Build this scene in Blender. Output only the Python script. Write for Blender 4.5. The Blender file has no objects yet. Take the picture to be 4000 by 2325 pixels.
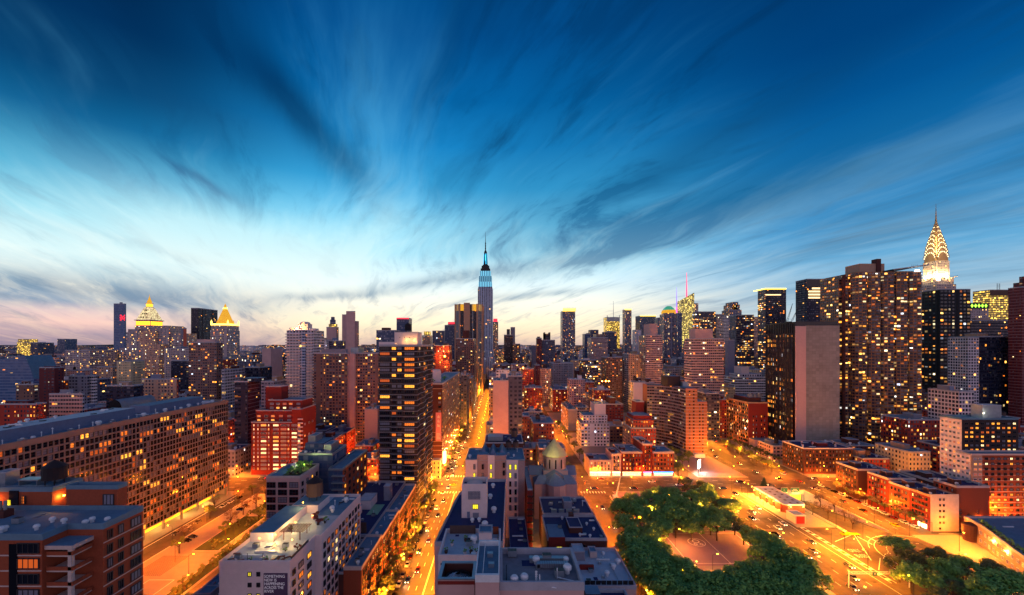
import bpy, math, random
from math import sin, cos, pi, radians, floor
random.seed(7)
S = bpy.context.scene
COL = S.collection
# ---------------------------------------------------------------- camera
H = 100.0            # eye height over the street
F = 1580.0           # focal length in pixels of the 4000 px wide photograph
cam = bpy.data.objects.new("camera", bpy.data.cameras.new("camera"))
COL.objects.link(cam); S.camera = cam
cam.location = (0, 0, H); cam.rotation_euler = (pi/2, 0, 0)
cam.data.sensor_width = 36; cam.data.lens = 36*F/4000
cam.data.shift_x = 42/4000; cam.data.shift_y = 186.5/4000
cam.data.clip_start = 1; cam.data.clip_end = 60000
S.view_settings.view_transform = 'Standard'; S.view_settings.look = 'None'
S.view_settings.gamma = 1; S.view_settings.exposure = 0.18
S.render.resolution_x = 1024; S.render.resolution_y = 595
S.cycles.use_denoising = True; S.cycles.use_adaptive_sampling = True
S.cycles.adaptive_threshold = 0.02; S.cycles.max_bounces = 4; S.cycles.diffuse_bounces = 2
S.cycles.glossy_bounces = 2; S.cycles.transmission_bounces = 2; S.cycles.volume_bounces = 0
S.cycles.caustics_reflective = False; S.cycles.caustics_refractive = False
S.cycles.sample_clamp_indirect = 3.0; S.cycles.use_light_tree = True

# ---------------------------------------------------------------- node mini language
class G:
    """a socket with arithmetic"""
    def __init__(s, t, k): s.t, s.k = t, k
    def m(s, op, *o, clamp=False):
        n = s.t.nodes.new('ShaderNodeMath'); n.operation = op; n.use_clamp = clamp
        for i, v in enumerate((s,)+o):
            if isinstance(v, G): s.t.links.new(v.k, n.inputs[i])
            else: n.inputs[i].default_value = v
        return G(s.t, n.outputs[0])
    def __add__(a, b): return a.m('ADD', b)
    __radd__ = __add__
    def __mul__(a, b): return a.m('MULTIPLY', b)
    __rmul__ = __mul__
    def __sub__(a, b): return a.m('SUBTRACT', b)
    def __rsub__(a, b): return (a*-1)+b
    def __truediv__(a, b): return a.m('DIVIDE', b)
    def lt(a, b): return a.m('LESS_THAN', b)
    def gt(a, b): return a.m('GREATER_THAN', b)
    def floor(a): return a.m('FLOOR')
    def fract(a): return a.m('FRACT')
    def abs(a): return a.m('ABSOLUTE')
    def pow(a, b): return a.m('POWER', b)
    def max(a, b): return a.m('MAXIMUM', b)
    def min(a, b): return a.m('MINIMUM', b)
    def sat(a): return a.m('ADD', 0.0, clamp=True)
    def sm(a, lo, hi):
        n = a.t.nodes.new('ShaderNodeMapRange'); n.interpolation_type = 'SMOOTHSTEP'
        a.t.links.new(a.k, n.inputs[0]); n.inputs[1].default_value = lo; n.inputs[2].default_value = hi
        return G(a.t, n.outputs[0])
def put(t, sock, v):
    if isinstance(v, G): t.links.new(v.k, sock)
    elif isinstance(v, (tuple, list)) and len(v) == 3 and sock.type == 'RGBA': sock.default_value = (*v, 1)
    else: sock.default_value = v
def xyz(t, x, y, z):
    n = t.nodes.new('ShaderNodeCombineXYZ')
    for i, v in enumerate((x, y, z)): put(t, n.inputs[i], v)
    return G(t, n.outputs[0])
def sep(v):
    n = v.t.nodes.new('ShaderNodeSeparateXYZ'); v.t.links.new(v.k, n.inputs[0])
    return [G(v.t, o) for o in n.outputs]
def noise(t, v, scale=1., detail=3., rough=.5, dist=0., out=0):
    n = t.nodes.new('ShaderNodeTexNoise')
    put(t, n.inputs['Vector'], v); n.inputs['Scale'].default_value = scale; n.inputs['Detail'].default_value = detail
    n.inputs['Roughness'].default_value = rough; n.inputs['Distortion'].default_value = dist
    return G(t, n.outputs[out])
def wnoise(t, v, color=False):
    n = t.nodes.new('ShaderNodeTexWhiteNoise'); put(t, n.inputs['Vector'], v)
    return G(t, n.outputs[1 if color else 0])
def mix(t, f, a, b, mode='MIX'):
    n = t.nodes.new('ShaderNodeMix'); n.data_type = 'RGBA'; n.blend_type = mode
    put(t, n.inputs[0], f); put(t, n.inputs[6], a); put(t, n.inputs[7], b)
    return G(t, n.outputs[2])
def ramp(t, f, stops, interp='LINEAR'):
    n = t.nodes.new('ShaderNodeValToRGB'); put(t, n.inputs[0], f); r = n.color_ramp; r.interpolation = interp
    while len(r.elements) < len(stops): r.elements.new(.5)
    for e, (p, c) in zip(r.elements, stops): e.position = p; e.color = (*c, 1)
    return G(t, n.outputs[0])
def lin(*c):
    """sRGB 0-255 to linear"""
    return tuple((v/255/12.92 if v/255 <= .04045 else ((v/255+.055)/1.055)**2.4) for v in c)

# ---------------------------------------------------------------- sky (dusk: the sun has just gone down behind the skyline)
W = bpy.data.worlds.new("World"); S.world = W; W.use_nodes = True
t = W.node_tree
for n in list(t.nodes): t.nodes.remove(n)
def sky():
    tc = t.nodes.new('ShaderNodeTexCoord'); d = G(t, tc.outputs['Generated'])
    x, y, z = sep(d)
    zc = z.max(0.0)
    az = x.m('ARCTAN2', y)*(180/pi)                    # 0 = down the street, + to the right
    hyp = (x*x+y*y).m('SQRT')
    el = z.m('ARCTAN2', hyp)*(180/pi)
    # clear-sky colour by elevation, three azimuth families
    e = (el/50).sat()
    left = ramp(t, e, [(0, lin(136,124,146)), (.025, lin(186,160,168)), (.045, lin(242,200,188)), (.066, lin(222,196,194)), (.085, lin(150,166,186)), (.13, lin(170,194,206)),
                       (.18, lin(206,238,242)), (.25, lin(138,216,236)), (.33, lin(62,168,206)), (.43, lin(8,96,146)), (.5, lin(2,58,104)), (.58, lin(1,34,72)), (1, lin(1,20,48))])
    mid = ramp(t, e, [(0, lin(204,176,166)), (.03, lin(246,220,186)), (.06, lin(255,242,206)), (.11, lin(255,250,230)), (.17, lin(226,246,250)),
                      (.25, lin(160,224,246)), (.33, lin(104,196,234)), (.42, lin(54,160,214)), (.52, lin(22,126,190)), (.62, lin(5,98,162)), (.74, lin(2,76,138)), (1, lin(1,48,98))])
    right = ramp(t, e, [(0, lin(160,168,184)), (.06, lin(178,198,210)), (.12, lin(140,180,206)), (.19, lin(98,164,206)), (.27, lin(56,142,198)),
                        (.40, lin(10,104,168)), (.5, lin(1,80,142)), (.6, lin(0,64,122)), (1, lin(0,38,84))])
    c = mix(t, az.sm(-46, -20), left, mid)
    c = mix(t, az.sm(8, 40), c, right)
    # behind the camera: the lavender dusk that lights the east fronts
    back = mix(t, 1.0, ramp(t, e, [(0, lin(196,164,170)), (.3, lin(200,178,184)), (.7, lin(124,136,166)), (1, lin(40,84,135))]), (1.15, 1.1, 1.18), 'MULTIPLY')
    c = mix(t, az.abs().sm(75, 120), c, back)
    # cloud sheet: streaks that run towards the place where the sun went down (azimuth -27)
    zz = zc+0.17
    a0 = radians(-25)
    px, py = x/zz, y/zz
    along = px*sin(a0)+py*cos(a0); across = px*cos(a0)-py*sin(a0)
    warp = noise(t, xyz(t, along*.5, across*.8, 3.3), 1.0, 3, .5)-.5
    ac = across+warp*.75
    big = noise(t, xyz(t, along*.22, ac*.9, 0.35), 1.0, 4, .52)
    med = noise(t, xyz(t, along*.55, ac*2.6, 7.7), 1.0, 6, .6, .3)
    fine = noise(t, xyz(t, along*1.7, ac*6.5, 2.2), 1.0, 7, .62, .5)
    hi = el.sm(4, 16)
    wv = (med-.5)*7+(fine-.5)*3          # ragged edges for the broad bands
    def blob(A, E, sa, se, rot=0.):
        r = radians(rot); u, v = az-A+wv*.8, el-E+wv*.32
        p = (u*cos(r)+v*sin(r))/sa; q = (v*cos(r)-u*sin(r))/se
        return ((p*p+q*q)*-1).m('EXPONENT')
    band = blob(-27, 27, 9.5, 2.5, -37)*1.0 + blob(-42, 26, 12, 2.6, -14)*.5 + blob(-36.4, 18.2, 3.6, .5, -22)*.8 + blob(-46,31,13,3,-8)*.6 + blob(-19.5,22.5,3,2.2,-60)*.35
    band2 = blob(30, 16.5, 21, 2.8, 7)*.9+blob(20,21,12,1.3,14)*.4+blob(46,13,10,1.5,4)*.5 + blob(-8, 9.2, 12, .8, 10)*.75 + blob(14, 12, 10, 1.1, 9)*.7 + blob(-45, 5.6, 12, 1.0, -2)*.9 + blob(-22,6.4,8,.55,5)*.6 + blob(40,10.5,14,.9,5)*.4 + blob(-38,9.6,9,.5,-8)*.45 + blob(30,25,18,1.6,14)*.3 + blob(4,7,9,.5,4)*.5
    lo = el.sm(20, 9)
    dark = (big.sm(.50, .74)*.42*hi + med.sm(.50, .68)*.42 + fine.sm(.5,.66)*.34 + band + band2).sat()
    dc = ramp(t, e, [(0, lin(150,132,150)), (.06, lin(120,135,160)), (.15, lin(100,140,168)), (.35, lin(24,98,146)), (.6, lin(2,48,92)), (1, lin(1,24,52))])
    c = mix(t, dark*.88, c, dc)
    br = (noise(t, xyz(t, along*.45, ac*2.0, 11.1), 1.0, 6, .6, .3).sm(.48, .72)*.5 + fine.sm(.52,.36)*.3*lo
          + blob(-37, 12.5, 12, 3.5, -6)*.55 + blob(-11, 16, 12, 3.0, 3)*.4 + blob(-22,13,8,4,-5)*.4 + blob(-36,15,12,3,-12)*.3 + blob(-33,10.5,16,3.2,-3)*.7 + blob(0,10,12,2,3)*.3).sat()
    bc = ramp(t, e, [(0, lin(235,190,170)), (.08, lin(255,236,205)), (.16, lin(236,246,240)), (.3, lin(190,236,245)), (.5, lin(90,180,225)), (.8, lin(20,110,170)), (1, lin(10,80,140))])
    c = mix(t, br*.8*(1-az.sm(14,38)*.72), c, bc)
    # below the horizon: dim
    c = mix(t, el.sm(-.5, -6), c, lin(40,34,44))
    lp = t.nodes.new('ShaderNodeBackground'); put(t, lp.inputs[0], c); lp.inputs[1].default_value = 1.0
    o = t.nodes.new('ShaderNodeOutputWorld'); t.links.new(lp.outputs[0], o.inputs[0])
    W.cycles.sampling_method = 'MANUAL'; W.cycles.sample_map_resolution = 1024
sky()
# ---------------------------------------------------------------- materials
def mat(name):
    m = bpy.data.materials.new(name); m.use_nodes = True; t = m.node_tree
    b = t.nodes['Principled BSDF']; b.inputs['Roughness'].default_value = .8
    return m, t, b
M = {}
def plain(name, col, rough=.8, metal=0., var=.25, scale=.6, emit=0., ecol=None, bump=0.):
    m, t, b = mat(name)
    if var:
        tc = t.nodes.new('ShaderNodeTexCoord'); o = G(t, tc.outputs['Object'])
        n = noise(t, o, scale, 5, .6); n2 = noise(t, o, scale*7, 3, .6)
        f = (n-.5)*(var*2)+(n2-.5)*var+1.0
        c = mix(t, 1.0, col, xyz(t, f, f, f), 'MULTIPLY'); put(t, b.inputs['Base Color'], c)
    else: put(t, b.inputs['Base Color'], col)
    b.inputs['Roughness'].default_value = rough; b.inputs['Metallic'].default_value = metal
    if emit: put(t, b.inputs['Emission Color'], ecol or col); b.inputs['Emission Strength'].default_value = emit
    M[name] = m; return m
SEEDS = [0]
def facade(name, wall, ww=.5, wh=.5, lit=.2, run=0, warm=.5, power=1.7, glass=lin(38,44,66), blind=.35, band=None, bandw=.0, fade=.0, pier=None, pierw=.0, tint=None):
    """a wall whose windows sit one per unit cell of the UV map"""
    m, t, b = mat(name)
    tc = t.nodes.new('ShaderNodeUVMap'); tc.uv_map = 'cells'; u, v, _ = sep(G(t, tc.outputs[0]))
    oi = t.nodes.new('ShaderNodeObjectInfo'); rnd = G(t, oi.outputs['Random'])*97+SEEDS[0]; SEEDS[0] += 3.7
    cu, cv = u.floor(), v.floor(); fu, fv = u.fract(), v.fract()
    cr = sep(wnoise(t, xyz(t, cu, 7.7, rnd), True))
    k_ = .5 if 0 < ww < .62 else 0.
    win = (fu-.5).abs().lt(cr[0]*(k_*ww)+(ww/2-k_*ww*.42))*(fv-.48).abs().lt(wh/2)
    if k_: win = win*cr[1].gt(.07)
    r = wnoise(t, xyz(t, cu, cv, rnd))
    if run:
        r = r*.45+wnoise(t, xyz(t, (u/run).floor(), cv, rnd+5))*.55
    rs = sep(wnoise(t, xyz(t, cu+3, cv+9, rnd+1), True))
    isl = r.lt(lit if lit > .6 else lit*.85)*((fv-.48)/wh+.5).lt(rs[0]*1.1+.45) if wh else r.lt(-1.)
    tex = G(t, t.nodes.new('ShaderNodeTexCoord').outputs['Object'])
    n = noise(t, tex, .12, 4, .6); n2 = noise(t, tex, 1.3, 3, .6)
    f = (n-.5)*.5+(n2-.5)*.3+1.0
    wc = mix(t, 1.0, wall, xyz(t, f, f, f), 'MULTIPLY')
    if band: wc = mix(t, (fv-bandw).lt(0), wc, band)
    if pier: wc = mix(t, (fu-.5).abs().gt(.5-pierw), wc, pier)
    gl = mix(t, rs[0].sm(.55, .95)*blind, glass, lin(170,170,185))
    put(t, b.inputs['Base Color'], mix(t, win, wc, gl))
    put(t, b.inputs['Roughness'], (1-win)*.65+.18)
    ec = ramp(t, rs[1], [(0, lin(255,120,25)), (warm, lin(255,165,60)), (.8, lin(255,205,110)), (.9, lin(255,238,190)), (1, lin(210,225,255))]) if not tint else tint
    put(t, b.inputs['Emission Color'], ec)
    det = wnoise(t, xyz(t, (u*7).floor(), (v*5).floor(), rnd))*.9+.55     # what is inside the rooms is uneven
    put(t, b.inputs['Emission Strength'], win*isl*(rs[2]*rs[2]*rs[2]*2.3+.16)*power*det)
    M[name] = m; return m
# plain surfaces
def asphalt():
    m, t, b = mat('asphalt'); o = G(t, t.nodes.new('ShaderNodeTexCoord').outputs['Object']); x, y, z = sep(o)
    pch = wnoise(t, xyz(t, (x/3.1+noise(t, o, .2, 1)*.4).floor(), (y/13).floor(), 0.)); pm = wnoise(t, xyz(t, (x/5.3).floor(), (y/7.1).floor(), 4.))
    n = noise(t, o, .12, 5, .65); n2 = noise(t, o, 1.4, 4, .65); seam = ((x/3.1).fract().lt(.04)+(y/13).fract().lt(.012)).min(1.)
    man = ((x/9).fract()-.5)*9; mn = ((y/11).fract()-.5)*11; hole = (man*man+mn*mn).lt(.3)
    f_ = (n-.5)*1.3+(n2-.5)*.35+pch*.22+pm.gt(.86)*-.3+.92-seam*.22-hole*.35
    put(t, b.inputs['Base Color'], mix(t, 1., lin(86,78,70), xyz(t, f_, f_, f_), 'MULTIPLY')); b.inputs['Roughness'].default_value = .85; b.inputs['Specular IOR Level'].default_value = .2; M['asphalt'] = m
asphalt(); plain('sidewalk', lin(140,134,128), .85, var=.2)
plain('paving', lin(150,138,128), .8, var=.25, scale=.2); plain('court', lin(132,112,128), .8, var=.2, scale=.2)
plain('earth', lin(60,54,46), .95); plain('paint', lin(235,232,222), .6, var=.12); plain('lawn', lin(52,66,30), .95, var=.5, scale=.8)
plain('roof', lin(90,124,150), .8, var=.35, scale=.3); plain('roof_dark', lin(28,38,92), .8, var=.35, scale=.3)
plain('roof_pale', lin(176,184,196), .75, var=.3, scale=.3); plain('parapet', lin(165,165,178), .8)
plain('metal', lin(150,160,172), .4, .6); plain('dark_metal', lin(38,38,44), .5, .3); plain('white_metal', lin(215,218,225), .5)
plain('tank_wood', lin(86,66,62), .9); plain('tank_dark', lin(34,26,34), .9); plain('steel_rust', lin(96,60,48), .8)
plain('brick', lin(146,68,42), .9, var=.3, scale=2.); plain('brick_dark', lin(84,44,40), .9, scale=2.); plain('brick_red', lin(126,34,28), .9, scale=1.5)
plain('stone', lin(196,176,172), .85); plain('stone_pink', lin(198,160,158), .85, var=.12); plain('white_wall', lin(226,204,204), .8, var=.14)
plain('concrete', lin(138,122,116), .85, var=.16, scale=.25); plain('tan', lin(176,140,118), .85); plain('grey_wall', lin(130,130,146), .85)
plain('black_glass', lin(14,16,28), .15, var=0); plain('dark_brick', lin(46,32,36), .8, scale=1.5); plain('tooth', lin(178,172,182), .7)
plain('blue_wall', lin(110,120,150), .8); plain('green_copper', lin(120,170,140), .6); plain('gold_tile', lin(240,170,50), .4, .2)
plain('zinc', lin(150,150,112), .55, .3, var=.2); plain('red_wood', lin(110,44,34), .8); plain('planter', lin(90,60,44), .9)
plain('frame_dark', lin(44,42,50), .6, var=0); plain('frame_pale', lin(205,200,206), .6, var=0)
plain('pane_dark', lin(18,22,38), .12, var=0); plain('pane_blind', lin(118,120,140), .5, var=0)
plain('pane_dim', lin(90,40,20), .4, var=0, emit=.5, ecol=lin(255,110,40))
def pane(name, c1, c2, p):
    m, t, b = mat(name); o = G(t, t.nodes.new('ShaderNodeTexCoord').outputs['Object'])
    n = noise(t, o, 1.6, 4, .7)
    put(t, b.inputs['Emission Color'], mix(t, n.sm(.3, .7), c1, c2)); put(t, b.inputs['Emission Strength'], (n*1.2+.4)*p)
    put(t, b.inputs['Base Color'], lin(120,80,40)); M[name] = m
pane('pane_lit', lin(255,120,20), lin(255,190,70), 1.7); pane('pane_warm', lin(255,90,20), lin(255,150,50), .9); pane('pane_pale', lin(255,190,90), lin(255,240,190), 1.9)
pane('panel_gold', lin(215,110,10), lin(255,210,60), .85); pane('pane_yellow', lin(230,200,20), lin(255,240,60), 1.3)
for nm, c, p in (('lamp_sodium', lin(255,170,50), 30), ('lamp_white', lin(255,240,200), 30), ('lamp_red', lin(255,20,20), 14), ('lamp_green', lin(40,255,120), 10),
                 ('headlight', lin(255,236,196), 14), ('taillight', lin(255,16,8), 12), ('glow_gold', lin(255,190,50), 1.6), ('glow_cyan', lin(60,200,250), 1.5),
                 ('shop_white', lin(255,236,180), 3), ('shop_pink', lin(255,110,190), 3), ('shop_blue', lin(60,150,255), 3), ('sign_red', lin(255,40,60), 1.7),
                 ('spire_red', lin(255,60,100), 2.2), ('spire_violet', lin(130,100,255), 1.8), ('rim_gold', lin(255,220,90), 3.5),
                 ('billboard_white', lin(255,240,205), 9), ('sign_green_lit', lin(160,255,60), 2.5)):
    plain(nm, c, .5, var=0, emit=p)
# facades: name -> (bay width, floor height)
ST = {}
def st(k, bw, fh, *a, **k2): facade(k, *a, **k2); ST[k] = (bw, fh)
st('f_brown', 3.2, 3.0, lin(118,86,80), .5, .48, .20); st('f_brown2', 2.6, 3.0, lin(134,98,92), .55, .5, .24)
st('f_red', 3.0, 3.0, lin(150,52,44), .5, .5, .24); st('f_maroon', 3.4, 3.1, lin(98,34,42), .4, .42, .10)
st('f_tan', 3.0, 3.1, lin(178,146,130), .42, .52, .24); st('f_pink', 3.0, 3.0, lin(190,148,146), .5, .5, .22)
st('f_grey', 3.0, 3.2, lin(128,128,146), .5, .5, .18, run=2); st('f_white', 3.0, 3.1, lin(206,200,214), .5, .5, .2)
st('f_dark', 3.2, 3.2, lin(52,44,54), .6, .5, .2, run=2); st('f_slate', 3.0, 3.3, lin(78,80,104), .6, .5, .22, run=2)
st('f_glass', 2.4, 3.6, lin(60,76,110), .86, .66, .10, run=3, glass=lin(50,74,112), blind=.5); st('f_glassdark', 2.0, 3.7, lin(20,26,50), .84, .6, .16, run=4, glass=lin(16,26,52), blind=.15)
st('f_blank_pink', 6, 4, lin(196,160,160), 0, 0, 0)
st('f_band', 3.0, 3.1, lin(150,140,156), 1.0, .5, .16, run=2, glass=lin(40,44,60)); st('f_bandwhite', 2.4, 3.2, lin(214,210,220), .92, .52, .15, run=2)
st('f_pier', 2.4, 3.4, lin(150,128,124), .46, .78, .2); st('f_piergrey', 2.2, 3.4, lin(118,118,142), .5, .8, .16)
st('f_office', 2.8, 3.6, lin(70,66,84), .8, .5, .48, run=5, warm=.35, power=2.0); st('f_bright', 2.4, 3.8, lin(150,130,90), .86, .6, .92, run=4, warm=.2, power=1.5, tint=lin(255,205,80))
st('f_crystal', 2.6, 3.9, lin(150,150,120), .9, .62, .93, run=6, power=1.1, tint=lin(255,222,110))
st('f_stone', 2.6, 3.5, lin(176,160,164), .42, .55, .27, warm=.2, power=2.2); st('f_stonepink', 2.8, 3.3, lin(206,160,140), .42, .5, .34, warm=.3)
st('f_navy', 2.8, 3.3, lin(30,34,62), .6, .46, .24, run=2, glass=lin(20,24,44)); st('f_greenblack', 5.2, 4.6, lin(10,16,26), .50, .52, .50, run=3, glass=lin(40,58,66), blind=.25, warm=.6, power=1.5, pier=lin(40,50,66), pierw=.05)
st('f_brownpier', 2.7, 3.0, lin(124,84,60), .8, .56, .36, run=2, pier=lin(146,102,78), pierw=.07, band=lin(120,84,62), bandw=.14, warm=.3, power=2.0)
st('f_bandred', 2.6, 3.1, lin(98,24,32), .3, .28, .06, band=lin(160,120,130), bandw=.12); st('f_bluebands', 3.2, 3.6, lin(96,120,160), .96, .62, .12, run=4, glass=lin(58,92,140), blind=.2)
st('f_whitegrid', 2.6, 3.2, lin(206,198,210), .72, .66, .18, run=2); st('f_tenement', 2.6, 3.3, lin(150,70,52), .42, .5, .25); st('f_cream', 2.8, 3.3, lin(206,184,150), .36, .5, .18)
st('f_tenred', 2.4, 3.3, lin(150,48,36), .45, .52, .3); st('f_pinkbar', 2.2, 3.1, lin(196,160,158), .84, .45, .25, run=3, warm=.3); st('f_esb', 5.2, 3.7, lin(172,188,216), .42, .8, .16, run=4, warm=.35, power=2.0)
st('f_balcony', 4.0, 3.0, lin(150,170,205), .86, .62, .18, run=2, glass=lin(44,66,104), band=lin(206,216,236), bandw=.2)
st('f_louver', 1.6, 12, lin(112,90,70), .4, .96, 0); st('f_ribs', 1.4, 40, lin(22,26,52), .5, 1., 0, glass=lin(14,18,40))
st('f_street', 2.6, 3.3, lin(176,128,104), .45, .55, .5, warm=.2, power=2.2)
st('f_curved', 2.3, 3.0, lin(150,118,112), .9, .5, .2, run=3, glass=lin(46,42,52), band=lin(196,180,186), bandw=.16)

# ---------------------------------------------------------------- meshes
class MB:
    def __init__(s, *mats): s.v, s.f, s.mi, s.uv, s.mats = [], [], [], [], list(mats)
    def face(s, pts, m=0, uv=None):
        i = len(s.v); s.v += [tuple(p) for p in pts]; s.f.append(tuple(range(i, i+len(pts)))); s.mi.append(m)
        s.uv += uv or [(0, 0)]*len(pts); return s
    def wallq(s, a, b, z0, z1, m=0, cell=None):
        """upright quad from plan point a to b (outside on the right hand when walking a to b)"""
        w = math.hypot(b[0]-a[0], b[1]-a[1]); bw, fh = cell or (3, 3)
        n, k = max(1, round(w/bw)), max(1, round((z1-z0)/fh))
        return s.face([(a[0],a[1],z0), (b[0],b[1],z0), (b[0],b[1],z1), (a[0],a[1],z1)], m, [(0,0), (n,0), (n,k), (0,k)])
    def box(s, x0, x1, y0, y1, z0, z1, m=0, top=None, cell=None, bottom=False):
        top = m if top is None else top
        P = [(x0,y0), (x1,y0), (x1,y1), (x0,y1)]
        for i in range(4): s.wallq(P[i], P[(i+1)%4], z0, z1, m, cell)
        s.face([(x0,y0,z1), (x1,y0,z1), (x1,y1,z1), (x0,y1,z1)], top)
        if bottom: s.face([(x0,y1,z0), (x1,y1,z0), (x1,y0,z0), (x0,y0,z0)], m)
        return s
    def prism(s, P, z0, z1, m=0, top=None, cell=None, P2=None):
        """P counter-clockwise plan polygon; P2 the top outline if it differs"""
        top = m if top is None else top; Q = P2 or P; n = len(P)
        bw, fh = cell or (3, 3); k = max(1, round((z1-z0)/fh)); u = 0
        for i in range(n):
            a, b, c, d = P[i], P[(i+1)%n], Q[(i+1)%n], Q[i]
            w = max(1, round(math.hypot(b[0]-a[0], b[1]-a[1])/bw)) if n < 12 else max(1, math.hypot(b[0]-a[0], b[1]-a[1])/bw)
            s.face([(*a,z0), (*b,z0), (*c,z1), (*d,z1)], m, [(u,0), (u+w,0), (u+w,k), (u,k)]); u += w
        s.face([(*q,z1) for q in Q], top); return s
    def lathe(s, cx, cy, prof, n=16, m=0, ph=0., sq=0):
        for (r0,z0), (r1,z1) in zip(prof, prof[1:]):
            for i in range(n):
                a, b = ph+2*pi*i/n, ph+2*pi*(i+1)/n
                q = [(cx+r0*cos(a), cy+r0*sin(a), z0), (cx+r0*cos(b), cy+r0*sin(b), z0), (cx+r1*cos(b), cy+r1*sin(b), z1), (cx+r1*cos(a), cy+r1*sin(a), z1)]
                if r1 < 1e-3: q = q[:3]
                elif r0 < 1e-3: q = [q[0], q[2], q[3]]
                k = abs(z1-z0)/3.
                s.face(q, m, [(i*2,0), (i*2+2,0), (i*2+2,k), (i*2,k)][:len(q)])
        return s
    def tube(s, a, b, r0, r1=None, n=6, m=0):
        r1 = r0 if r1 is None else r1
        d = [b[i]-a[i] for i in range(3)]; L = math.sqrt(sum(k*k for k in d)) or 1; d = [k/L for k in d]
        h = (0,0,1) if abs(d[2]) < .9 else (1,0,0)
        u = (d[1]*h[2]-d[2]*h[1], d[2]*h[0]-d[0]*h[2], d[0]*h[1]-d[1]*h[0]); L = math.sqrt(sum(k*k for k in u)); u = [k/L for k in u]
        w = (d[1]*u[2]-d[2]*u[1], d[2]*u[0]-d[0]*u[2], d[0]*u[1]-d[1]*u[0])
        R = lambda c, r, t_: tuple(c[i]+r*(u[i]*cos(t_)+w[i]*sin(t_)) for i in range(3))
        for i in range(n):
            t0, t1 = 2*pi*i/n, 2*pi*(i+1)/n
            s.face([R(a,r0,t0), R(b,r1,t0), R(b,r1,t1), R(a,r0,t1)], m)
        s.face([R(b,r1,-2*pi*i/n) for i in range(n)], m); return s
    def parapet(s, x0, x1, y0, y1, z, h=1.0, w=.4, m=0):
        s.box(x0, x1, y0, y0+w, z, z+h, m); s.box(x0, x1, y1-w, y1, z, z+h, m)
        s.box(x0, x0+w, y0+w, y1-w, z, z+h, m); s.box(x1-w, x1, y0+w, y1-w, z, z+h, m); return s
    def mesh(s, name):
        me = bpy.data.meshes.new(name); me.from_pydata(s.v, [], s.f)
        for m in s.mats: me.materials.append(M[m] if isinstance(m, str) else m)
        me.polygons.foreach_set('material_index', s.mi)
        uv = me.uv_layers.new(name='cells'); uv.data.foreach_set('uv', [c for p in s.uv for c in p])
        me.update(); return me
    def obj(s, name, parent=None, loc=None, rot=0):
        return link(name, s.mesh(name), parent, loc, rot)
def link(name, me, parent=None, loc=None, rot=0):
    o = bpy.data.objects.new(name, me); COL.objects.link(o)
    if parent: o.parent = parent
    if loc: o.location = loc
    if rot: o.rotation_euler = (0, 0, rot)
    return o
def tag(o, label=None, cat=None, group=None, kind=None):
    for k, v in (('label', label), ('category', cat), ('group', group), ('kind', kind)):
        if v: o[k] = v
    return o
def root(name, label, cat, loc=(0,0,0), group=None):
    o = link(name, None); o.location = loc; return tag(o, label, cat, group)
def copy_tree(o, parent=None):
    c = o.copy(); COL.objects.link(c); c.parent = parent
    for ch in list(KIDS(o)): copy_tree(ch, c)
    return c
def KIDS(o): return o.children
def child(o, name, mb, mat4=None):
    """part whose mesh was built in world coordinates, below an Empty at loc"""
    c = mb.obj(name, o); c.location = (-o.location.x, -o.location.y, -o.location.z); return c
# pixel helpers (photo pixels -> metres, at a stated distance)
def PX(px, Y): return (px-1958.)*Y/F
def PZ(py, Y): return H+(1349.-py)*Y/F
def YB(py, z=0): return (H-z)*F/(py-1349.)
def proj(x, y, z): return 1958+F*x/y, 1349+F*(H-z)/y

# ---------------------------------------------------------------- real windows for the near fronts
WM = {}
def win_mesh(w, h, pane_m, cols=2, rows=1, frame='frame_dark', fr=.14, dep=.22):
    key = (round(w,2), round(h,2), pane_m, cols, rows, frame)
    if key in WM: return WM[key]
    b = MB(frame, pane_m)
    b.box(-w/2, -w/2+fr, -dep, 0, 0, h); b.box(w/2-fr, w/2, -dep, 0, 0, h); b.box(-w/2+fr, w/2-fr, -dep, 0, 0, fr, bottom=True); b.box(-w/2+fr, w/2-fr, -dep, 0, h-fr, h, bottom=True)
    for i in range(1, cols): x = -w/2+w*i/cols; b.box(x-fr*.35, x+fr*.35, -dep*.7, 0, fr, h-fr)
    for i in range(1, rows): z = h*i/rows; b.box(-w/2+fr, w/2-fr, -dep*.6, 0, z-fr*.3, z+fr*.3, bottom=True)
    b.face([(-w/2+fr, -.06, fr), (w/2-fr, -.06, fr), (w/2-fr, -.06, h-fr), (-w/2+fr, -.06, h-fr)], 1)
    WM[key] = b; return b
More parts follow.
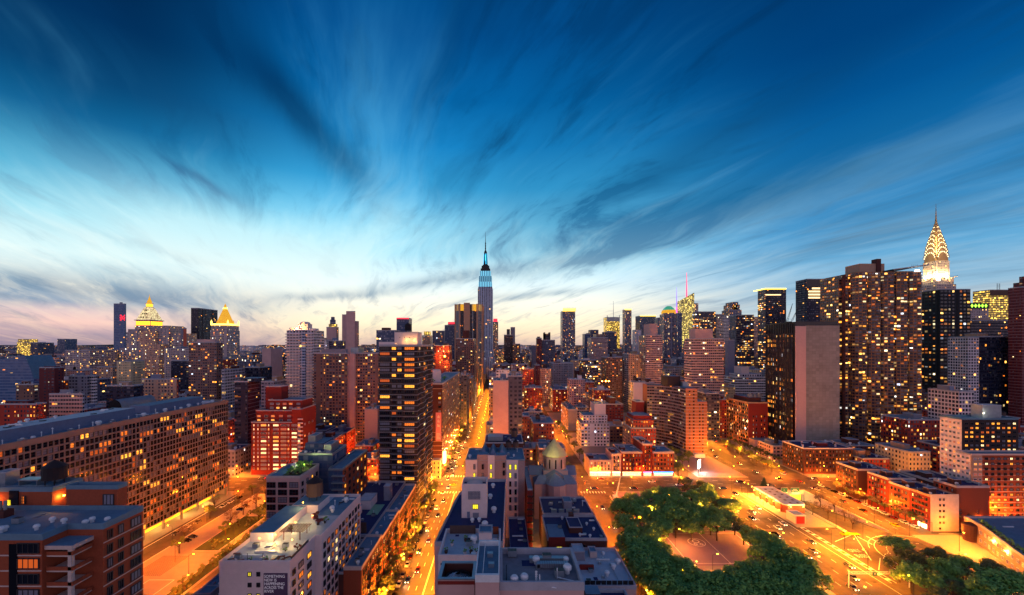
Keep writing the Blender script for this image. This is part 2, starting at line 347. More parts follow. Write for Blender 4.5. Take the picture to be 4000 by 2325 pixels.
class Windows:
    """collects the windows of one building; the 100 that show largest become parts, the rest one part of kind stuff"""
    def __init__(s, o, lim=100): s.o, s.l, s.lim = o, [], lim
    def add(s, x, y, z, d, w, h, pm, cols=2, rows=1, frame='frame_dark'):
        s.l.append((h*w/(max(y, 5)**2)*(1. if d == 'S' else abs(x)/max(y, 5)), x, y, z, d, w, h, pm, cols, rows, frame))
    def done(s):
        s.l.sort(key=lambda r: -r[0]); R = {'S': 0, 'E': pi/2, 'W': -pi/2}
        cache = {}
        for k, (_, x, y, z, d, w, h, pm, cols, rows, frame) in enumerate(s.l[:s.lim]):
            b = win_mesh(w, h, pm, cols, rows, frame); key = id(b)
            if not hasattr(b, 'me'): b.me = b.mesh('window')
            c = link('window', b.me, s.o, (x-s.o.location.x, y-s.o.location.y, z-s.o.location.z), R[d])
        if len(s.l) > s.lim:
            mats = sorted({r[7] for r in s.l[s.lim:]}|{r[10] for r in s.l[s.lim:]}); big = MB(*mats)
            for (_, x, y, z, d, w, h, pm, cols, rows, frame) in s.l[s.lim:]:
                b = win_mesh(w, h, pm, cols, rows, frame); a = R[d]; ca, sa = cos(a), sin(a); i0 = len(big.v)
                big.v += [(x+vx*ca-vy*sa, y+vx*sa+vy*ca, z+vz) for vx, vy, vz in b.v]
                big.f += [tuple(i+i0 for i in f) for f in b.f]; big.uv += b.uv
                q = (mats.index(frame), mats.index(pm)); big.mi += [q[i] for i in b.mi]
            tag(child(s.o, 'window_field', big), kind='stuff')
        s.l = []
RW = random.Random(5)
def pick(lit, blind=.25, kinds=('pane_lit','pane_lit','pane_warm','pane_pale')):
    r = RW.random()
    if r < lit: return RW.choice(kinds)
    if r < lit+.08: return 'pane_dim'
    return 'pane_blind' if r < lit+.08+blind else 'pane_dark'
def grid(W, d, p, u0, u1, z0, z1, nc, nr, w, h, lit=.15, cols=2, rows=1, frame='frame_dark', blind=.25, skip=None, run=1, kinds=None):
    """windows on one front: d = S (faces the camera), E (faces +x), W (faces -x)"""
    for r in range(nr):
        last = None
        for c in range(nc):
            if skip and skip(c, r): continue
            if last is None or RW.random() > 1-1/run: last = pick(lit, blind, *( (kinds,) if kinds else ()))
            u = u0+(u1-u0)*(c+.5)/nc; z = z0+(z1-z0)*(r+.5)/nr-h/2
            off = .02
            x, y = (u, p-off) if d == 'S' else ((p+off, u) if d == 'E' else (p-off, u))
            W.add(x, y, z, d, w, h, last, cols, rows, frame)

# ---------------------------------------------------------------- roof furniture (parts of their building)
def tank(o, x, y, z, r=1.8, h=3.6, m='tank_wood'):
    b = MB(m, 'dark_metal', 'tank_dark')
    for i in range(4): a = pi/4+i*pi/2; b.tube((x+r*.7*cos(a), y+r*.7*sin(a), z), (x+r*.7*cos(a), y+r*.7*sin(a), z+1.6), .12, m=1)
    b.lathe(x, y, [(0,z+1.6), (r,z+1.6), (r*.96,z+1.6+h), (r*1.06,z+1.6+h)], 14, 0).lathe(x, y, [(r*1.06,z+1.6+h), (0,z+1.6+h+r*.75)], 14, 2)
    return child(o, 'water_tank', b)
def vent(o, x, y, z, s=1., k=0):
    b = MB('white_metal', 'metal')
    if k == 0: b.lathe(x, y, [(.45*s,z), (.45*s,z+.7*s), (.75*s,z+.75*s), (.75*s,z+1.25*s), (.5*s,z+1.55*s), (0,z+1.6*s)], 12)
    elif k == 1: b.box(x-.7*s, x+.7*s, y-.5*s, y+.5*s, z, z+.9*s, 1).lathe(x, y, [(.35*s,z+.9*s), (.35*s,z+1.05*s), (0,z+1.05*s)], 10)
    else: b.tube((x,y,z), (x,y,z+1.6*s), .12*s, n=8).tube((x-.01,y,z+1.6*s), (x,y,z+1.9*s), .28*s, .05, n=8)
    return child(o, 'roof_vent', b)
def hut(o, x0, x1, y0, y1, z, h, m='grey_wall', rm='roof', name='bulkhead'):
    b = MB(m, rm, 'parapet'); b.box(x0, x1, y0, y1, z, z+h, 0, 1); b.parapet(x0-.1, x1+.1, y0-.1, y1+.1, z+h, .35, .3, 2); return child(o, name, b)

# ---------------------------------------------------------------- ordinary buildings
REG = []      # (x0,x1,y0,y1,z,yb)  footprints already taken
LAND = []     # (pixel box, short name) landmarks to describe fillers by
def reg(x0, x1, y0, y1, z, yb=None): REG.append((x0, x1, y0, y1, z, yb))
def bbox(x0, x1, y0, y1, z):
    c = [proj(x, y, z) for x in (x0, x1) for y in (y0, y1)]
    return min(p[0] for p in c), max(p[0] for p in c), min(p[1] for p in c), max(p[1] for p in c)
RB = random.Random(21)
def building(name, label, x0, x1, yt, Y, xs=None, dep=None, f='f_brown', f2=None, roof='roof', yb=None, top=(), tk=0, cat='building', short=None, z0=0, plain_roof=False, wall2=None):
    """px front edges x0..x1, roof line yt, distance Y, xs = far edge of the visible side; top = ((x0,x1,yt,style),...) set-back blocks on the roof"""
    X0, X1, Z = PX(x0, Y), PX(x1, Y), PZ(yt, Y)
    if xs is not None:
        k = X1 if xs > x1 else X0; Y2 = k*F/(xs-1958.)
    else: Y2 = Y+(dep or min(40, max(14, (X1-X0)*.8)))
    o = root(name, label, cat, ((X0+X1)/2, (Y+Y2)/2, z0))
    b = MB(f, 'roof', f2 or f); c = ST.get(f, (3,3)); c2 = ST.get(f2, c) if f2 else c
    P = [(X0,Y), (X1,Y), (X1,Y2), (X0,Y2)]
    for i in range(4): b.wallq(P[i], P[(i+1)%4], z0, Z, 2 if (f2 and i in (1, 3)) else 0, c2 if (f2 and i in (1,3)) else c)
    child(o, 'wall', b)
    ph = 1.0 if Y < 700 else 1.6
    b = MB(roof, 'parapet'); b.face([(X0,Y,Z), (X1,Y,Z), (X1,Y2,Z), (X0,Y2,Z)], 0).parapet(X0-.08, X1+.08, Y-.08, Y2+.08, Z-.3, ph, .5 if Y < 500 else .8, 1); child(o, 'roof', b)
    if not top and not plain_roof:
        w, d = (X1-X0), (Y2-Y)
        hw = w*RB.uniform(.2,.4); xx = X0+w*.12+RB.random()*(w*.76-hw); yy = Y+d*.35
        hut(o, xx, xx+hw, yy, yy+d*.4, Z, RB.uniform(2.6, 4.5), RB.choice(('grey_wall','brick_dark','tan','blue_wall')), roof)
        if Y < 620:
            for _ in range(RB.randint(2, 5)):
                vx, vy = X0+w*RB.uniform(.08,.92), Y+d*RB.uniform(.08,.3); vent(o, vx, vy, Z, RB.uniform(.8,1.4), RB.randint(0, 2))
    zz = Z
    for tp in top:
        a, b_, y_, s = tp[:4]; Yo = Y+1.5+(tp[4] if len(tp) > 4 else 0); A, B_, zt = PX(a, Yo), PX(b_, Yo), PZ(y_, Yo)
        q = MB(s, roof); q.box(A, B_, Yo, max(Yo+4, Y2-1.5), Z, zt, 0, 1, ST.get(s, (3,3))); child(o, 'penthouse', q)
    for _ in range(tk): tank(o, X0+(X1-X0)*RB.uniform(.25,.75), Y+(Y2-Y)*RB.uniform(.3,.6), Z, RB.uniform(1.7,2.3), RB.uniform(3.2,4.2), RB.choice(('tank_wood','tank_dark')))
    reg(X0, X1, Y, Y2, Z, yb)
    if short: q = bbox(X0, X1, Y, Y2, Z); LAND.append(((q[0]+q[1])/2, q[2], q[1]-q[0], Y, short))
    return o

RCL = random.Random(44)
def clutter(o, x0, x1, y0, y1, z, n):
    """small plant, ducts and pipes scattered on a flat roof"""
    for i in range(n):
        x, y = RCL.uniform(x0+1, x1-1.5), RCL.uniform(y0+1, y1-1.5); k = RCL.randrange(6)
        if k == 0: child(o, 'roof_unit', MB('metal','dark_metal').box(x, x+1.6, y, y+1.1, z+.2, z+1.3, 0, 1, bottom=True))
        elif k == 1:
            L = RCL.uniform(2, min(7, x1-x)); child(o, 'duct', MB('white_metal').box(x, x+L, y, y+.5, z+.2, z+.7, bottom=True))
        elif k == 2:
            L = RCL.uniform(2, min(8, y1-y)); child(o, 'pipe', MB('steel_rust' if i % 2 else 'metal').tube((x,y,z+.25), (x,y+L,z+.25), .1, n=5))
        elif k == 3: child(o, 'skylight', MB('dark_metal','pane_blind').box(x, x+1.3, y, y+1.8, z, z+.4, 0, 1))
        elif k == 4: vent(o, x, y, z, RCL.uniform(.7, 1.2), 0)
        else: child(o, 'stained_patch', MB('roof_dark' if i % 2 else 'roof_pale').box(x, x+RCL.uniform(1,3), y, y+RCL.uniform(1,2.5), z+.01, z+.04))
# ---------------------------------------------------------------- the skyline and the middle distance, left to right
B = building
B('glass_tower', 'slim blue glass tower with a red emblem near its top', 444, 487, 1188, 900, 493, f='f_bluebands', yb=1385, short='slim blue glass tower')
B('office_slab', 'dark brown slab office tower behind the brown apartment tower', 746, 776, 1205, 850, 850, f='f_glassdark', f2='f_dark', yb=1330, short='dark brown slab tower', plain_roof=True)
B('apartment_tower', 'brown apartment tower with a grid of small windows standing below the gold pyramid', 737, 846, 1338, 450, 870, f='f_brown2', f2='f_brown', yb=1560, top=((770,840,1326,'f_blank_pink'),), short='brown grid apartment tower')
B('office_block', 'pale sloping block with bright floodlit floors on the far left horizon', 66, 122, 1338, 1250, f='f_bright', dep=40, yb=1372, top=((70,95,1325,'f_bright'),), short='floodlit block on the horizon')
B('office_block', 'plain dark block beside the floodlit block on the far left horizon', 119, 150, 1340, 1150, dep=40, f='f_slate', yb=1372, plain_roof=True)
B('office_tower', 'small glass tower with a flat lit roof alone on the left horizon', 224, 254, 1325, 1400, dep=40, f='f_glass', yb=1370, plain_roof=True, short='small glass tower on the left horizon')
B('apartment_block', 'pink brick block with many lit windows right behind the curved blue glass building', 132, 220, 1397, 620, 236, f='f_pinkbar', yb=1470, short='pink block behind the blue glass building')
B('office_block', 'stone office block with tall piers and a row of bright upper windows', 255, 352, 1370, 700, dep=50, f='f_stone', yb=1445, short='stone block with bright upper windows')
B('office_block', 'tan block with a thin strip of yellow windows under its roof', 365, 440, 1378, 780, dep=40, f='f_tan', yb=1430)
B('brick_block', 'dark maroon windowless brick block with one column of yellow lit windows on its edge', 153, 213, 1437, 400, 250, f='f_maroon', yb=1540, top=((172,210,1431,'f_maroon'),), short='dark maroon brick block')
B('apartment_block', 'grey stepped apartment block with small dark windows right of the maroon block', 268, 340, 1470, 420, 350, f='f_grey', yb=1590, short='grey stepped apartment block')
B('apartment_block', 'slender white block with open balconies beside the grey stepped block', 341, 366, 1468, 424, 380, f='f_bandwhite', yb=1585)
B('apartment_block', 'broad pale apartment block with balcony bands behind the long grid slab', 192, 322, 1540, 330, 330, f='f_pinkbar', f2='f_bandwhite', yb=1600, short='broad pale balcony block')
B('brick_building', 'long red brick building with square stone trim and roof floodlights at the left edge', -60, 140, 1580, 300, 182, f='f_tenred', yb=1660, top=((20,110,1566,'f_maroon'),), short='long red brick building')
B('brick_building', 'brown brick building with lit corner windows behind the long red brick building', 62, 130, 1503, 370, 152, f='f_brown', yb=1570)
B('stone_building', 'small cream stone building with a green copper hipped roof', 456, 512, 1412, 520, dep=20, f='f_cream', roof='green_copper', yb=1470, plain_roof=True, short='green roofed stone building')
B('office_block', 'tan block with yellow lit stairwells at both edges', 378, 440, 1434, 540, dep=30, f='f_tan', yb=1480)
B('apartment_block', 'pink tan apartment block with a red side wing and a small roof lamp', 553, 690, 1482, 380, 697, f='f_tan', f2='f_red', yb=1555, short='pink tan apartment block')
B('school_building', 'dark modern building with blue lit strips along its top floors', 415, 522, 1508, 345, 560, f='f_navy', yb=1580, short='dark building with blue strips')
B('office_block', 'long pale office block under the pink sky between the lit towers', 641, 737, 1362, 640, dep=40, f='f_stone', yb=1450, short='long pale office block')
B('office_block', 'dark blue block with a yellow lit corner shaft left of the brown grid tower', 668, 736, 1410, 560, dep=40, f='f_navy', yb=1480)
B('office_block', 'white gridded office block with square black windows right of the brown grid tower', 866, 876, 1446, 430, 955, f='f_whitegrid', yb=1515, short='white gridded office block')
B('apartment_tower', 'black apartment tower with thin pale floor lines just right of the long grid slab', 916, 968, 1492, 330, 1014, f='f_navy', f2='f_bandred', yb=1670, top=((940,1008,1478,'f_navy'),), short='black apartment tower')
B('office_block', 'dark round cornered office block with ribbon windows', 958, 1016, 1436, 460, dep=24, f='f_glassdark', yb=1480)
B('apartment_tower', 'plain purple brown tower with a blind wall left of the white balcony tower', 1024, 1058, 1362, 560, dep=30, f='f_blank_pink', yb=1500, plain_roof=True, short='purple brown tower', )
B('office_block', 'dark blue office block with a bright row of ceiling lights near its top', 1056, 1107, 1376, 600, dep=30, f='f_office', yb=1500)
B('stone_building', 'grey stone building with tall window bays between the gold pyramid and the purple tower', 950, 988, 1388, 640, dep=40, f='f_piergrey', yb=1440)
B('white_building', 'pale blue low building lit on its roof behind the red stepped building', 1020, 1070, 1492, 400, dep=30, f='f_grey', yb=1560)
B('apartment_slab', 'wide brown apartment slab with rows of small lit windows beside the white balcony tower', 1225, 1358, 1381, 400, 1366, f='f_brown', f2='f_blank_pink', yb=1635, top=((1252,1352,1364,'grey_wall'),), short='wide brown apartment slab')
B('apartment_slab', 'tan apartment slab half hidden by the dark banded tower', 1386, 1476, 1381, 408, dep=20, f='f_brown2', yb=1635, top=((1370,1400,1358,'metal'),), short='tan apartment slab')
B('concrete_shaft', 'bare pinkish stair shaft between the two brown apartment slabs', 1361, 1385, 1381, 404, dep=16, f='f_blank_pink', yb=1635, plain_roof=True)
B('stone_tower', 'small pink tower with a stepped lit glass crown left of the tall grey tower', 1275, 1314, 1280, 700, 1323, f='f_blank_pink', f2='f_tan', yb=1335, top=((1284,1312,1266,'f_bright'),(1289,1307,1249,'f_glass',2),(1293,1304,1238,'f_glass',4)), short='small pink crowned tower')
B('apartment_tower', 'tall bare grey tower with a stepped top and no windows on its side', 1352, 1386, 1217, 650, 1388, f='f_blank_pink', yb=1368, plain_roof=True, short='tall bare grey tower')
B('apartment_tower', 'lower left shoulder of grey stone beside the tall bare grey tower', 1336, 1351, 1230, 660, dep=20, f='f_blank_pink', yb=1368, plain_roof=True)
B('apartment_tower', 'lower purple wing with a column of lit windows right of the tall bare grey tower', 1388, 1397, 1256, 655, 1402, f='f_blank_pink', f2='f_tan', yb=1368, plain_roof=True)
B('office_block', 'white block with small windows at the foot of the small pink crowned tower', 1225, 1272, 1328, 560, dep=22, f='f_white', yb=1372)
B('office_block', 'dark green fronted block beneath the small pink crowned tower', 1273, 1328, 1332, 570, dep=20, f='f_slate', yb=1372)
B('office_block', 'blue glass block behind the white penthouse of the dark banded tower', 1470, 1545, 1291, 640, dep=30, f='f_glass', f2='f_slate', yb=1345, short='blue glass block behind the penthouse')
B('glass_tower', 'grey glass tower with a thin red lit roof edge behind the wooden roof tank', 1549, 1597, 1244, 850, dep=30, f='f_glass', yb=1330, plain_roof=True, short='glass tower with a red roof edge')
B('stone_tower', 'old stone tower with a tiny floodlit top room right of the dark banded tower', 1649, 1680, 1312, 950, dep=30, f='f_tan', yb=1352, top=((1656,1676,1295,'f_bright'),))
B('office_block', 'plain grey office block with vertical ribs left of the pale blue tower', 1689, 1736, 1294, 900, dep=30, f='f_piergrey', yb=1350, plain_roof=True)
B('office_tower', 'pale blue stepped tower with a red roof lamp, left of the gold crowned tower', 1737, 1778, 1272, 860, dep=30, f='f_glass', yb=1400, top=((1750,1776,1258,'f_glass'),), short='pale blue stepped tower')
B('brick_building', 'orange floodlit brick building with balconies right of the dark banded tower', 1696, 1756, 1350, 600, dep=30, f='f_tenred', yb=1440, short='orange floodlit building')
B('apartment_tower', 'reddish brick tower with a square lift shaft standing in front of the gold crowned tower', 1780, 1854, 1324, 640, dep=26, f='f_brown', yb=1460, top=((1808,1832,1291,'brick_dark'),), short='brick tower before the gold crown')
B('office_tower', 'slender office tower with a red glowing top right of the tallest spired tower', 1924, 1946, 1258, 1500, dep=30, f='f_pier', yb=1400, top=((1927,1943,1245,'sign_red'),), short='tower with the red glowing top')
B('apartment_tower', 'black glass apartment tower beside the bannered brown building', 1799, 1824, 1466, 455, 1832, f='f_slate', yb=1600)
B('apartment_tower', 'brown tower with pale corner strip beside the black glass apartment tower', 1826, 1842, 1478, 520, 1850, f='f_brown', f2='f_tan', yb=1600)
B('apartment_tower', 'pale narrow building on the left side of the glowing street', 1832, 1846, 1520, 560, 1862, f='f_white', f2='f_street', yb=1600)
B('apartment_tower', 'pinkish slab tower with a mostly blind front on the right corner of the glowing street', 1926, 1986, 1488, 314, None, 22, f='f_blank_pink', f2='f_white', yb=1710, short='pinkish slab tower')
B('apartment_tower', 'glassy brown tower with a rounded roof edge joined to the pinkish slab tower', 1988, 2040, 1470, 315, None, 22, f='f_slate', yb=1710, short='glassy brown tower')
B('apartment_tower', 'white tower with lamps on its roof terrace behind the pinkish slab tower', 1938, 1990, 1446, 420, dep=24, f='f_white', yb=1490, tk=0)
B('stone_tower', 'stepped dark stone tower right of the street vista', 1969, 2003, 1310, 900, dep=40, f='f_dark', yb=1420, top=((1980,1992,1286,'f_dark'),), short='stepped dark stone tower')
B('office_tower', 'slim grey tower right behind the stepped dark stone tower', 1995, 2012, 1280, 960, dep=24, f='f_grey', yb=1350, plain_roof=True)
B('stone_building', 'broad stone shoulder building in front of the slim grey tower', 2003, 2032, 1345, 880, dep=30, f='f_brown', yb=1420)
B('stone_tower', 'narrow plum coloured tower left of the twin pinnacled tower', 2098, 2107, 1322, 830, 2126, f='f_maroon', yb=1425, plain_roof=True) if False else None
B('stone_tower', 'narrow plum coloured tower with a tiny cap left of the twin pinnacled tower', 2098, 2116, 1322, 830, dep=24, f='f_maroon', yb=1425, top=((2101,2110,1315,'f_maroon'),), short='narrow plum tower')
B('stone_tower', 'dark stepped tower with twin pinnacles on its square top', 2117, 2168, 1330, 835, dep=36, f='f_slate', yb=1425, top=((2128,2150,1304,'f_dark'),(2128,2130,1298,'tan'),(2148,2150,1298,'tan')), short='twin pinnacled dark tower')
B('stone_building', 'pale blue windowless building with a domed tank on the street horizon', 2078, 2096, 1352, 900, dep=20, f='blue_wall', yb=1400, plain_roof=True)
B('office_tower', 'tall pale office slab with vertical ribs and a glowing crown, alone against the cream sky', 2197, 2247, 1216, 1500, dep=50, f='f_piergrey', yb=1400, plain_roof=True, short='ribbed slab with the glowing crown')
B('office_tower', 'stepped grey glass tower right of the ribbed slab with the glowing crown', 2284, 2306, 1306, 1050, dep=30, f='f_glass', yb=1380)
B('office_tower', 'flat topped grey tower rising behind the stepped grey glass tower', 2307, 2338, 1290, 1150, dep=30, f='f_slate', yb=1360, plain_roof=True)
B('office_tower', 'stone tower striped with warm pink light bars', 2309, 2374, 1320, 960, dep=40, f='f_pinkbar', yb=1404, top=((2330,2362,1305,'f_pier'),), short='tower with pink light bars')
B('office_tower', 'yellow lit screen fronted tower carrying a thin mast', 2370, 2421, 1240, 1600, dep=50, f='f_bright', yb=1350, plain_roof=True, short='yellow tower with the thin mast')
B('office_block', 'dark grey block in front of the yellow tower with the thin mast', 2366, 2410, 1298, 1100, dep=40, f='f_slate', yb=1360)
B('office_tower', 'very slim white striped tower with a lit top edge', 2441, 2467, 1210, 1400, dep=28, f='f_piergrey', yb=1390, plain_roof=True, short='very slim striped tower')
B('office_tower', 'white blade shaped block at the foot of the very slim striped tower', 2481, 2505, 1290, 1250, dep=28, f='f_white', yb=1350)
B('office_tower', 'pale glass box tower with a lit roofline behind the pink banded tower', 2500, 2562, 1234, 1450, dep=50, f='f_glass', yb=1340, plain_roof=True, short='pale glass box tower')
B('apartment_tower', 'tall pink tower with paired dark window columns and roof lights', 2522, 2588, 1310, 600, dep=30, f='f_pinkbar', f2='f_pier', yb=1500, top=((2540,2568,1265,'stone_pink'),), short='tall pink tower with roof lights')
B('apartment_tower', 'blue grey glass tower half hidden by the domed tower', 2570, 2586, 1242, 1300, dep=28, f='f_glass', yb=1330, plain_roof=True)
B('office_tower', 'blue glass block behind the violet spire', 2636, 2664, 1224, 1150, dep=30, f='f_glass', yb=1300, plain_roof=True, short='blue glass block under the violet spire')
B('office_tower', 'rounded stone tower top right of the yellow crystal tower', 2709, 2728, 1186, 1380, dep=24, f='f_stone', yb=1240, plain_roof=True)
B('office_tower', 'broad black topped office tower with a red lit side right of the yellow crystal tower', 2716, 2795, 1219, 900, 2706, f='f_office', yb=1300, top=((2728,2795,1217,'f_ribs'),), short='broad black topped office tower')
B('office_tower', 'grey tower with pale floor lines right of the broad black topped tower', 2796, 2823, 1229, 1000, dep=30, f='f_band', yb=1330, plain_roof=True)
B('office_tower', 'white banded slab tower left of the gothic topped tower', 2827, 2848, 1235, 880, dep=30, f='f_bandwhite', yb=1330, plain_roof=True, short='white banded slab tower')
B('stone_tower', 'grey gothic tower with stepped pinnacles behind the yellow windowed office tower', 2848, 2897, 1212, 1200, dep=40, f='f_piergrey', yb=1240, top=((2853,2890,1190,'f_piergrey'),(2861,2884,1180,'f_piergrey')), short='grey gothic tower')
B('office_tower', 'blue grey office tower covered in yellow lit windows', 2876, 2945, 1232, 760, 2850, f='f_office', f2='f_slate', yb=1430, short='yellow windowed office tower', plain_roof=True)
B('apartment_tower', 'narrow brick tower with a pink lit window between two dark towers', 2946, 2964, 1240, 850, dep=30, f='f_pinkbar', yb=1390)
B('apartment_tower', 'big pink beige apartment tower with black balcony slots', 2700, 2828, 1324, 470, 2672, f='f_pinkbar', yb=1550, top=((2716,2784,1285,'f_blank_pink'),), short='big pink beige apartment tower')
B('office_slab', 'blank slate blue slab between the pink beige tower and the yellow windowed tower', 2843, 2870, 1329, 540, 2832, f='blue_wall', yb=1480, plain_roof=True, short='blank slate blue slab')
B('glass_tower', 'tall dark blue office tower with a gold lit roof rim', 2990, 3071, 1130, 700, 2960, f='f_navy', f2='f_office', yb=1260, plain_roof=True, short='dark blue tower with a gold rim')
B('office_slab', 'black ribbed office tower with three bright gold floors behind the windowless concrete tower', 3152, 3290, 1091, 600, 3108, f='f_navy', yb=1275, plain_roof=True, short='black tower with three gold floors')
B('glass_tower', 'green blue glass tower squeezed left of the fluted brown tower', 3272, 3310, 1140, 700, dep=40, f='f_glass', yb=1500, plain_roof=True, short='squeezed green glass tower')
B('glass_tower', 'tall green black office tower dotted with square yellow windows', 3672, 3791, 1131, 520, 3596, f='f_greenblack', yb=1600, plain_roof=True, short='green black tower with square windows')
B('office_tower', 'gold lit office tower with a louvred crown and a small mast', 3867, 3940, 1133, 680, 3800, f='f_bright', yb=1250, plain_roof=True, short='gold lit tower with a louvred crown')
B('office_tower', 'stone tower with a zigzag of green lit diamonds along its top', 3790, 3862, 1205, 600, dep=40, f='f_stone', yb=1255, plain_roof=True, short='tower with green diamonds')
B('office_block', 'dark ribbed block below the green diamonds', 3790, 3940, 1252, 520, dep=30, f='f_glassdark', yb=1318, short='dark ribbed block')
B('office_block', 'black glass block with yellow lit meeting rooms right of the pale gridded strip', 3826, 3960, 1316, 440, dep=30, f='f_glassdark', yb=1600, short='black glass block with yellow rooms')
B('concrete_shaft', 'pale gridded wall with three window columns on the black glass block', 3782, 3824, 1320, 438, dep=20, f='f_whitegrid', yb=1560, plain_roof=True)
B('office_block', 'pale pink stone block with lit square windows behind the white corner tower', 3746, 3806, 1532, 330, dep=24, f='f_whitegrid', yb=1620)
B('apartment_tower', 'dark red brick tower with white floor lines at the right edge of the view', 3992, 4170, 1122, 420, 3938, f='f_bandred', yb=1620, top=((3998,4160,1102,'f_maroon'),(4012,4160,1078,'f_maroon',2),(4024,4160,1052,'f_maroon',4)), short='dark red tower at the right edge')
# middle distance right of the glowing street
B('apartment_building', 'deep red brick apartment building beside the second glowing street', 2050, 2119, 1516, 560, dep=26, f='f_tenred', yb=1605, tk=1, short='deep red apartment building')
B('brick_building', 'low brown brick building with a long sky lit flat roof', 2083, 2165, 1654, 390, None, 34, f='f_tenement', yb=1750, tk=1, short='low brown building with a flat roof')
B('apartment_building', 'red brick building with striped stair windows on the right bank of the second street', 2160, 2215, 1522, 610, 2146, f='f_tenred', f2='f_street', yb=1640, short='red striped building')
B('apartment_building', 'grey blind sided apartment building with lit balconies behind it', 2219, 2255, 1602, 474, 2192, f='grey_wall', f2='f_street', yb=1690, short='grey blind sided building')
B('apartment_building', 'tan apartment building with bright balcony rooms', 2256, 2300, 1592, 500, dep=20, f='f_pinkbar', yb=1650)
B('apartment_building', 'white stepped apartment building with planted terraces', 2270, 2381, 1654, 400, dep=24, f='f_white', yb=1790, top=((2278,2372,1622,'f_white'),(2322,2366,1578,'white_wall',2)), short='white stepped building')
B('brick_building', 'dark maroon flat topped brick building right behind the white stepped building', 2368, 2435, 1580, 450, dep=26, f='f_maroon', yb=1660, top=((2386,2404,1555,'brick_dark'),))
B('brick_building', 'red brick building with two planted terrace levels', 2465, 2562, 1674, 370, 2432, f='f_tenred', f2='f_tan', yb=1765, top=((2472,2553,1640,'f_tenred'),(2476,2545,1624,'brick_red',2)), short='red terraced building')
B('apartment_building', 'white walled building with one blind side above the red terraced building', 2474, 2520, 1494, 450, 2455, f='white_wall', f2='f_cream', yb=1610, tk=1, short='white walled building')
B('brick_building', 'bright red brick stair block against the white walled building', 2485, 2516, 1570, 400, dep=14, f='brick_red', yb=1620, plain_roof=True)
B('apartment_building', 'pinkish building with many lit windows right of the white walled building', 2521, 2556, 1496, 480, dep=20, f='f_tan', yb=1610)
B('apartment_tower', 'tall grey tower with a lit column of windows left of the tall pink tower', 2455, 2515, 1384, 620, dep=30, f='f_tan', f2='f_grey', yb=1490, short='grey tower with a lit column')
B('apartment_tower', 'brown tower with a steel frame on its roof in the middle of the city', 2368, 2430, 1397, 640, dep=30, f='f_brown', yb=1520, tk=1, short='brown tower mid city')
B('office_block', 'dark blue block with bright office windows left of the brown mid city tower', 2303, 2344, 1428, 620, dep=30, f='f_office', yb=1490, tk=1)
B('apartment_building', 'long light grey building with tall window strips', 2156, 2240, 1420, 720, dep=36, f='f_grey', yb=1480, short='long light grey building')
B('apartment_building', 'salmon brick building with even rows of lit windows', 2110, 2153, 1441, 680, dep=30, f='f_stonepink', yb=1480, top=((2120,2138,1420,'f_dark'),))
B('apartment_building', 'dark brown slab edge on against the salmon building', 2091, 2109, 1427, 670, dep=30, f='f_maroon', yb=1490)
B('apartment_building', 'brown building under a red orange roof light', 2040, 2086, 1442, 640, dep=26, f='f_tenred', yb=1510, tk=1, short='building with the orange roof light')
B('brick_building', 'dark brick building with bright yellow windows right of the curved slab', 2757, 2810, 1538, 425, dep=24, f='f_office', yb=1690, tk=1, short='dark brick building with yellow windows')
B('brick_building', 'narrow red brick loft with a pale arcade beside the big loft building', 2812, 2838, 1562, 436, 2798, f='f_tenred', f2='f_street', yb=1700)
B('apartment_building', 'white terraced building with ribbon windows above the big loft building', 2872, 2990, 1474, 520, dep=30, f='f_bandwhite', yb=1560, top=((2880,2975,1460,'f_white'),(2896,2926,1432,'white_wall',2)), short='white terraced building')
B('apartment_building', 'pale stone building with a roof lamp left of the white terraced building', 2847, 2872, 1512, 500, dep=20, f='f_cream', yb=1560)
B('brick_building', 'brown brick apartment building right of the fluted tower', 3545, 3672, 1641, 340, dep=24, f='f_tenred', yb=1745, short='brown brick apartment building')
B('row_house', 'dark brick building between the concrete tower and the cream terrace', 3312, 3418, 1742, 345, dep=20, f='f_maroon', yb=1790)
B('terrace', 'low cream terrace with bracketed cornice', 3550, 3634, 1767, 300, 3418, f='f_cream', yb=1830, short='cream terrace')
# the block between second and third avenue, left of the street
B('tenement', 'orange lit low brick building behind the dark banded tower', 1322, 1422, 1632, 420, dep=22, f='f_tenement', yb=1680, short='orange lit low building')
B('brick_building', 'plain grey pink block against the side of the dark banded tower', 1424, 1475, 1600, 360, dep=20, f='stone_pink', yb=1680)
B('tenement', 'red tenement with fire escapes above bright shops', 1386, 1472, 1794, 309, dep=18, f='f_tenred', yb=1885, short='red tenement above bright shops')
B('tenement', 'yellow lit corner house at the foot of the bannered building', 1689, 1720, 1800, 302, dep=5, f='f_cream', yb=1870, plain_roof=True)
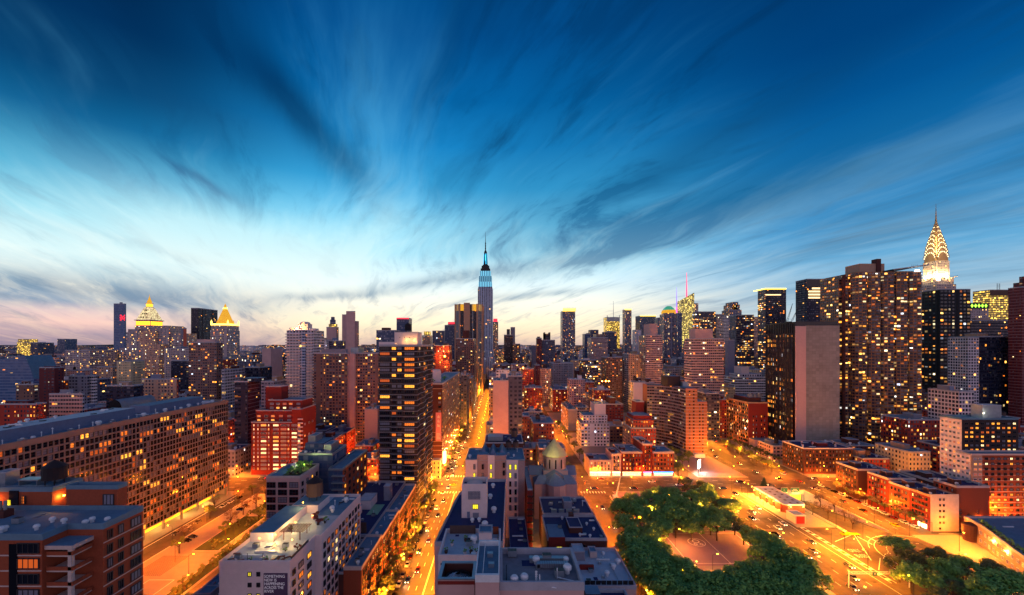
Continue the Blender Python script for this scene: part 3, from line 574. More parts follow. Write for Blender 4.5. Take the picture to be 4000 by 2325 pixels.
# ---------------------------------------------------------------- landmarks
def land(short, x0, x1, yt, Y): LAND.append(((x0+x1)/2, yt, x1-x0, Y, short))
def sq(cx, cy, r): return [(cx-r,cy-r), (cx+r,cy-r), (cx+r,cy+r), (cx-r,cy+r)]
def octo(cx, cy, r, c=.42):
    k = r*(1-c); return [(cx-k,cy-r), (cx+k,cy-r), (cx+r,cy-k), (cx+r,cy+k), (cx+k,cy+r), (cx-k,cy+r), (cx-r,cy+k), (cx-r,cy-k)]
def lamp_at(o, name, x, y, z, m='lamp_sodium', r=.35, power=0, col=(1,.45,.12), lname='lamp_or_fill_light'):
    b = MB(m); b.lathe(x, y, [(0,z-r), (r*.8,z-r*.6), (r,z), (r*.8,z+r*.6), (0,z+r)], 8); c = child(o, name, b)
    if power:
        L = bpy.data.lights.new(lname, 'POINT'); L.energy = power; L.color = col; L.shadow_soft_size = .4
        lo = bpy.data.objects.new(lname, L); COL.objects.link(lo); lo.parent = c; lo.location = (x, y-.8, z)
    return c
def point(x, y, z, power, col=(1,.45,.12), size=.5, parent=None, name='lamp_or_fill_light'):
    L = bpy.data.lights.new(name, 'POINT'); L.energy = power; L.color = col; L.shadow_soft_size = size
    o = bpy.data.objects.new(name, L); COL.objects.link(o); o.location = (x, y, z)
    if parent: o.parent = parent; o.location = (x-parent.location.x, y-parent.location.y, z-parent.location.z)
    return o
# emissive details on buildings that already stand
def last(short):
    return next(l for l in LAND if l[4] == short)
def byl(s):
    return next(o for o in bpy.data.objects if o.get('label','').startswith(s))
o = byl('slim blue glass tower'); Yq = 899.6
b = MB('sign_red'); x0, z0 = PX(469,Yq), PZ(1252,Yq)
for i, j in ((0,0),(0,2),(0,3),(0,5),(1,0),(1,5),(2,1),(2,4),(3,2),(3,3),(4,1),(4,4),(5,0),(5,5),(5,2),(5,3),(1,3),(2,2)):
    b.box(x0+i*1.9, x0+i*1.9+1.5, Yq-.5, Yq, z0+j*2.1, z0+j*2.1+1.7)
child(o, 'emblem', b)
def strip(lab, name, m, x0, x1, y0, y1, Y, th=.6):
    b = MB(m); b.box(PX(x0,Y), PX(x1,Y), Y-th, Y+.05, PZ(y1,Y), PZ(y0,Y), bottom=True); return child(byl(lab), name, b)
strip('grey glass tower with a thin red', 'roof_light', 'sign_red', 1549, 1597, 1243, 1246, 849.4)
strip('pale blue stepped tower', 'roof_light', 'sign_red', 1752, 1775, 1259, 1266, 861)
strip('yellow lit screen fronted', 'glass_crown', 'metal', 2370, 2421, 1240, 1256, 1599)
o = byl('yellow lit screen fronted'); b = MB('metal'); xm = PX(2396,1620); b.tube((xm,1620,PZ(1240,1620)), (xm,1620,PZ(1176,1620)), 1.1, .4)
for q in (2371, 2419): b.box(PX(q,1599), PX(q+2,1599), 1598, 1600, PZ(1240,1599), PZ(1232,1599))
child(o, 'mast', b)
o = byl('tall pale office slab'); b = MB('rim_gold', 'stone')
for i in range(11):
    xa = PX(2198.5+i*4.6,1499); b.box(xa, xa+2.6, 1497.5, 1499.9, PZ(1216,1500), PZ(1206,1500)); b.box(xa+2.6, xa+4.3, 1496.5, 1499.9, PZ(1216,1500), PZ(1203,1500), 1)
child(o, 'lit_crown', b)
strip('very slim white striped', 'roof_light', 'rim_gold', 2441, 2467, 1206, 1211, 1399)
strip('pale glass box tower', 'roof_light', 'rim_gold', 2500, 2562, 1232.5, 1235, 1449)
strip('tall dark blue office tower', 'roof_light', 'rim_gold', 2990, 3071, 1126, 1130, 699.3)
b = MB('rim_gold'); b.box(PX(2990,700)-.7, PX(2990,700)-.05, 700, 732, PZ(1130,700), PZ(1126,700)); child(byl('tall dark blue office tower'), 'roof_light', b)
strip('tall dark blue office tower', 'lit_floor', 'pane_pale', 2990, 3050, 1150, 1154, 699.3)
for y in (1124, 1136, 1148, 1160): strip('black ribbed office tower', 'lit_floor', 'pane_pale', 3158+(y==1124)*14, 3282, y, y+6, 599.4)
strip('black ribbed office tower', 'louvre_band', 'black_glass', 3152, 3290, 1092, 1120, 599.6)
strip('gold lit office tower', 'louvre_band', 'tank_wood', 3867, 3940, 1134, 1156, 679)
b = MB('dark_metal'); cx = PX(3900, 690)
for k in (-2, 2): b.tube((cx+k,690,PZ(1133,690)), (cx+k,690,PZ(1108,690)), .25)
for j in range(5): b.box(cx-3.4, cx+3.4, 689.8, 690.2, PZ(1130-j*5,690), PZ(1129.2-j*5,690), bottom=True)
child(byl('gold lit office tower'), 'mast', b)
o = byl('stone tower with a zigzag'); g = MB('sign_green_lit', 'dark_metal')
g.box(PX(3790,599), PX(3862,599), 598.6, 599.4, PZ(1205,600), PZ(1184,600), 1)
for i in range(5):
    cx = PX(3799+i*13.5, 598); cz = PZ(1194.5, 598); r = 2.1
    g.face([(cx-r,598.5,cz), (cx,598.5,cz-r*1.4), (cx+r,598.5,cz), (cx,598.5,cz+r*1.4)], 0)
child(o, 'diamond_band', g)
lamp_at(byl('brown building under a red'), 'roof_lamp', PX(2043,636), 636, PZ(1437,636), 'lamp_sodium', 1.0, 60000, (1,.25,.05))
for q in (2352, 2366, 2378): lamp_at(byl('dark maroon flat topped'), 'roof_lamp', PX(q,446), 446, PZ(1553,446)+18, 'lamp_sodium', .7, 22000, (1,.35,.05))
lamp_at(byl('orange floodlit brick'), 'flood_lamp', PX(1738,596), 596, PZ(1392,596), 'lamp_sodium', .9, 110000, (1,.4,.06))
for q in (28, 60, 88): lamp_at(byl('long red brick building'), 'flood_lamp', PX(q,306), 306, PZ(1574,306), 'lamp_white', .35, 9000, (1,.75,.3))
lamp_at(byl('low orange') if False else byl('orange lit low brick'), 'wall_lamp', PX(1340,416), 416, PZ(1628,416), 'lamp_sodium', .5, 60000, (1,.4,.08))

# clock tower with the floodlit pyramid
Yt = 880.; cx = PX(584, Yt+17); cy = Yt+17
o = root('clock_tower', 'tall campanile tower with a floodlit white pyramid roof and gold lantern', 'tower', (cx, cy, 0)); k = Yt/F
child(o, 'shaft', MB('f_stone','roof').box(cx-17, cx+17, cy-17, cy+17, 0, PZ(1272,Yt), 0, 1, ST['f_stone']))
b = MB('glow_gold','stone'); zb, zt = PZ(1272,Yt), PZ(1252,Yt)
b.box(cx-16, cx+16, cy-16, cy+16, zb, zt, 1)
for i in range(7):
    for s in (-1, 1):
        b.box(cx-15+i*4.4, cx-12+i*4.4, cy-16.4, cy-16, zb+1, zt-2, 0); b.box(cx+16, cx+16.4, cy-15+i*4.4, cy-12+i*4.4, zb+1, zt-2, 0)
b.box(cx-18, cx+18, cy-18, cy+18, zt, zt+1.6, 1); child(o, 'loggia', b)
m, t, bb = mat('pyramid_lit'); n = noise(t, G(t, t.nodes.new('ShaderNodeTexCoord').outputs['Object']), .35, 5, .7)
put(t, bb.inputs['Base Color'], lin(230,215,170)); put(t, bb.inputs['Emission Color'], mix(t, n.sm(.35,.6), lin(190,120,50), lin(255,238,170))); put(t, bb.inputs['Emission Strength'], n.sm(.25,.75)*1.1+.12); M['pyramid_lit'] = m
b = MB('pyramid_lit','dark_metal'); zp = PZ(1199,Yt)
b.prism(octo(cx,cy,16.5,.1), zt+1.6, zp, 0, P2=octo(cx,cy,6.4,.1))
for r in range(3):
    for i in range(3-r//2):
        w = 5.4-r*1.2; x = cx-w+i*w if r < 2 else cx-w/2+i*w; f_ = (r*.27+.12); yy = cy-16.5+f_*10.1; z = zt+2+(zp-zt)*f_
        b.box(x-.9, x+.9, yy-.2, yy+3, z, z+3, 1)
child(o, 'pyramid_roof', b)
b = MB('stone','glow_gold'); b.prism(octo(cx,cy,6.6), zp, zp+1.2); b.prism(octo(cx,cy,5.2), zp+1.2, PZ(1184,Yt), 1); b.prism(octo(cx,cy,6.2), PZ(1184,Yt), PZ(1182,Yt)); child(o, 'lantern', b)
b = MB('panel_gold'); b.lathe(cx, cy, [(4.6,PZ(1182,Yt)), (4.4,PZ(1175,Yt)), (2.4,PZ(1168,Yt)), (1.3,PZ(1160,Yt)), (.5,PZ(1155,Yt)), (.2,PZ(1147,Yt)), (0,PZ(1146,Yt))], 8); child(o, 'gilded_cupola', b)
lamp_at(o, 'flood_lamp', cx, cy-19, PZ(1286,Yt), 'lamp_sodium', 1.3, 120000, (1,.45,.2))
reg(cx-17, cx+17, cy-17, cy+17, 200, 1380); land('floodlit pyramid tower', 552, 614, 1150, Yt)
# stepped stone block in front of it
Yb = 760.; o = root('stone_office_building', 'massive stepped stone office building below the floodlit white pyramid', 'building', (PX(600,Yb), Yb+30, 0))
for nm, x0, x1, yt, dy in (('wing',492,545,1298,6), ('wing',500,540,1286,14), ('main_block',545,606,1292,0), ('main_block',606,660,1275,6), ('upper_block',548,655,1272,24), ('wing',660,708,1302,10), ('base_block',466,560,1360,-8), ('base_block',560,625,1345,-12), ('front_block',575,622,1392,-20)):
    f_ = 'f_stonepink' if x0 in (545, 560, 575) else 'f_stone'
    child(o, nm, MB(f_,'roof').box(PX(x0,Yb+dy), PX(x1,Yb+dy), Yb+dy, Yb+dy+40, 0, PZ(yt,Yb+dy), 0, 1, ST[f_]))
reg(PX(466,Yb), PX(708,Yb), Yb-20, Yb+64, 130, 1425); land('massive stepped stone building', 492, 708, 1275, Yb)
o = building('office_tower', 'narrow tower with an orange pink side left of the dark brown slab', 706, 716, 1284, 730, 729, f='f_grey', yb=1362, plain_roof=True)
c = next(q for q in o.children if q.name.startswith('wall')); plain('terracotta', lin(226,110,84), .8); c.data.materials[2] = M['terracotta']; c.data.polygons[1].material_index = 2  # the right side alone is coloured orange pink

# gold pyramid tower
Yt = 800.; cx = PX(880,Yt+20); cy = Yt+20; R = 19.
o = root('gold_roofed_tower', 'stone tower with setbacks crowned by a glowing gold pyramid and corner pinnacles', 'tower', (cx, cy, 0))
for nm, r, y_ in (('shaft',R,1290), ('upper_shaft',R*.94,1270), ('base_block',R*1.22,1392)): child(o, nm, MB('f_stone','roof').prism(octo(cx,cy,r,.16), 0, PZ(y_,Yt), 0, 1, ST['f_stone']))
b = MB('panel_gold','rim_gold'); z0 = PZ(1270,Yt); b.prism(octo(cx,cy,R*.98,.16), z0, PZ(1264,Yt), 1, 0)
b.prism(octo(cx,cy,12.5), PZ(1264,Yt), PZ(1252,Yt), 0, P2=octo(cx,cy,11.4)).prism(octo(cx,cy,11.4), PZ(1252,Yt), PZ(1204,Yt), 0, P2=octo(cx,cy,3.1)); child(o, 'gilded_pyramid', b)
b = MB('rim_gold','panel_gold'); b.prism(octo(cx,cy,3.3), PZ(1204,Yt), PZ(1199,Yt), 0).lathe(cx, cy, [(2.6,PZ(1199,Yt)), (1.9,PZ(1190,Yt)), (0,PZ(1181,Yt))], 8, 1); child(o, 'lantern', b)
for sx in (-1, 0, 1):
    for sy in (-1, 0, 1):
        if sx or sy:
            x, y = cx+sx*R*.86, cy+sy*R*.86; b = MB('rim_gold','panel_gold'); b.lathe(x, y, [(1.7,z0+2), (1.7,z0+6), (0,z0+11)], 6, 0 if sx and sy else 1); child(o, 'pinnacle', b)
reg(cx-R, cx+R, cy-R, cy+R, 140, 1400); land('glowing gold pyramid tower', 830, 925, 1183, Yt)

# tallest tower with the antenna
Yt = 1200.; cx = PX(1896.5,Yt+22); cy = Yt+22
o = root('spired_skyscraper', 'tallest stone skyscraper with cyan lit upper tiers and a needle antenna', 'skyscraper', (cx, cy, 0))
def tier(nm, xw, y0, y1, f_='f_esb', d=None, top='roof', ch=.0):
    r = xw*Yt/F/2; P = octo(cx, cy, r, ch) if ch else sq(cx, cy, r)
    return child(o, nm, MB(f_, top).prism(P, PZ(y0,Yt) if y0 else 0, PZ(y1,Yt), 0, 1, ST.get(f_, (3,3))))
tier('base_block', 74, 0, 1395); tier('lower_block', 66, 0, 1370); tier('shaft', 55, 0, 1120); tier('shoulder', 58, 0, 1127)
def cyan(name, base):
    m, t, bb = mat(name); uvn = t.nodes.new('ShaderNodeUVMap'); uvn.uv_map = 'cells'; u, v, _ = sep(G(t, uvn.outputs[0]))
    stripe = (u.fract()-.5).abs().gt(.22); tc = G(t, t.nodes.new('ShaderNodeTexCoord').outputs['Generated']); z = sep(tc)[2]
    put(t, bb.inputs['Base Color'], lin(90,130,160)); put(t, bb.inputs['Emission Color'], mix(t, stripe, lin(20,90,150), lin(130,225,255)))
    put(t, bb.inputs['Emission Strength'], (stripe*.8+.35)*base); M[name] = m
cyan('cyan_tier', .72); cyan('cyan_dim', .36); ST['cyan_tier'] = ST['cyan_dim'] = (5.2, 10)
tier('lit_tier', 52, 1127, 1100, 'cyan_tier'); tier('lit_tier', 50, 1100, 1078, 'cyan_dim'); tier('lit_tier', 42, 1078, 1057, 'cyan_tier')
tier('cap', 37, 1057, 1046, 'dark_metal', ch=.3); tier('cap', 30, 1046, 1035, 'dark_metal', ch=.3)
b = MB('dark_metal','glow_cyan'); s = Yt/F
b.lathe(cx, cy, [(12*s,PZ(1035,Yt)), (12*s,PZ(1032,Yt)), (8.5*s,PZ(1028,Yt)), (6.4*s,PZ(990,Yt)), (6*s,PZ(982,Yt)), (5.5*s,PZ(978,Yt)), (2.5*s,PZ(972,Yt))], 12, 0)
for a in range(4): t_ = pi/4+a*pi/2-pi/2; b.tube((cx+7.9*s*cos(t_-.5), cy+7.9*s*sin(t_-.5), PZ(1028,Yt)), (cx+6.3*s*cos(t_-.5), cy+6.3*s*sin(t_-.5), PZ(985,Yt)), 1.1, .8, m=1)
b.box(cx-1.3, cx+1.3, cy-7.6*s, cy-6*s, PZ(1026,Yt), PZ(990,Yt), 1); child(o, 'mooring_mast', b)
b = MB('dark_metal','lamp_red'); b.tube((cx,cy,PZ(974,Yt)), (cx,cy,PZ(940,Yt)), 1.7, 1.3, 8).tube((cx,cy,PZ(940,Yt)), (cx,cy,PZ(897,Yt)), .9, .2, 8)
for y_ in (965, 955, 944): b.lathe(cx, cy, [(1.6,PZ(y_,Yt)), (2.4,PZ(y_-1,Yt)), (1.6,PZ(y_-2,Yt))], 8)
child(o, 'antenna', b)
for q in range(2): tag(o, None)
reg(cx-22, cx+22, cy-22, cy+22, 380, 1460); land('tallest spired skyscraper', 1868, 1925, 897, Yt)

# gold crowned dark tower
Yt = 800.; cx = PX(1834,Yt+27); cy = Yt+27; R = 27.
o = root('office_tower', 'dark octagonal office tower with a glowing gold panelled crown left of the tallest spire', 'skyscraper', (cx, cy, 0))
child(o, 'shaft', MB('f_glassdark','roof').prism(octo(cx,cy,R-.5,.36), 0, PZ(1188,Yt), 0, 1, ST['f_glassdark']))
P = octo(cx, cy, R, .36); z1 = PZ(1187,Yt); zc = PZ(1214,Yt)
for i in range(8):
    a, c = P[i], P[(i+1)%8]
    for j, f_ in enumerate((0, .25, .5, .75)):
        if i in (2, 3, 4, 5) and j: continue
        x, y = a[0]+(c[0]-a[0])*f_, a[1]+(c[1]-a[1])*f_
        w = 1.5 if j == 0 else .5
        child(o, 'pier', MB('tan' if j == 0 else 'metal').box(x-w, x+w, y-w, y+w, 0, z1, bottom=True))
b = MB('panel_gold','tan')
for i in range(8):
    a, c = P[i], P[(i+1)%8]
    for j in range(3):
        if i in (0, 6) and False: continue
        A = (a[0]+(c[0]-a[0])*(j+.12)/3, a[1]+(c[1]-a[1])*(j+.12)/3); C = (a[0]+(c[0]-a[0])*(j+.88)/3, a[1]+(c[1]-a[1])*(j+.88)/3)
        if i != 0 or j != 1: b.wallq(A, C, zc, z1-1)
child(o, 'lit_crown', b)
b = MB('tan'); b.box(cx-9, cx+3, cy-R-1.2, cy-R+2, 0, z1+2); child(o, 'concrete_spine', b)
reg(cx-R, cx+R, cy-R, cy+R, 190, 1420); land('gold crowned dark tower', 1780, 1887, 1185, Yt)

# steel crowned tower with the lit arches
Yt = 640.; w = 20.6; X0 = PX(3658,Yt); cx, cy = X0+w/2, Yt+w/2; hw = w/2
o = root('art_deco_skyscraper', 'slender skyscraper with a floodlit crown of steel arches, triangular windows and a needle spire', 'skyscraper', (cx, cy, 0))
child(o, 'lower_block', MB('f_stone','roof').box(cx-hw-5, cx+hw+5, cy-hw-5, cy+hw+5, 0, PZ(1112,Yt), 0, 1, ST['f_stone']))
child(o, 'base_block', MB('f_stone','roof').box(cx-hw-3.3, cx+hw+3.3, cy-hw-3.3, cy+hw+3.3, 0, PZ(1084,Yt), 0, 1, ST['f_stone']))
zs = PZ(1018,Yt); child(o, 'shaft', MB('f_stone','roof').box(cx-hw, cx+hw, cy-hw, cy+hw, 0, zs, 0, 1, (2.4,3.4)))
m, t, bb = mat('steel_crown'); n = noise(t, G(t, t.nodes.new('ShaderNodeTexCoord').outputs['Object']), .9, 4, .7); put(t, bb.inputs['Base Color'], lin(150,122,92)); bb.inputs['Metallic'].default_value = .4; bb.inputs['Roughness'].default_value = .45
M['steel_crown'] = m
prof = [(1.0,1018), (.99,1000), (.93,978), (.85,955), (.72,935), (.55,915), (.38,895), (.24,878), (.14,866), (.10,862)]
b = MB('steel_crown')
for (r0,y0),(r1,y1) in zip(prof, prof[1:]): b.prism(octo(cx,cy,hw*r0,.18), PZ(y0,Yt), PZ(y1,Yt), 0, P2=octo(cx,cy,hw*r1,.18))
child(o, 'crown_shell', b)
b = MB('steel_crown'); b.lathe(cx, cy, [(2.2,PZ(873,Yt)), (1.7,PZ(866,Yt)), (.9,PZ(845,Yt)), (.45,PZ(815,Yt)), (.1,PZ(786,Yt))], 8); child(o, 'spire', b)
def face_pt(side, u, out, z):
    return {'S':(cx+u, cy-out, z), 'W':(cx-out, cy-u, z), 'E':(cx+out, cy+u, z), 'N':(cx-u, cy+out, z)}[side]
def rad(y_):
    for (r0,y0),(r1,y1) in zip(prof, prof[1:]):
        if y1 <= y_ <= y0: return hw*(r0+(r1-r0)*(y0-y_)/(y0-y1))
    return hw
for side in ('S','W','E','N'):
    for ti, (yc, r, n_) in enumerate(((1006,.93,9), (985,.82,8), (963,.70,7), (942,.56,6), (922,.40,5), (902,.26,3), (884,.14,2))):
        zc = PZ(yc,Yt); R_ = hw*r; rb = MB('steel_crown'); wb = []
        ou = rad(yc)*1.0
        K = 14
        for i in range(K):
            a0, a1 = pi*i/K, pi*(i+1)/K
            pts = []
            for (a, rr) in ((a0,R_*.98), (a1,R_*.98), (a1,R_*1.08), (a0,R_*1.08)):
                z = zc+rr*sin(a)*1.25; yy = 1349-(z-H)*F/Yt; oo = max(rad(min(1018,max(862,yy))), 0)+.35
                pts.append(face_pt(side, -rr*cos(a), oo, z))
            rb.face(pts)
        child(o, 'arch_rib', rb)
        for i in range(n_):
            a = pi*(i+.5)/n_; rr = R_*.82; z = zc+rr*sin(a)*1.25; yy = 1349-(z-H)*F/Yt; oo = max(rad(min(1018,max(862,yy))), 0)+.5; s_ = 1.25*(.55+.45*r)
            q = MB('glow_white_win'  if False else 'shop_white')
            P_ = [(-s_*.62,-s_*.8), (s_*.62,-s_*.8), (0,s_*1.2)]
            q.face([face_pt(side, -rr*cos(a)+px_, oo, z+pz_) for px_, pz_ in P_])
            if side in ('S','W'): child(o, 'triangular_window', q)
    for dx in (-.55, 0, .55):
        q = MB('dark_metal'); u = dx*hw; q.face([face_pt(side, u-1.3, hw+.15, PZ(1074,Yt)), face_pt(side, u+1.3, hw+.15, PZ(1074,Yt)), face_pt(side, u+1.3, hw+.15, PZ(1022 if dx else 1008,Yt)), face_pt(side, u-1.3, hw+.15, PZ(1022 if dx else 1008,Yt))]) if False else None
for u in (-hw-1.6, hw+1.6):
    pass
for (x, y, z, p) in ((cx-hw-3, cy-hw-3, PZ(1080,Yt), 90000), (cx+hw*.3, cy-hw-4, PZ(1078,Yt), 36000), (cx-hw-4, cy+hw*.3, PZ(1078,Yt), 36000), (cx-hw-14, cy-hw-14, PZ(960,Yt), 90000), (cx-hw-9, cy-hw-9, PZ(910,Yt), 30000)):
    pt = point(x, y, z, p, (1,.68,.25), 1., o, 'flood_light')
b = MB('billboard_white'); b.box(cx-hw-4.2, cx-hw+1.5, cy-hw-4.6, cy-hw-3.4, PZ(1096,Yt), PZ(1074,Yt)); child(o, 'flood_lamp_bank', b)
for sx, sy in ((-1,-1), (1,-1), (-1,1)): b = MB('steel_crown'); x, y = cx+sx*(hw+3.4), cy+sy*(hw+3.4); b.tube((x,y,PZ(1084,Yt)), (x+sx*3,y+sy*3,PZ(1080,Yt)), .8, .3); child(o, 'eagle_gargoyle', b)
reg(cx-hw-6, cx+hw+6, cy-hw-6, cy+hw+6, 240, 1130); land('steel arched skyscraper', 3596, 3733, 787, Yt)

# yellow crystal tower and the two spires
Yt = 1300.; k = Yt/F; X = lambda p: PX(p,Yt)
o = root('glass_tower', 'yellow lit crystal shaped glass tower with a slanting roof and a red tipped spire', 'skyscraper', (X(2688), Yt+20, 0))
b = MB('f_crystal','roof'); c_ = ST['f_crystal']
def quadwall(A, B_, za, zb): # slanted roofline wall
    w_ = math.hypot(B_[0]-A[0], B_[1]-A[1])/c_[0]; b.face([(*A,0), (*B_,0), (*B_,zb), (*A,za)], 0, [(0,0), (w_,0), (w_,zb/c_[1]), (0,za/c_[1])])
za, zb = PZ(1176,Yt), PZ(1143,Yt)
quadwall((X(2660),Yt), (X(2712),Yt), PZ(1172,Yt), zb); quadwall((X(2712),Yt), (X(2712),Yt+36), zb, PZ(1160,Yt)); quadwall((X(2712),Yt+36), (X(2660),Yt+36), PZ(1160,Yt), za); quadwall((X(2660),Yt+36), (X(2660),Yt), za, PZ(1172,Yt))
b.face([(X(2660),Yt,PZ(1172,Yt)), (X(2712),Yt,zb), (X(2712),Yt+36,PZ(1160,Yt)), (X(2660),Yt+36,za)], 1); child(o, 'glass_shaft', b)
b = MB('f_crystal','roof'); b.prism([(X(2640),Yt+2), (X(2662),Yt-2), (X(2662),Yt+30), (X(2640),Yt+30)], 0, PZ(1210,Yt), 0, 1, c_, P2=[(X(2652),Yt+2), (X(2662),Yt-2), (X(2662),Yt+30), (X(2652),Yt+30)]); child(o, 'glass_wing', b)
b = MB('metal','spire_red'); x = X(2690); b.tube((x,Yt+14,PZ(1165,Yt)), (x,Yt+14,PZ(1110,Yt)), 2.2, 1.4, 6, 1).tube((x,Yt+14,PZ(1110,Yt)), (x,Yt+14,PZ(1062,Yt)), 1.3, .4, 6, 1); child(o, 'spire', b)
reg(X(2640), X(2712), Yt-2, Yt+36, 260, 1330); land('yellow crystal tower', 2660, 2712, 1062, Yt)
Yt = 1170.; x = PX(2643,Yt); o = byl('blue glass block behind the violet'); b = MB('spire_violet','spire_red'); b.tube((x,Yt,PZ(1224,Yt)), (x,Yt,PZ(1160,Yt)), 1.6, 1.0).tube((x,Yt,PZ(1160,Yt)), (x,Yt,PZ(1122,Yt)), .9, .3)
for j in range(4): b.box(x-2.6+j*.3, x+2.6-j*.3, Yt-2, Yt+2, PZ(1221-j*6,Yt), PZ(1219-j*6,Yt), 1)
child(o, 'violet_spire', b)
# domed tower
Yt = 1000.; cx = PX(2612,Yt+17); cy = Yt+17; o = root('domed_tower', 'grey stone tower under a green glass dome with a floodlit yellow collar', 'skyscraper', (cx, cy, 0))
child(o, 'shaft', MB('f_piergrey','roof').prism(octo(cx,cy,17.2,.2), 0, PZ(1226,Yt), 0, 1, ST['f_piergrey']))
b = MB('panel_gold','f_piergrey'); b.prism(octo(cx,cy,14), PZ(1226,Yt), PZ(1219,Yt), 1); b.prism(octo(cx,cy,14.1), PZ(1222,Yt), PZ(1210,Yt), 0); child(o, 'lit_collar', b)
plain('dome_glass', lin(60,160,130), .3, emit=.35, ecol=lin(90,210,160)); b = MB('dome_glass'); b.prism(octo(cx,cy,12.6), PZ(1210,Yt), PZ(1203,Yt), 0, P2=octo(cx,cy,10.5)).prism(octo(cx,cy,10.5), PZ(1203,Yt), PZ(1194,Yt), 0, P2=octo(cx,cy,4.5)); child(o, 'dome', b)
for p in ((2586,-1), (2638,1)):
    child(o, 'corner_pinnacle', MB('panel_gold').lathe(PX(p[0],Yt+4), Yt+4, [(2,PZ(1226,Yt)), (2,PZ(1219,Yt)), (0,PZ(1214,Yt))], 6))
reg(cx-18, cx+18, cy-18, cy+18, 180, 1400); land('green domed tower', 2585, 2640, 1193, Yt)

# white tower with curved balconies
Yt = 420.; o = root('apartment_tower', 'white apartment tower with rounded corner balconies stacked to the top', 'apartment tower', (PX(1165,Yt), Yt+12, 0))
Z = PZ(1290,Yt); xa, xb = PX(1112,Yt), PX(1223,Yt)
child(o, 'wall', MB('f_whitegrid','roof_pale').box(xa+1, xb, Yt+2, Yt+26, 0, Z, 0, 1, (3.1,3.0)))
child(o, 'glass_bay', MB('f_balcony','roof').box(PX(1178,Yt), PX(1190,Yt), Yt+.8, Yt+4, 0, Z, 0, 1, ST['f_balcony']))
nf = int(Z/3.0)
for i in range(12, nf):
    z = 3.0*i+.2
    for (xc, w_) in ((PX(1124,Yt), 3.6), (PX(1152,Yt), 4.6), (PX(1205,Yt), 3.4)):
        if xc > PX(1200,Yt) and i < nf-33: continue
        b = MB('white_wall'); P = [(xc-w_, Yt+2), *[(xc+w_*cos(a), Yt+2+2.6*sin(a)) for a in [pi+pi*j/6 for j in range(1, 6)]], (xc+w_, Yt+2)]
        b.prism(P, z, z+.95, bottom if False else 0); child(o, 'balcony', b)
for (p0, p1, y_) in ((1118,1150,1280), (1196,1218,1282)): child(o, 'mechanical_room', MB('white_wall','roof').box(PX(p0,Yt), PX(p1,Yt), Yt+6, Yt+16, Z, PZ(y_,Yt), 0, 1))
b = MB('white_wall'); q = PX(1169,Yt); b.box(q-5, q+5, Yt+8, Yt+18, Z, PZ(1263,Yt)).lathe(q, Yt+13, [(5,PZ(1263,Yt)), (4.8,PZ(1258,Yt)), (3,PZ(1255,Yt)), (0,PZ(1254.5,Yt))], 12); child(o, 'rounded_tank_house', b)
lamp_at(o, 'roof_lamp', PX(1162,Yt+4), Yt+4, PZ(1282,Yt), 'lamp_sodium', .4, 9000, (1,.5,.15))
reg(xa, xb, Yt, Yt+26, Z, 1590); land('white balcony tower', 1107, 1223, 1255, Yt)

# windowless concrete tower with one black glass side
Yt = 372.; X0 = PX(3106,Yt); X1 = PX(3280,Yt); Y2 = 413.; Z = PZ(1272,Yt); o = root('concrete_tower', 'huge windowless pinkish concrete slab tower with a black glass side wall', 'skyscraper', ((X0+X1)/2, (Yt+Y2)/2, 0))
m, t, bb = mat('panel_concrete'); tc = t.nodes.new('ShaderNodeUVMap'); tc.uv_map = 'cells'; u, v, _ = sep(G(t, tc.outputs[0]))
cell = wnoise(t, xyz(t, u.floor(), v.floor(), 1.)); big = noise(t, G(t, t.nodes.new('ShaderNodeTexCoord').outputs['Object']), .05, 4, .6); fg = noise(t, G(t, t.nodes.new('ShaderNodeTexCoord').outputs['Object']), .9, 4, .7)
j = ((u.fract()-.5).abs().gt(.46)+(v.fract()-.5).abs().gt(.45)).min(1.); f_ = cell*.2+.78+(big-.5)*.7+(fg-.5)*.16-j*.13
put(t, bb.inputs['Base Color'], mix(t, 1., lin(154,146,142), xyz(t, f_, f_, f_), 'MULTIPLY')); M['panel_concrete'] = m
b = MB('panel_concrete','roof','panel_concrete'); b.wallq((X0+9.5,Yt), (X1,Yt), 0, Z, 0, (3.2,2.6)).wallq((X1,Yt), (X1,Y2), 0, Z, 0, (3.2,2.6)).wallq((X0+9.5,Y2),(X0+9.5,Yt),0,Z,0,(3,3)); b.wallq((X1,Y2),(X0+9.5,Y2),0,Z,0,(3,3)); b.face([(X0+9.5,Yt,Z),(X1,Yt,Z),(X1,Y2,Z),(X0+9.5,Y2,Z)],1); child(o, 'concrete_wall', b)
child(o, 'concrete_pilaster', MB('stone_pink').box(X0, X0+9.4, Yt-.9, Yt+.0, 0, Z-.5))
st('f_sideglass', 2.6, 4.6, lin(26,26,42), .42, .58, .55, run=6, glass=lin(30,34,56), warm=.7, power=1.6, pier=lin(46,44,62), pierw=.1)
b = MB('f_sideglass','roof','black_glass'); b.wallq((X0,Y2), (X0,Yt+3), 0, PZ(1300,Yt), 0, ST['f_sideglass']); b.wallq((X0,Yt+3),(X0,Yt+.05),0,Z+3,2,(3,3)); b.wallq((X0,Y2),(X0,Yt+3),PZ(1300,Yt),Z+3,2,(3,3)); b.face([(X0,Y2,Z+3),(X0,Yt,Z+3),(X0+9.3,Yt,Z+3),(X0+9.3,Y2,Z+3)],1); b.wallq((X0,Yt+.05),(X0+9.4,Yt+.05),0,Z+3,2,(3,3)); child(o, 'glass_side', b)
for i in range(16):
    y = Yt+4+i*(Y2-Yt-4)/15.; child(o, 'mullion', MB('frame_dark').box(X0-.45, X0-.02, y-.18, y+.18, 0, Z+2.6))
b = MB('black_glass','roof_dark'); b.box(X0+3, X1-.5, Yt+1.5, Y2-2, Z, PZ(1256,Yt), 0, 1); child(o, 'roof_storey', b)
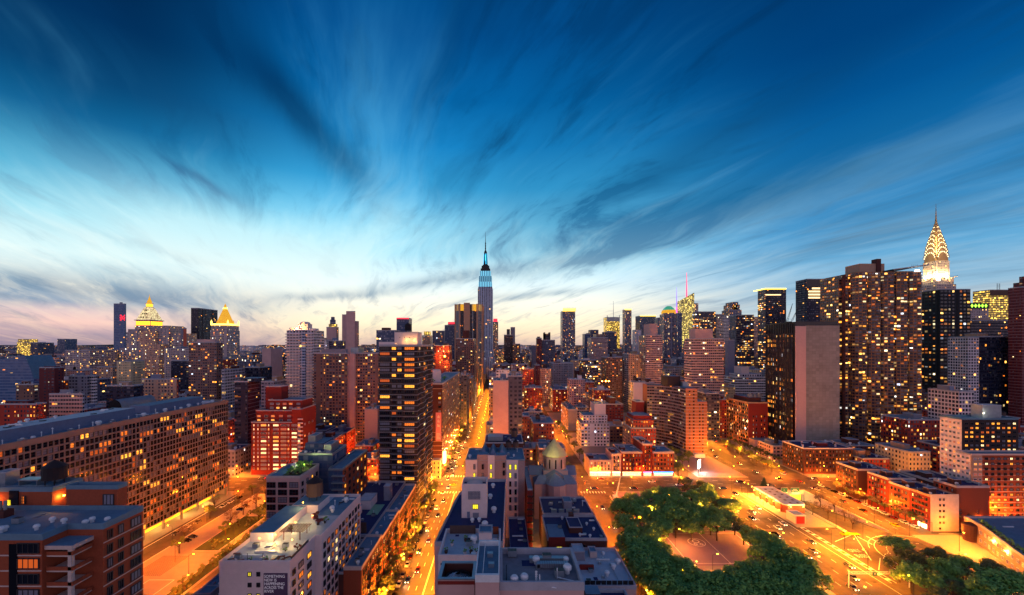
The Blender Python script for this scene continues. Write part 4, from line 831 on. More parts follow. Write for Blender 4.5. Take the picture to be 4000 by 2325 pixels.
b = MB('steel_rust')
xr = PX(3080,440); 
o2 = root('construction_crane', 'pair of thin lattice crane booms behind the black glass side', 'crane', (PX(3085,520), 520, 0))
for i, (q, y0, y1) in enumerate(((3072,1255,1186), (3090,1255,1210))):
    b = MB('dark_metal'); A = (PX(q,520),520,PZ(y0,520)); C = (PX(q+24,520),520,PZ(y1,520)); b.tube(A, C, .22); b.tube((A[0]+2,A[1],A[2]), C, .22)
    for kx in range(8): f_ = kx/8; b.tube(tuple(A[i_]+(C[i_]-A[i_])*f_ for i_ in range(3)), tuple((A[0]+2 if i_ == 0 else A[i_])+(C[i_]-(A[0]+2 if i_ == 0 else A[i_]))*(f_+.06) for i_ in range(3)), .12)
    child(o2, 'boom', b)
b = MB('dark_metal'); b.box(PX(3070,520), PX(3092,520), 519, 523, 0, PZ(1256,520)); child(o2, 'mast', b)
reg(X0, X1, Yt, Y2, Z, 1740); land('windowless concrete tower', 2993, 3280, 1255, Yt)

# fluted brown tower
Yt = 400.; X0, X1 = PX(3328,Yt), PX(3592,Yt); Z = PZ(1066,Yt); o = root('apartment_tower', 'very tall fluted brown apartment tower of round bays with a flared flat roof', 'skyscraper', ((X0+X1)/2, Yt+24, 0))
n = 5; r = (X1-X0)/(2*n); P = []
for i in range(n):
    c_x = X0+r*(2*i+1)
    P += [(c_x+r*.98*cos(a), Yt+r*.9*sin(a)) for a in [pi+pi*j/7 for j in range(0, 8)]]
P += [(X1, Yt+40), (X0, Yt+40)]
def zr(k): return Z+(3 if k else 0)
b = MB('f_brownpier','roof'); b.prism(P, 0, Z, 0, 1, ST['f_brownpier']); child(o, 'wall', b)
b = MB('f_brownpier','roof'); b.box(X0-4, X0+1, Yt+3, Yt+22, 0, PZ(1078,Yt), 0, 1, ST['f_brownpier']); b.box(X0-7.5, X0-4, Yt+7, Yt+22, 0, PZ(1086,Yt), 0, 1, ST['f_brownpier']); child(o, 'side_bay', b)
child(o, 'corner_pier', MB('brick_dark').lathe(X0-4.2, Yt+4.5, [(1.7,0), (1.7,PZ(1072,Yt))], 8))
for z in range(3, int(Z), 3):
    pass
for i in range(1, n): x = X0+2*r*i; child(o, 'recess_pier', MB('brick_dark').box(x-.9, x+.9, Yt-.5, Yt+1.2, 0, Z+.8))
child(o, 'penthouse', MB('tan','roof').box(PX(3358,Yt+5), PX(3455,Yt+5), Yt+5, Yt+22, Z, PZ(1030,Yt+5), 0, 1)); child(o, 'penthouse', MB('brick_dark','roof').box(PX(3425,Yt+4), PX(3442,Yt+4), Yt+4, Yt+10, Z, PZ(1012,Yt+5), 0, 1))
b = MB('roof_dark','parapet'); P2 = [(X0+(X1-X0)*.5, Yt-r*1.2), (X1+.5, Yt-r*1.3), (X1+.5, Yt+20), (X0+(X1-X0)*.5, Yt+20)]; zz = PZ(1047,Yt)
b.face([(P2[0][0],P2[0][1],zz-2.5), (P2[1][0],P2[1][1],zz+2.0), (P2[2][0],P2[2][1],zz+2.0), (P2[3][0],P2[3][1],zz-2.5)]); b.face([(P2[3][0],P2[3][1],zz-3.3), (P2[2][0],P2[2][1],zz+1.2), (P2[1][0],P2[1][1],zz+1.2), (P2[0][0],P2[0][1],zz-3.3)], 1)
b.face([(P2[0][0],P2[0][1],zz-3.3), (P2[1][0],P2[1][1],zz+1.2), (P2[1][0],P2[1][1],zz+2.0), (P2[0][0],P2[0][1],zz-2.5)], 1); child(o, 'flared_roof', b)
child(o, 'roof_storey', MB('f_brownpier','roof').box(PX(3460,Yt), X1-3, Yt+3, Yt+20, Z, zz-2.6, 0, 1, ST['f_brownpier']))
for p in (3570, 3578, 3586, 3592): child(o, 'roof_aerial', MB('dark_metal').tube((PX(p,Yt),Yt+2,zz), (PX(p,Yt),Yt+2,PZ(1032,Yt)), .12))
b = MB('lamp_white'); 
for p in (3572, 3578, 3584): b.box(PX(p,Yt-5), PX(p+3,Yt-5), Yt-6.2, Yt-5.6, PZ(1064,Yt), PZ(1060,Yt))
child(o, 'roof_lamp', b)
W_ = Windows(o, 100)
for i in range(n):
    c_x = X0+r*(2*i+1)
    for fl in range(6, int(Z/3.)-2):
        if RW.random() < .62:
            pm = pick(.28, .3, ('pane_lit','pane_lit','pane_warm','pane_pale'))
            W_.add(c_x+(RW.choice((-1,0,1)))*2.2, Yt-r*.9-.05+.35*(1), fl*3.+.8, 'S', 2.6, 1.6, pm, 3, 1) if False else W_.add(c_x, Yt-r*.9-.12, fl*3.+.8, 'S', 3.4, 1.6, pm, 3, 1)
W_.done()
reg(X0-8, X1, Yt-8, Yt+40, Z, 1745); land('fluted brown tower', 3300, 3597, 1020, Yt)
# ---------------------------------------------------------------- near buildings with real windows
def shell(o, P, z0, z1, m, rm='roof', par=1.0, pm='parapet', name='wall', pw=.4, clut=None):
    """walls, roof deck and parapet of a plan polygon (counter-clockwise)"""
    b = MB(m); n = len(P)
    for i in range(n): b.wallq(P[i], P[(i+1)%n], z0, z1, 0, ST.get(m, (3,3)))
    child(o, name, b)
    b = MB(rm, pm); b.face([(*p, z1) for p in P], 0)
    if par:
        cx = sum(p[0] for p in P)/n; cy = sum(p[1] for p in P)/n
        def off(p, k):
            d = math.hypot(p[0]-cx, p[1]-cy); return (p[0]+(p[0]-cx)/d*k, p[1]+(p[1]-cy)/d*k)
        for i in range(n):
            a, c = P[i], P[(i+1)%n]; ai, ci = off(a, -pw*1.4), off(c, -pw*1.4); ao, co = off(a, .1), off(c, .1)
            b.face([(*ao,z1-.3), (*co,z1-.3), (*co,z1+par), (*ao,z1+par)], 1); b.face([(*ai,z1+par), (*ci,z1+par), (*ci,z1), (*ai,z1)], 1)
            b.face([(*ao,z1+par), (*co,z1+par), (*ci,z1+par), (*ai,z1+par)], 1)
    child(o, 'roof', b)
    if len(P) == 4 and par:
        xs, ys = [p[0] for p in P], [p[1] for p in P]; A = (max(xs)-min(xs))*(max(ys)-min(ys)); dd = (min(ys)/100.)
        if min(xs[1]-xs[0], ys[2]-ys[1]) > 4: clutter(o, min(xs), max(xs), min(ys), max(ys), z1, int(min(14, A/26/max(1,dd))) if clut is None else clut)
def R4(x0, x1, y0, y1): return [(x0,y0), (x1,y0), (x1,y1), (x0,y1)]

# --- dark banded tower on the street corner
o = root('apartment_tower', 'dark brown apartment tower with thin white floor lines and a wooden roof tank', 'apartment tower', (-60, 255, 0))
YF, XR, Z = 232., -48.2, PZ(1352,232.)
XL = PX(1477,YF); nf = 32; fh = Z/nf
xj = [XL, XL+6.2, XL+7.2, XL+13.5, XL+14.6, XR]
P = [(xj[0],YF+2.2), (xj[1],YF+2.2), (xj[2],YF+1.2), (xj[3],YF+1.2), (xj[4],YF), (xj[5],YF), (XR,YF+9), (XR+.9,YF+13), (XR+.9,YF+20), (XR,YF+24), (XR,YF+34), (XR+1,YF+38), (XR+1,YF+46), (XL,YF+46)]
shell(o, P, 0, Z, 'dark_brick', 'roof_dark', .9)
for i in range(1, nf+1):
    b = MB('tooth'); Q = [(x+(.28 if x > XL+1 else -.28)*(1 if j > 4 else 0), y-(.28 if j < 6 else 0)) for j, (x, y) in enumerate(P)]
    b.prism(Q, fh*i-.12, fh*i+.05, 0); child(o, 'floor_band', b)
W_ = Windows(o, 100)
for i in range(0, nf):
    z = fh*i+.85
    for (a, c_, yy) in ((xj[0]+.4, xj[1]-.1, YF+2.2), (xj[2]+.3, xj[2]+2.9, YF+1.2), (xj[2]+3.5, xj[3]-.2, YF+1.2), (xj[4]+.5, xj[4]+6.3, YF)):
        W_.add((a+c_)/2, yy-.02, z, 'S', (c_-a), 1.75, pick(.28, .3, ('pane_lit','pane_warm','pane_warm','pane_lit')), max(2, round((c_-a)/1.2)))
    for y in (YF+2.5, YF+6.3): W_.add(XR+.02, y, z, 'E', 2.6, 1.7, pick(.1, .15), 2)
    W_.add(XR+.92, YF+16.5, z, 'E', 5.4, 1.7, pick(.16, .1), 3)
    for y in (YF+26.5, YF+31): W_.add(XR+.02, y, z, 'E', 2.8, 1.7, pick(.1, .15), 2)
    W_.add(XR+1.02, YF+42, z, 'E', 5.6, 1.7, pick(.16, .1), 3)
W_.done()
yb = YF+14
hut(o, PX(1541,yb), PX(1630,yb), yb, yb+14, Z, PZ(1299,yb)-Z, 'white_wall', 'roof_pale')
child(o, 'roof_storey', MB('white_wall','roof').box(PX(1480,yb-8), PX(1540,yb-8), yb-8, yb+20, Z, Z+2.4, 0, 1))
tank(o, PX(1594,yb+5), yb+5, PZ(1299,yb)-.2, 2.1, 3.4, 'tank_dark')
for q in (1588, 1618): lamp_at(o, 'roof_lamp', PX(q,yb-1), yb-1, Z+3.4, 'lamp_sodium', .2, 420, (1,.5,.12))
for q in (1562, 1580, 1600): child(o, 'porthole', MB('black_glass').box(PX(q,yb)-.2, PX(q,yb)+.2, yb-.05, yb, Z+5, Z+5.5))
reg(XL, XR+1.2, YF, YF+46, Z); land('dark banded tower', 1477, 1695, 1337, YF)

# --- long grid slab over the plaza
o = root('apartment_slab', 'very long concrete apartment slab with a lattice of hundreds of deep square windows', 'apartment building', (-195, 190, 0))
XF, XB, Y0, Y1, Z = -183., -206., 120., 271., 62.6
nfl, bay = 20, 2.05; z_lo = 5.2; fh = (Z-1.2-z_lo)/nfl; nb = int((Y1-Y0)/bay); bay = (Y1-Y0)/nb
shell(o, R4(XB, XF-.55, Y0, Y1), z_lo, Z, 'concrete', 'roof', 1.0, 'concrete')
b = MB('concrete')
for k in range(nb+1):
    y = Y0+k*bay; w = .16 if k % 4 else .24
    if k % 2 == 0: b.box(XF-.55, XF, y-w, y+w, z_lo, Z)
    else: b.box(XF-.55, XF-.02, y-.13, y+.13, z_lo, Z)
child(o, 'pier_lattice', b)
for i in range(nfl+1):
    z = z_lo+i*fh; child(o, 'floor_spandrel', MB('concrete').box(XF-.55, XF-.06, Y0, Y1, z-.32, z+.30, bottom=True))
child(o, 'cornice', MB('concrete').box(XF-.6, XF+.15, Y0, Y1+.1, Z-.9, Z+1., bottom=True))
W_ = Windows(o, 100)
for i in range(nfl):
    run = 0
    for k in range(nb):
        y = Y0+(k+.5)*bay
        if run == 0: pm = pick(.15, .22, ('pane_lit','pane_lit','pane_warm','pane_warm')); run = RW.choice((1,2,2,3,4))
        run -= 1
        W_.add(XF-.42, y, z_lo+i*fh+.32, 'E', bay-.34, fh-.64, pm if RW.random() > .2 else 'pane_dark', 1, 2)
W_.done()
child(o, 'end_wall', MB('stone_pink').box(XB, XF-.6, Y1, Y1+.25, 0, Z+1))
child(o, 'lobby_core', MB('stone_pink').box(XB+3, XF-6.5, Y0, Y1-1, 0, z_lo))
M['lobby_glow'] = plain('lobby_glow', lin(255,190,60), .6, var=0, emit=1.1, ecol=lin(255,170,40))
child(o, 'lobby_glazing', MB('lobby_glow').box(XF-6.5, XF-6.2, Y0+4, Y1-4, .2, z_lo-.4))
for k in range(0, nb+1, 6):
    y = min(Y1-.5, Y0+k*bay+.5); child(o, 'column', MB('concrete').box(XF-1.1, XF-.1, y-.4, y+.4, 0, z_lo))
for k in range(6): point(XF-3, 165+k*18, 4.2, 3600, (1,.55,.12), .6, o, 'lobby_light')
for (ya, yb_, xa, xb, h, mm) in ((152,212,XB+2,XF-9,4.6,'zinc'), (222,262,XB+2,XF-10,4.2,'metal')):
    child(o, 'roof_storey', MB('blue_wall','roof_pale' if ya < 200 else 'roof').box(xa, xb, ya, yb_, Z, Z+h, 0, 1))
clutter(o, XB+3, XF-8, 124, 150, Z, 10); clutter(o, XB+3, XF-1, 212, 221, Z, 6); clutter(o, XB+3, XF-10, 155, 210, Z+4.6, 14)
for k in range(26): vent(o, XF-1.6-RB.random()*5.5, 150+k*4.6+RB.random()*2, Z, RB.uniform(.9,1.6), RB.choice((0,0,1,2)))
child(o, 'roof_dish', MB('white_wall').lathe(-193, 263.5, [(4,Z), (3.6,Z+.6), (2,Z+1.2), (0,Z+1.4)], 16))
reg(XB, XF, Y0, Y1, Z); land('long grid slab', 0, 899, 1563, 200)

# --- stepped red brick apartment house
o = root('apartment_building', 'stepped red brick apartment house with white window frames and planted setbacks', 'apartment building', (-175, 320, 0))
Y = 312.; X = lambda p, d=0: PX(p, Y+d)
def rb(x0, x1, yt, d, back=336, nm='wall'): 
    z = PZ(yt,Y+d); b = MB('brick_red','roof','parapet'); b.box(X(x0,d), X(x1,d), Y+d, back, 0, z, 0, 1); b.parapet(X(x0,d)-.1, X(x1,d)+.1, Y+d-.1, back+.1, z, .8, .35, 2); child(o, nm, b); return z
z1 = rb(981,1140,1652,0); z2 = rb(1140,1178,1600,0); z3 = rb(1000,1182,1606,3, nm='setback'); z4 = rb(1048,1180,1565,6, nm='setback'); z5 = rb(1037,1100,1512,12, 334, nm='tower_block')
W_ = Windows(o, 100); nfl = 13
for i in range(nfl):
    z = i*3.05+.9
    for (p, w, c) in ((992,1.0,1),(1008,1.0,1),(1030,4.2,4),(1050,1.0,1),(1078,4.2,4),(1108,4.2,4),(1127,1.2,1),(1150,4.0,3),(1168,2.0,1)):
        if i == 0: continue
        W_.add(X(p), Y-.02, z, 'S', w, 1.6, pick(.32, .45, ('pane_lit','pane_pale','pane_pale')), c, 2, 'frame_pale')
for (zz, d, ps) in ((PZ(1640,Y+3), 3, (1012,1040,1066,1098,1130,1160)), (PZ(1592,Y+6), 6, (1062,1086,1112,1136,1166))):
    for kf in range(2):
        for p in ps: W_.add(X(p,d), Y+d-.02, zz+kf*3.1-1, 'S', 2.6, 1.5, pick(.35,.4), 2, 1, 'frame_pale')
for i in range(1, 15):
    for y in (317, 324, 330): W_.add(X(1178)+.02, y, i*3.05+.9, 'E', 1.8, 1.5, pick(.2,.3), 1, 1, 'frame_pale') if i % 3 == 0 else None
W_.done()
for i in range(2, 15): child(o, 'balcony', MB('white_wall').box(X(1166), X(1178)+1.2, Y-1.3, Y-.1, i*3.05, i*3.05+.9, bottom=True))
reg(X(981), X(1182), Y, 337, z4); land('stepped red apartment house', 981, 1222, 1510, Y)

# --- brown building with the pink banner
o = root('apartment_building', 'long brown building with a pink banner on its corner and a roof garden', 'apartment building', (-56, 370, 0))
Ya, Yb_ = 309., 440.; XR = -45.; Z = 70.; XLb = XR-16
st('f_longbrown', 2.6, 3.4, lin(150,112,92), .5, .5, .16); st('f_longlow', 2.4, 3.4, lin(134,58,50), .5, .5, .3, warm=.3)
b = MB('brick_dark','f_longbrown','f_longlow','tan'); b.wallq((XLb,Ya),(XR,Ya),0,Z,0).wallq((XR,Ya),(XR,Yb_),36,Z,1,ST['f_longbrown']).wallq((XR,Ya),(XR,Yb_),0,36,2,ST['f_longlow']).wallq((XR,Yb_),(XLb,Yb_),0,Z).wallq((XLb,Yb_),(XLb,Ya),0,Z)
child(o, 'wall', b)
b = MB('roof','parapet'); b.box(XLb, XR, Ya, Yb_, Z-.2, Z, 0).parapet(XLb-.1, XR+.12, Ya-.1, Yb_+.1, Z, 1.1, .5, 1); child(o, 'roof', b)
child(o, 'cornice', MB('tan').box(XLb, XR+.5, Ya-.5, Yb_, Z-3.4, Z-2.9, bottom=True))
for i in range(9): child(o, 'floor_band', MB('tan').box(XLb, XR+.12, Ya-.12, Ya-.0, 6+i*3.4, 6.3+i*3.4))
W_ = Windows(o, 60)
for i in range(14, 19):
    for q in (XLb+5.5, XR-2): W_.add(q, Ya-.02, i*3.4+1, 'S', 2.2, 1.8, pick(.4,.2), 2)
W_.done()
plain('banner_pink', lin(214,128,140), .7, var=.1); b = MB('banner_pink','white_wall'); xb0, xb1 = PX(1702,308.6), PX(1724,308.6)
b.box(xb0, xb1, 308.55, 308.8, PZ(1722,308.6), PZ(1612,308.6))
for k in range(5): b.box(xb0+.7, xb1-.7-(k%3)*.5, 308.45, 308.56, PZ(1715-k*5,308.6), PZ(1713-k*5,308.6), 1)
for k in range(3): b.box(xb0+1.2, xb1-1.3, 308.45, 308.56, PZ(1668-k*17,308.6), PZ(1660-k*17,308.6), 1); b.box(xb0+1.2+k*.3, xb0+2.+k*.3, 308.45, 308.56, PZ(1668-k*17,308.6), PZ(1656-k*17,308.6), 1)
child(o, 'banner', b)
child(o, 'white_tank_house', MB('white_wall','roof').lathe(PX(1703,330), 330, [(4.2,Z), (4.2,PZ(1452,330)), (3.5,PZ(1444,330)), (0,PZ(1442,330))], 14))
b = MB('shop_white'); b.box(XR+.1, XR+1.6, 311, 318, 9, 17); child(o, 'lit_sign', b); point(XR+3, 314, 12, 4000, (1,.85,.4), .6, o)
reg(XLb, XR, Ya, Yb_, Z); land('bannered brown building', 1695, 1860, 1467, Ya)
BANNER = o

# --- concave banded slab right of centre
o = root('apartment_building', 'curved apartment slab with white floor lines and a blind brick end wall', 'apartment building', (166, 385, 0))
C = [(144,399.5), (149,399), (154,396.5), (158.5,391.5), (162,385), (164.6,375), (166,364)]
Z1, Z2 = 61.2, 49.2; st('f_curve', 2.3, 3.0, lin(128,96,92), .86, .5, .24, run=3, glass=lin(44,42,56), warm=.35)
b = MB('f_curve','brick','roof'); u = 0
for a, c in zip(C, C[1:]):
    w = math.hypot(c[0]-a[0], c[1]-a[1])/2.3; b.face([(*a,0), (*c,0), (*c,Z1), (*a,Z1)], 0, [(u,0),(u+w,0),(u+w,20.4),(u,20.4)]); u += w
plain('brick_tan', lin(160,96,66), .9, var=.25, scale=1.2); b.mats[1] = 'brick_tan'
b.wallq((166,364),(176.5,364),0,Z1,1).wallq((176.5,364.02),(185.4,364.02),0,Z2,1); b.wallq((176.5,364),(176.5,396),Z2,Z1,1).wallq((185.4,364),(185.4,392),0,Z2,1).wallq((185.4,392),(176.5,396),0,Z2,1); b.wallq((176.5,396),(144,412),0,Z1,1).wallq((144,412),(144,399.5),0,Z1,1)
b.face([*[(*p,Z1) for p in C], (176.5,364,Z1), (176.5,396,Z1), (144,412,Z1)], 2); b.face([(176.5,364,Z2), (185.4,364,Z2), (185.4,392,Z2), (176.5,396,Z2)], 2); child(o, 'wall', b)
for i in range(1, 21):
    z = i*3.; b = MB('tooth'); D = [(p[0]-.35*(k>2), p[1]-.4) for k, p in enumerate(C)]
    for a, c, a2, c2 in zip(C, C[1:], D, D[1:]): b.face([(*a2,z-.3), (*c2,z-.3), (*c2,z), (*a2,z)]); b.face([(*a2,z), (*c2,z), (*c,z), (*a,z)])
    child(o, 'floor_band', b)
    q = 176.4 if z > Z2 else 185.3
    child(o, 'end_wall_band', MB('tooth').box(166, q, 363.88, 363.98, z-.25, z-.02))
W_ = Windows(o, 100)
for i in range(1, 20):
    for x in (169.5, 173.2, 178.6, 181.4):
        if i*3 > Z2-3 and x > 176: continue
        W_.add(x, 363.97, i*3.+.9, 'S', 1.3, 1.2, pick(.03,.2), 1)
W_.done()
child(o, 'roof_storey', MB('dark_brick','roof').box(158, 170, 384, 400, Z1, PZ(1470,384), 0, 1)); child(o, 'roof_storey', MB('metal','roof').box(170.5, 176, 380, 386, Z1, Z1+4.4, 0, 1))
child(o, 'garage_shed', MB('white_wall','roof_pale').box(172, 181, 359, 363.8, 0, 3.2, 0, 1))
reg(144, 186, 362, 412, Z1); land('curved banded slab', 2548, 2762, 1505, 364)

# --- big brick loft building
o = root('loft_building', 'big brick loft building with rows of small lit windows and cooling towers on its roof', 'building', (255, 415, 0))
X0, X1, Ya, Yb_, Z = 243., 262.5, 398., 436., PZ(1576,398)
st('f_loft', 3.2, 3.9, lin(168,108,84), .5, .56, .2, warm=.5)
b = MB('brick_red','f_loft'); b.wallq((X0,Ya),(X1,Ya),0,Z).wallq((X1,Ya),(X1,Yb_),0,Z).wallq((X1,Yb_),(X0,Yb_),0,Z).wallq((X0,Yb_),(X0,Ya),0,Z,1,ST['f_loft']); child(o, 'wall', b)
b = MB('roof','tan'); b.box(X0, X1, Ya, Yb_, Z-.2, Z).parapet(X0-.2, X1+.2, Ya-.2, Yb_+.2, Z, 1.2, .5, 1); child(o, 'roof', b)
W_ = Windows(o, 100); grid(W_, 'W', X0, Ya+1, Yb_-1, 4, Z-1, 12, 11, 1.5, 2.2, .2, 1, 2, 'frame_dark', .2)
for i in range(2, 8):
    for x in (X0+5, X0+8, X0+13, X0+16): W_.add(x, Ya-.02, i*4+1, 'S', 1.2, 1.8, pick(.3,.2), 1, 2)
W_.done()
child(o, 'roof_storey', MB('brick_dark','roof').box(X0+4, X1-3, Ya+6, Yb_-6, Z, Z+5, 0, 1))
for k in range(3):
    b = MB('metal','roof'); x = X0+6+k*4.6; b.box(x, x+3.6, Ya+8, Ya+12, Z+5, Z+7.6, 0, 1).lathe(x+1.8, Ya+10, [(1.3,Z+7.6), (1.3,Z+8.6), (0,Z+8.6)], 12); child(o, 'cooling_tower', b)
child(o, 'low_annex', MB('stone_pink','roof').box(X0+.5, X1, Ya-9, Ya-.2, 0, 9, 0, 1))
reg(X0, X1, Ya-9, Yb_, Z); land('big loft building', 2840, 3000, 1573, Ya)

# --- low block at the foot of the concrete tower
o = root('apartment_building', 'low brown brick block with a white cornice and many roof chimneys', 'building', (250, 326, 0))
X0, X1, Ya, Yb_, Z = 235., 273., 314., 338., PZ(1753,314)
shell(o, R4(X0,X1,Ya,Yb_), 0, Z, 'brick_dark', 'roof_dark', .6, 'white_wall')
W_ = Windows(o, 100); grid(W_, 'S', Ya, X0+1, X1-1, 1.5, Z-.8, 14, 6, 1.1, 1.7, .2, 1, 2, 'frame_dark', .2); grid(W_, 'W', X0, Ya+1, Yb_-1, 1.5, Z-.8, 9, 6, 1.1, 1.7, .22, 1, 2); W_.done()
for k in range(11): b = MB('white_wall','brick_dark'); x = X0+2+k*3.3; y = Ya+4+(k*5)%13; b.box(x, x+.9, y, y+.9, Z, Z+2.2, k % 2); child(o, 'chimney', b)
hut(o, X0+16, X0+24, Ya+7, Ya+14, Z, 2.6, 'brick_red')
reg(X0, X1, Ya, Yb_, Z); land('low block with the white cornice', 3055, 3310, 1722, 314)

# --- the row along the right hand street
def row(lab, X0, X1, Ya, Yb_, Z, m, esc=True, nb=6, rm='roof_dark', front=None, lit=.14, sp=None):
    o = root('tenement', lab, 'building', ((X0+X1)/2, (Ya+Yb_)/2, 0), 'brick row along the right hand street')
    shell(o, R4(X0,X1,Ya,Yb_), 0, Z, m, rm, .9, 'stone' if not front else 'tan')
    if front: child(o, 'end_wall', MB(front).box(X0+.1, X1-.1, Ya-.2, Ya-.02, 0, Z+1.3))
    W_ = Windows(o, 90); nf = int(Z/3.1)
    grid(W_, 'W', X0, Ya+.8, Yb_-.8, 3.2, Z-.7, nb, nf-1, 1.1, 1.7, lit, 1, 2, 'frame_dark', .25)
    if front:
        for i in range(1, nf):
            for x in (X0+5, X0+7): W_.add(x, Ya-.24, i*3.1+1, 'S', .8, 1.2, pick(.05,.3), 1)
        W_.add(X0+5, Ya-.24, 1, 'S', .8, 1.2, 'pane_dark', 1)
    W_.done()
    if esc:
        b = MB('dark_metal'); yc = (Ya+Yb_)/2
        for i in range(1, nf):
            z = i*3.1+.7; b.box(X0-1.3, X0-.05, yc-2.2, yc+2.2, z, z+.08, bottom=True); b.box(X0-1.32, X0-1.26, yc-2.2, yc+2.2, z+.9, z+.96, bottom=True)
            b.tube((X0-.7, yc-1.8, z), (X0-.7, yc+1.5, z+3.1), .09, n=4)
            for q in (-2.2, -1.1, 0, 1.1, 2.2): b.tube((X0-1.29, yc+q, z), (X0-1.29, yc+q, z+.93), .04, n=4)
        child(o, 'fire_escape', b)
    hut(o, X0+4, X0+8, Ya+(Yb_-Ya)*.4, Ya+(Yb_-Ya)*.7, Z, 2.6, 'brick_dark')
    for _ in range(3): vent(o, X0+RB.uniform(2,X1-X0-2), Ya+RB.uniform(1,Yb_-Ya-1), Z, 1., RB.randint(0,2))
    reg(X0, X1, Ya, Yb_, Z); q = bbox(X0, X1, Ya, Yb_, Z); land(sp, q[0], q[1], q[2], Ya) if sp else None
    return o
row('dark red corner tenement farthest along the brick row, with a curved parapet', 231, 250, 262, 279, 19, 'brick_dark', nb=7)
row('tall maroon tenement with an ornate parapet in the middle of the brick row', 230.4, 247, 241, 254.5, 20, 'brick_red', nb=6)
row('orange brown tenement with a fire escape next to the end house of the row', 230.6, 247, 228.5, 240.6, 18.4, 'brick', nb=5)
E_ = row('end house of the brick row with a blank yellow floodlit side wall', 230.6, 246, 217.5, 228.2, 18.6, 'brick_red', nb=5, front='stone', sp='yellow walled end house')
b = MB('shop_white'); b.box(230.2, 230.5, 219, 223.5, .6, 2.8); child(E_, 'shop_window', b); point(229, 221, 2.6, 900, (1,.9,.55), .4, E_)
row('blue shadowed flat roofed building behind the brick row', 252, 272, 236, 256, 20, 'brick_dark', esc=False, nb=5)
row('pinkish brick house with a bare side wall behind the yellow walled end house', 250, 268, 222, 234, 22, 'brick', esc=False, nb=4)

# --- white and red stepped apartment building on the right
o = root('apartment_building', 'tall dark apartment building with a white left side, lit windows and a roof tank house', 'apartment building', (290, 245, 0))
Ya, Yb_ = 239., 251.; X0, X1 = PX(3757,Ya), PX(3978,Ya); Z = PZ(1640,Ya)
b = MB('dark_brick','white_wall'); b.wallq((X0,Ya),(X1,Ya),0,Z).wallq((X1,Ya),(X1,Yb_),0,Z).wallq((X1,Yb_),(X0,Yb_),0,Z).wallq((X0,Yb_),(X0,Ya),0,Z,1); child(o, 'wall', b)
b = MB('roof','sign_red'); b.box(X0, X1, Ya, Yb_, Z-.2, Z).parapet(X0-.1, X1+.1, Ya-.1, Yb_+.1, Z, 1., .4, 0); child(o, 'roof', b)
W_ = Windows(o, 100); nf = 18
grid(W_, 'S', Ya, X0+1, X1-1, 37, Z-1, 10, 7, 2.0, 1.4, .34, 2, 1, 'frame_dark', .15); grid(W_, 'W', X0, Ya+.5, Yb_-.5, 3, Z-1, 5, 18, 1.3, 1.4, .22, 2, 1, 'frame_pale', .2); W_.done()
hut(o, PX(3838,243), PX(3912,243), 243, 249, Z, PZ(1585,243)-Z, 'metal', 'roof_pale'); lamp_at(o, 'roof_lamp', PX(3850,241), 242, Z+3.4, 'lamp_white', .2, 600, (1,.9,.6))
reg(X0, X1, Ya, Yb_, Z); land('white sided apartment building', 3671, 3978, 1625, Ya)
o = root('apartment_building', 'lower red brick apartment wing glowing orange from the street lamps below it', 'apartment building', (300, 235, 0))
Ya, Yb_ = 231., 238.6; X0, X1 = PX(3792,Ya), 345.; Z = PZ(1778,Ya)
b = MB('brick','white_wall'); b.wallq((X0,Ya),(X1,Ya),0,Z).wallq((X1,Ya),(X1,Yb_),0,Z).wallq((X1,Yb_),(X0,Yb_),0,Z).wallq((X0,Yb_),(X0,Ya),0,Z,1); child(o, 'wall', b)
child(o, 'corner_bay', MB('tan').box(X0-.2, X0+6, Ya-.5, Ya-.05, 0, Z)); b = MB('roof','stone'); b.box(X0, X1, Ya, Yb_, Z-.2, Z).parapet(X0-.1, X1, Ya-.6, Yb_, Z, .9, .4, 1); child(o, 'roof', b)
W_ = Windows(o, 100); grid(W_, 'S', Ya-.02, X0+7, X1-2, 1.5, Z-.6, 19, 12, 1.8, 1.4, .3, 2, 1, 'frame_dark', .3); grid(W_, 'S', Ya-.52, X0+.5, X0+6, 1.5, Z-.6, 2, 12, 1.8, 1.4, .3, 2, 1, 'frame_pale', .3); grid(W_, 'W', X0, Ya+.4, Yb_-.4, 1.5, Z-.6, 3, 12, 1.4, 1.4, .3, 2, 1, 'frame_pale', .2); W_.done()
for i in range(1, 12): child(o, 'floor_band', MB('stone').box(X0+6.05, X1-2, Ya-.1, Ya-.02, i*3.1+.9, i*3.1+1.1))
reg(X0, X1, Ya, Yb_, Z); land('orange glowing red wing', 3742, 4000, 1775, Ya)

# --- low rounded building with a roof garden at the right edge
o = root('low_building', 'low rounded stone building with a roof garden and a circular skylight drum', 'building', (265, 185, 0))
P = [(242.5,212), (241.5,207), (238.5,200), (233,190.5), (225,177), (215,160), (300,160), (300,212)]
shell(o, P, 0, 9.5, 'tan', 'roof', 1.0, 'stone')
W_ = Windows(o, 60)
for (xa, ya), (xb, yb2) in zip(P[1:5], P[2:6]):
    L = math.hypot(xb-xa, yb2-ya); n_ = max(1, int(L/3.4)); an = math.atan2(yb2-ya, xb-xa)
    for k in range(n_):
        f_ = (k+.5)/n_
        for z in (1.6, 5.6): q = link('window', win_mesh(1.7, 1.8, RW.choice(('pane_dark','pane_lit','pane_blind')), 2, 2, 'frame_pale').mesh('window'), o, (xa+(xb-xa)*f_-265, ya+(yb2-ya)*f_-185, z)); q.rotation_euler = (0, 0, an)
W_.done()
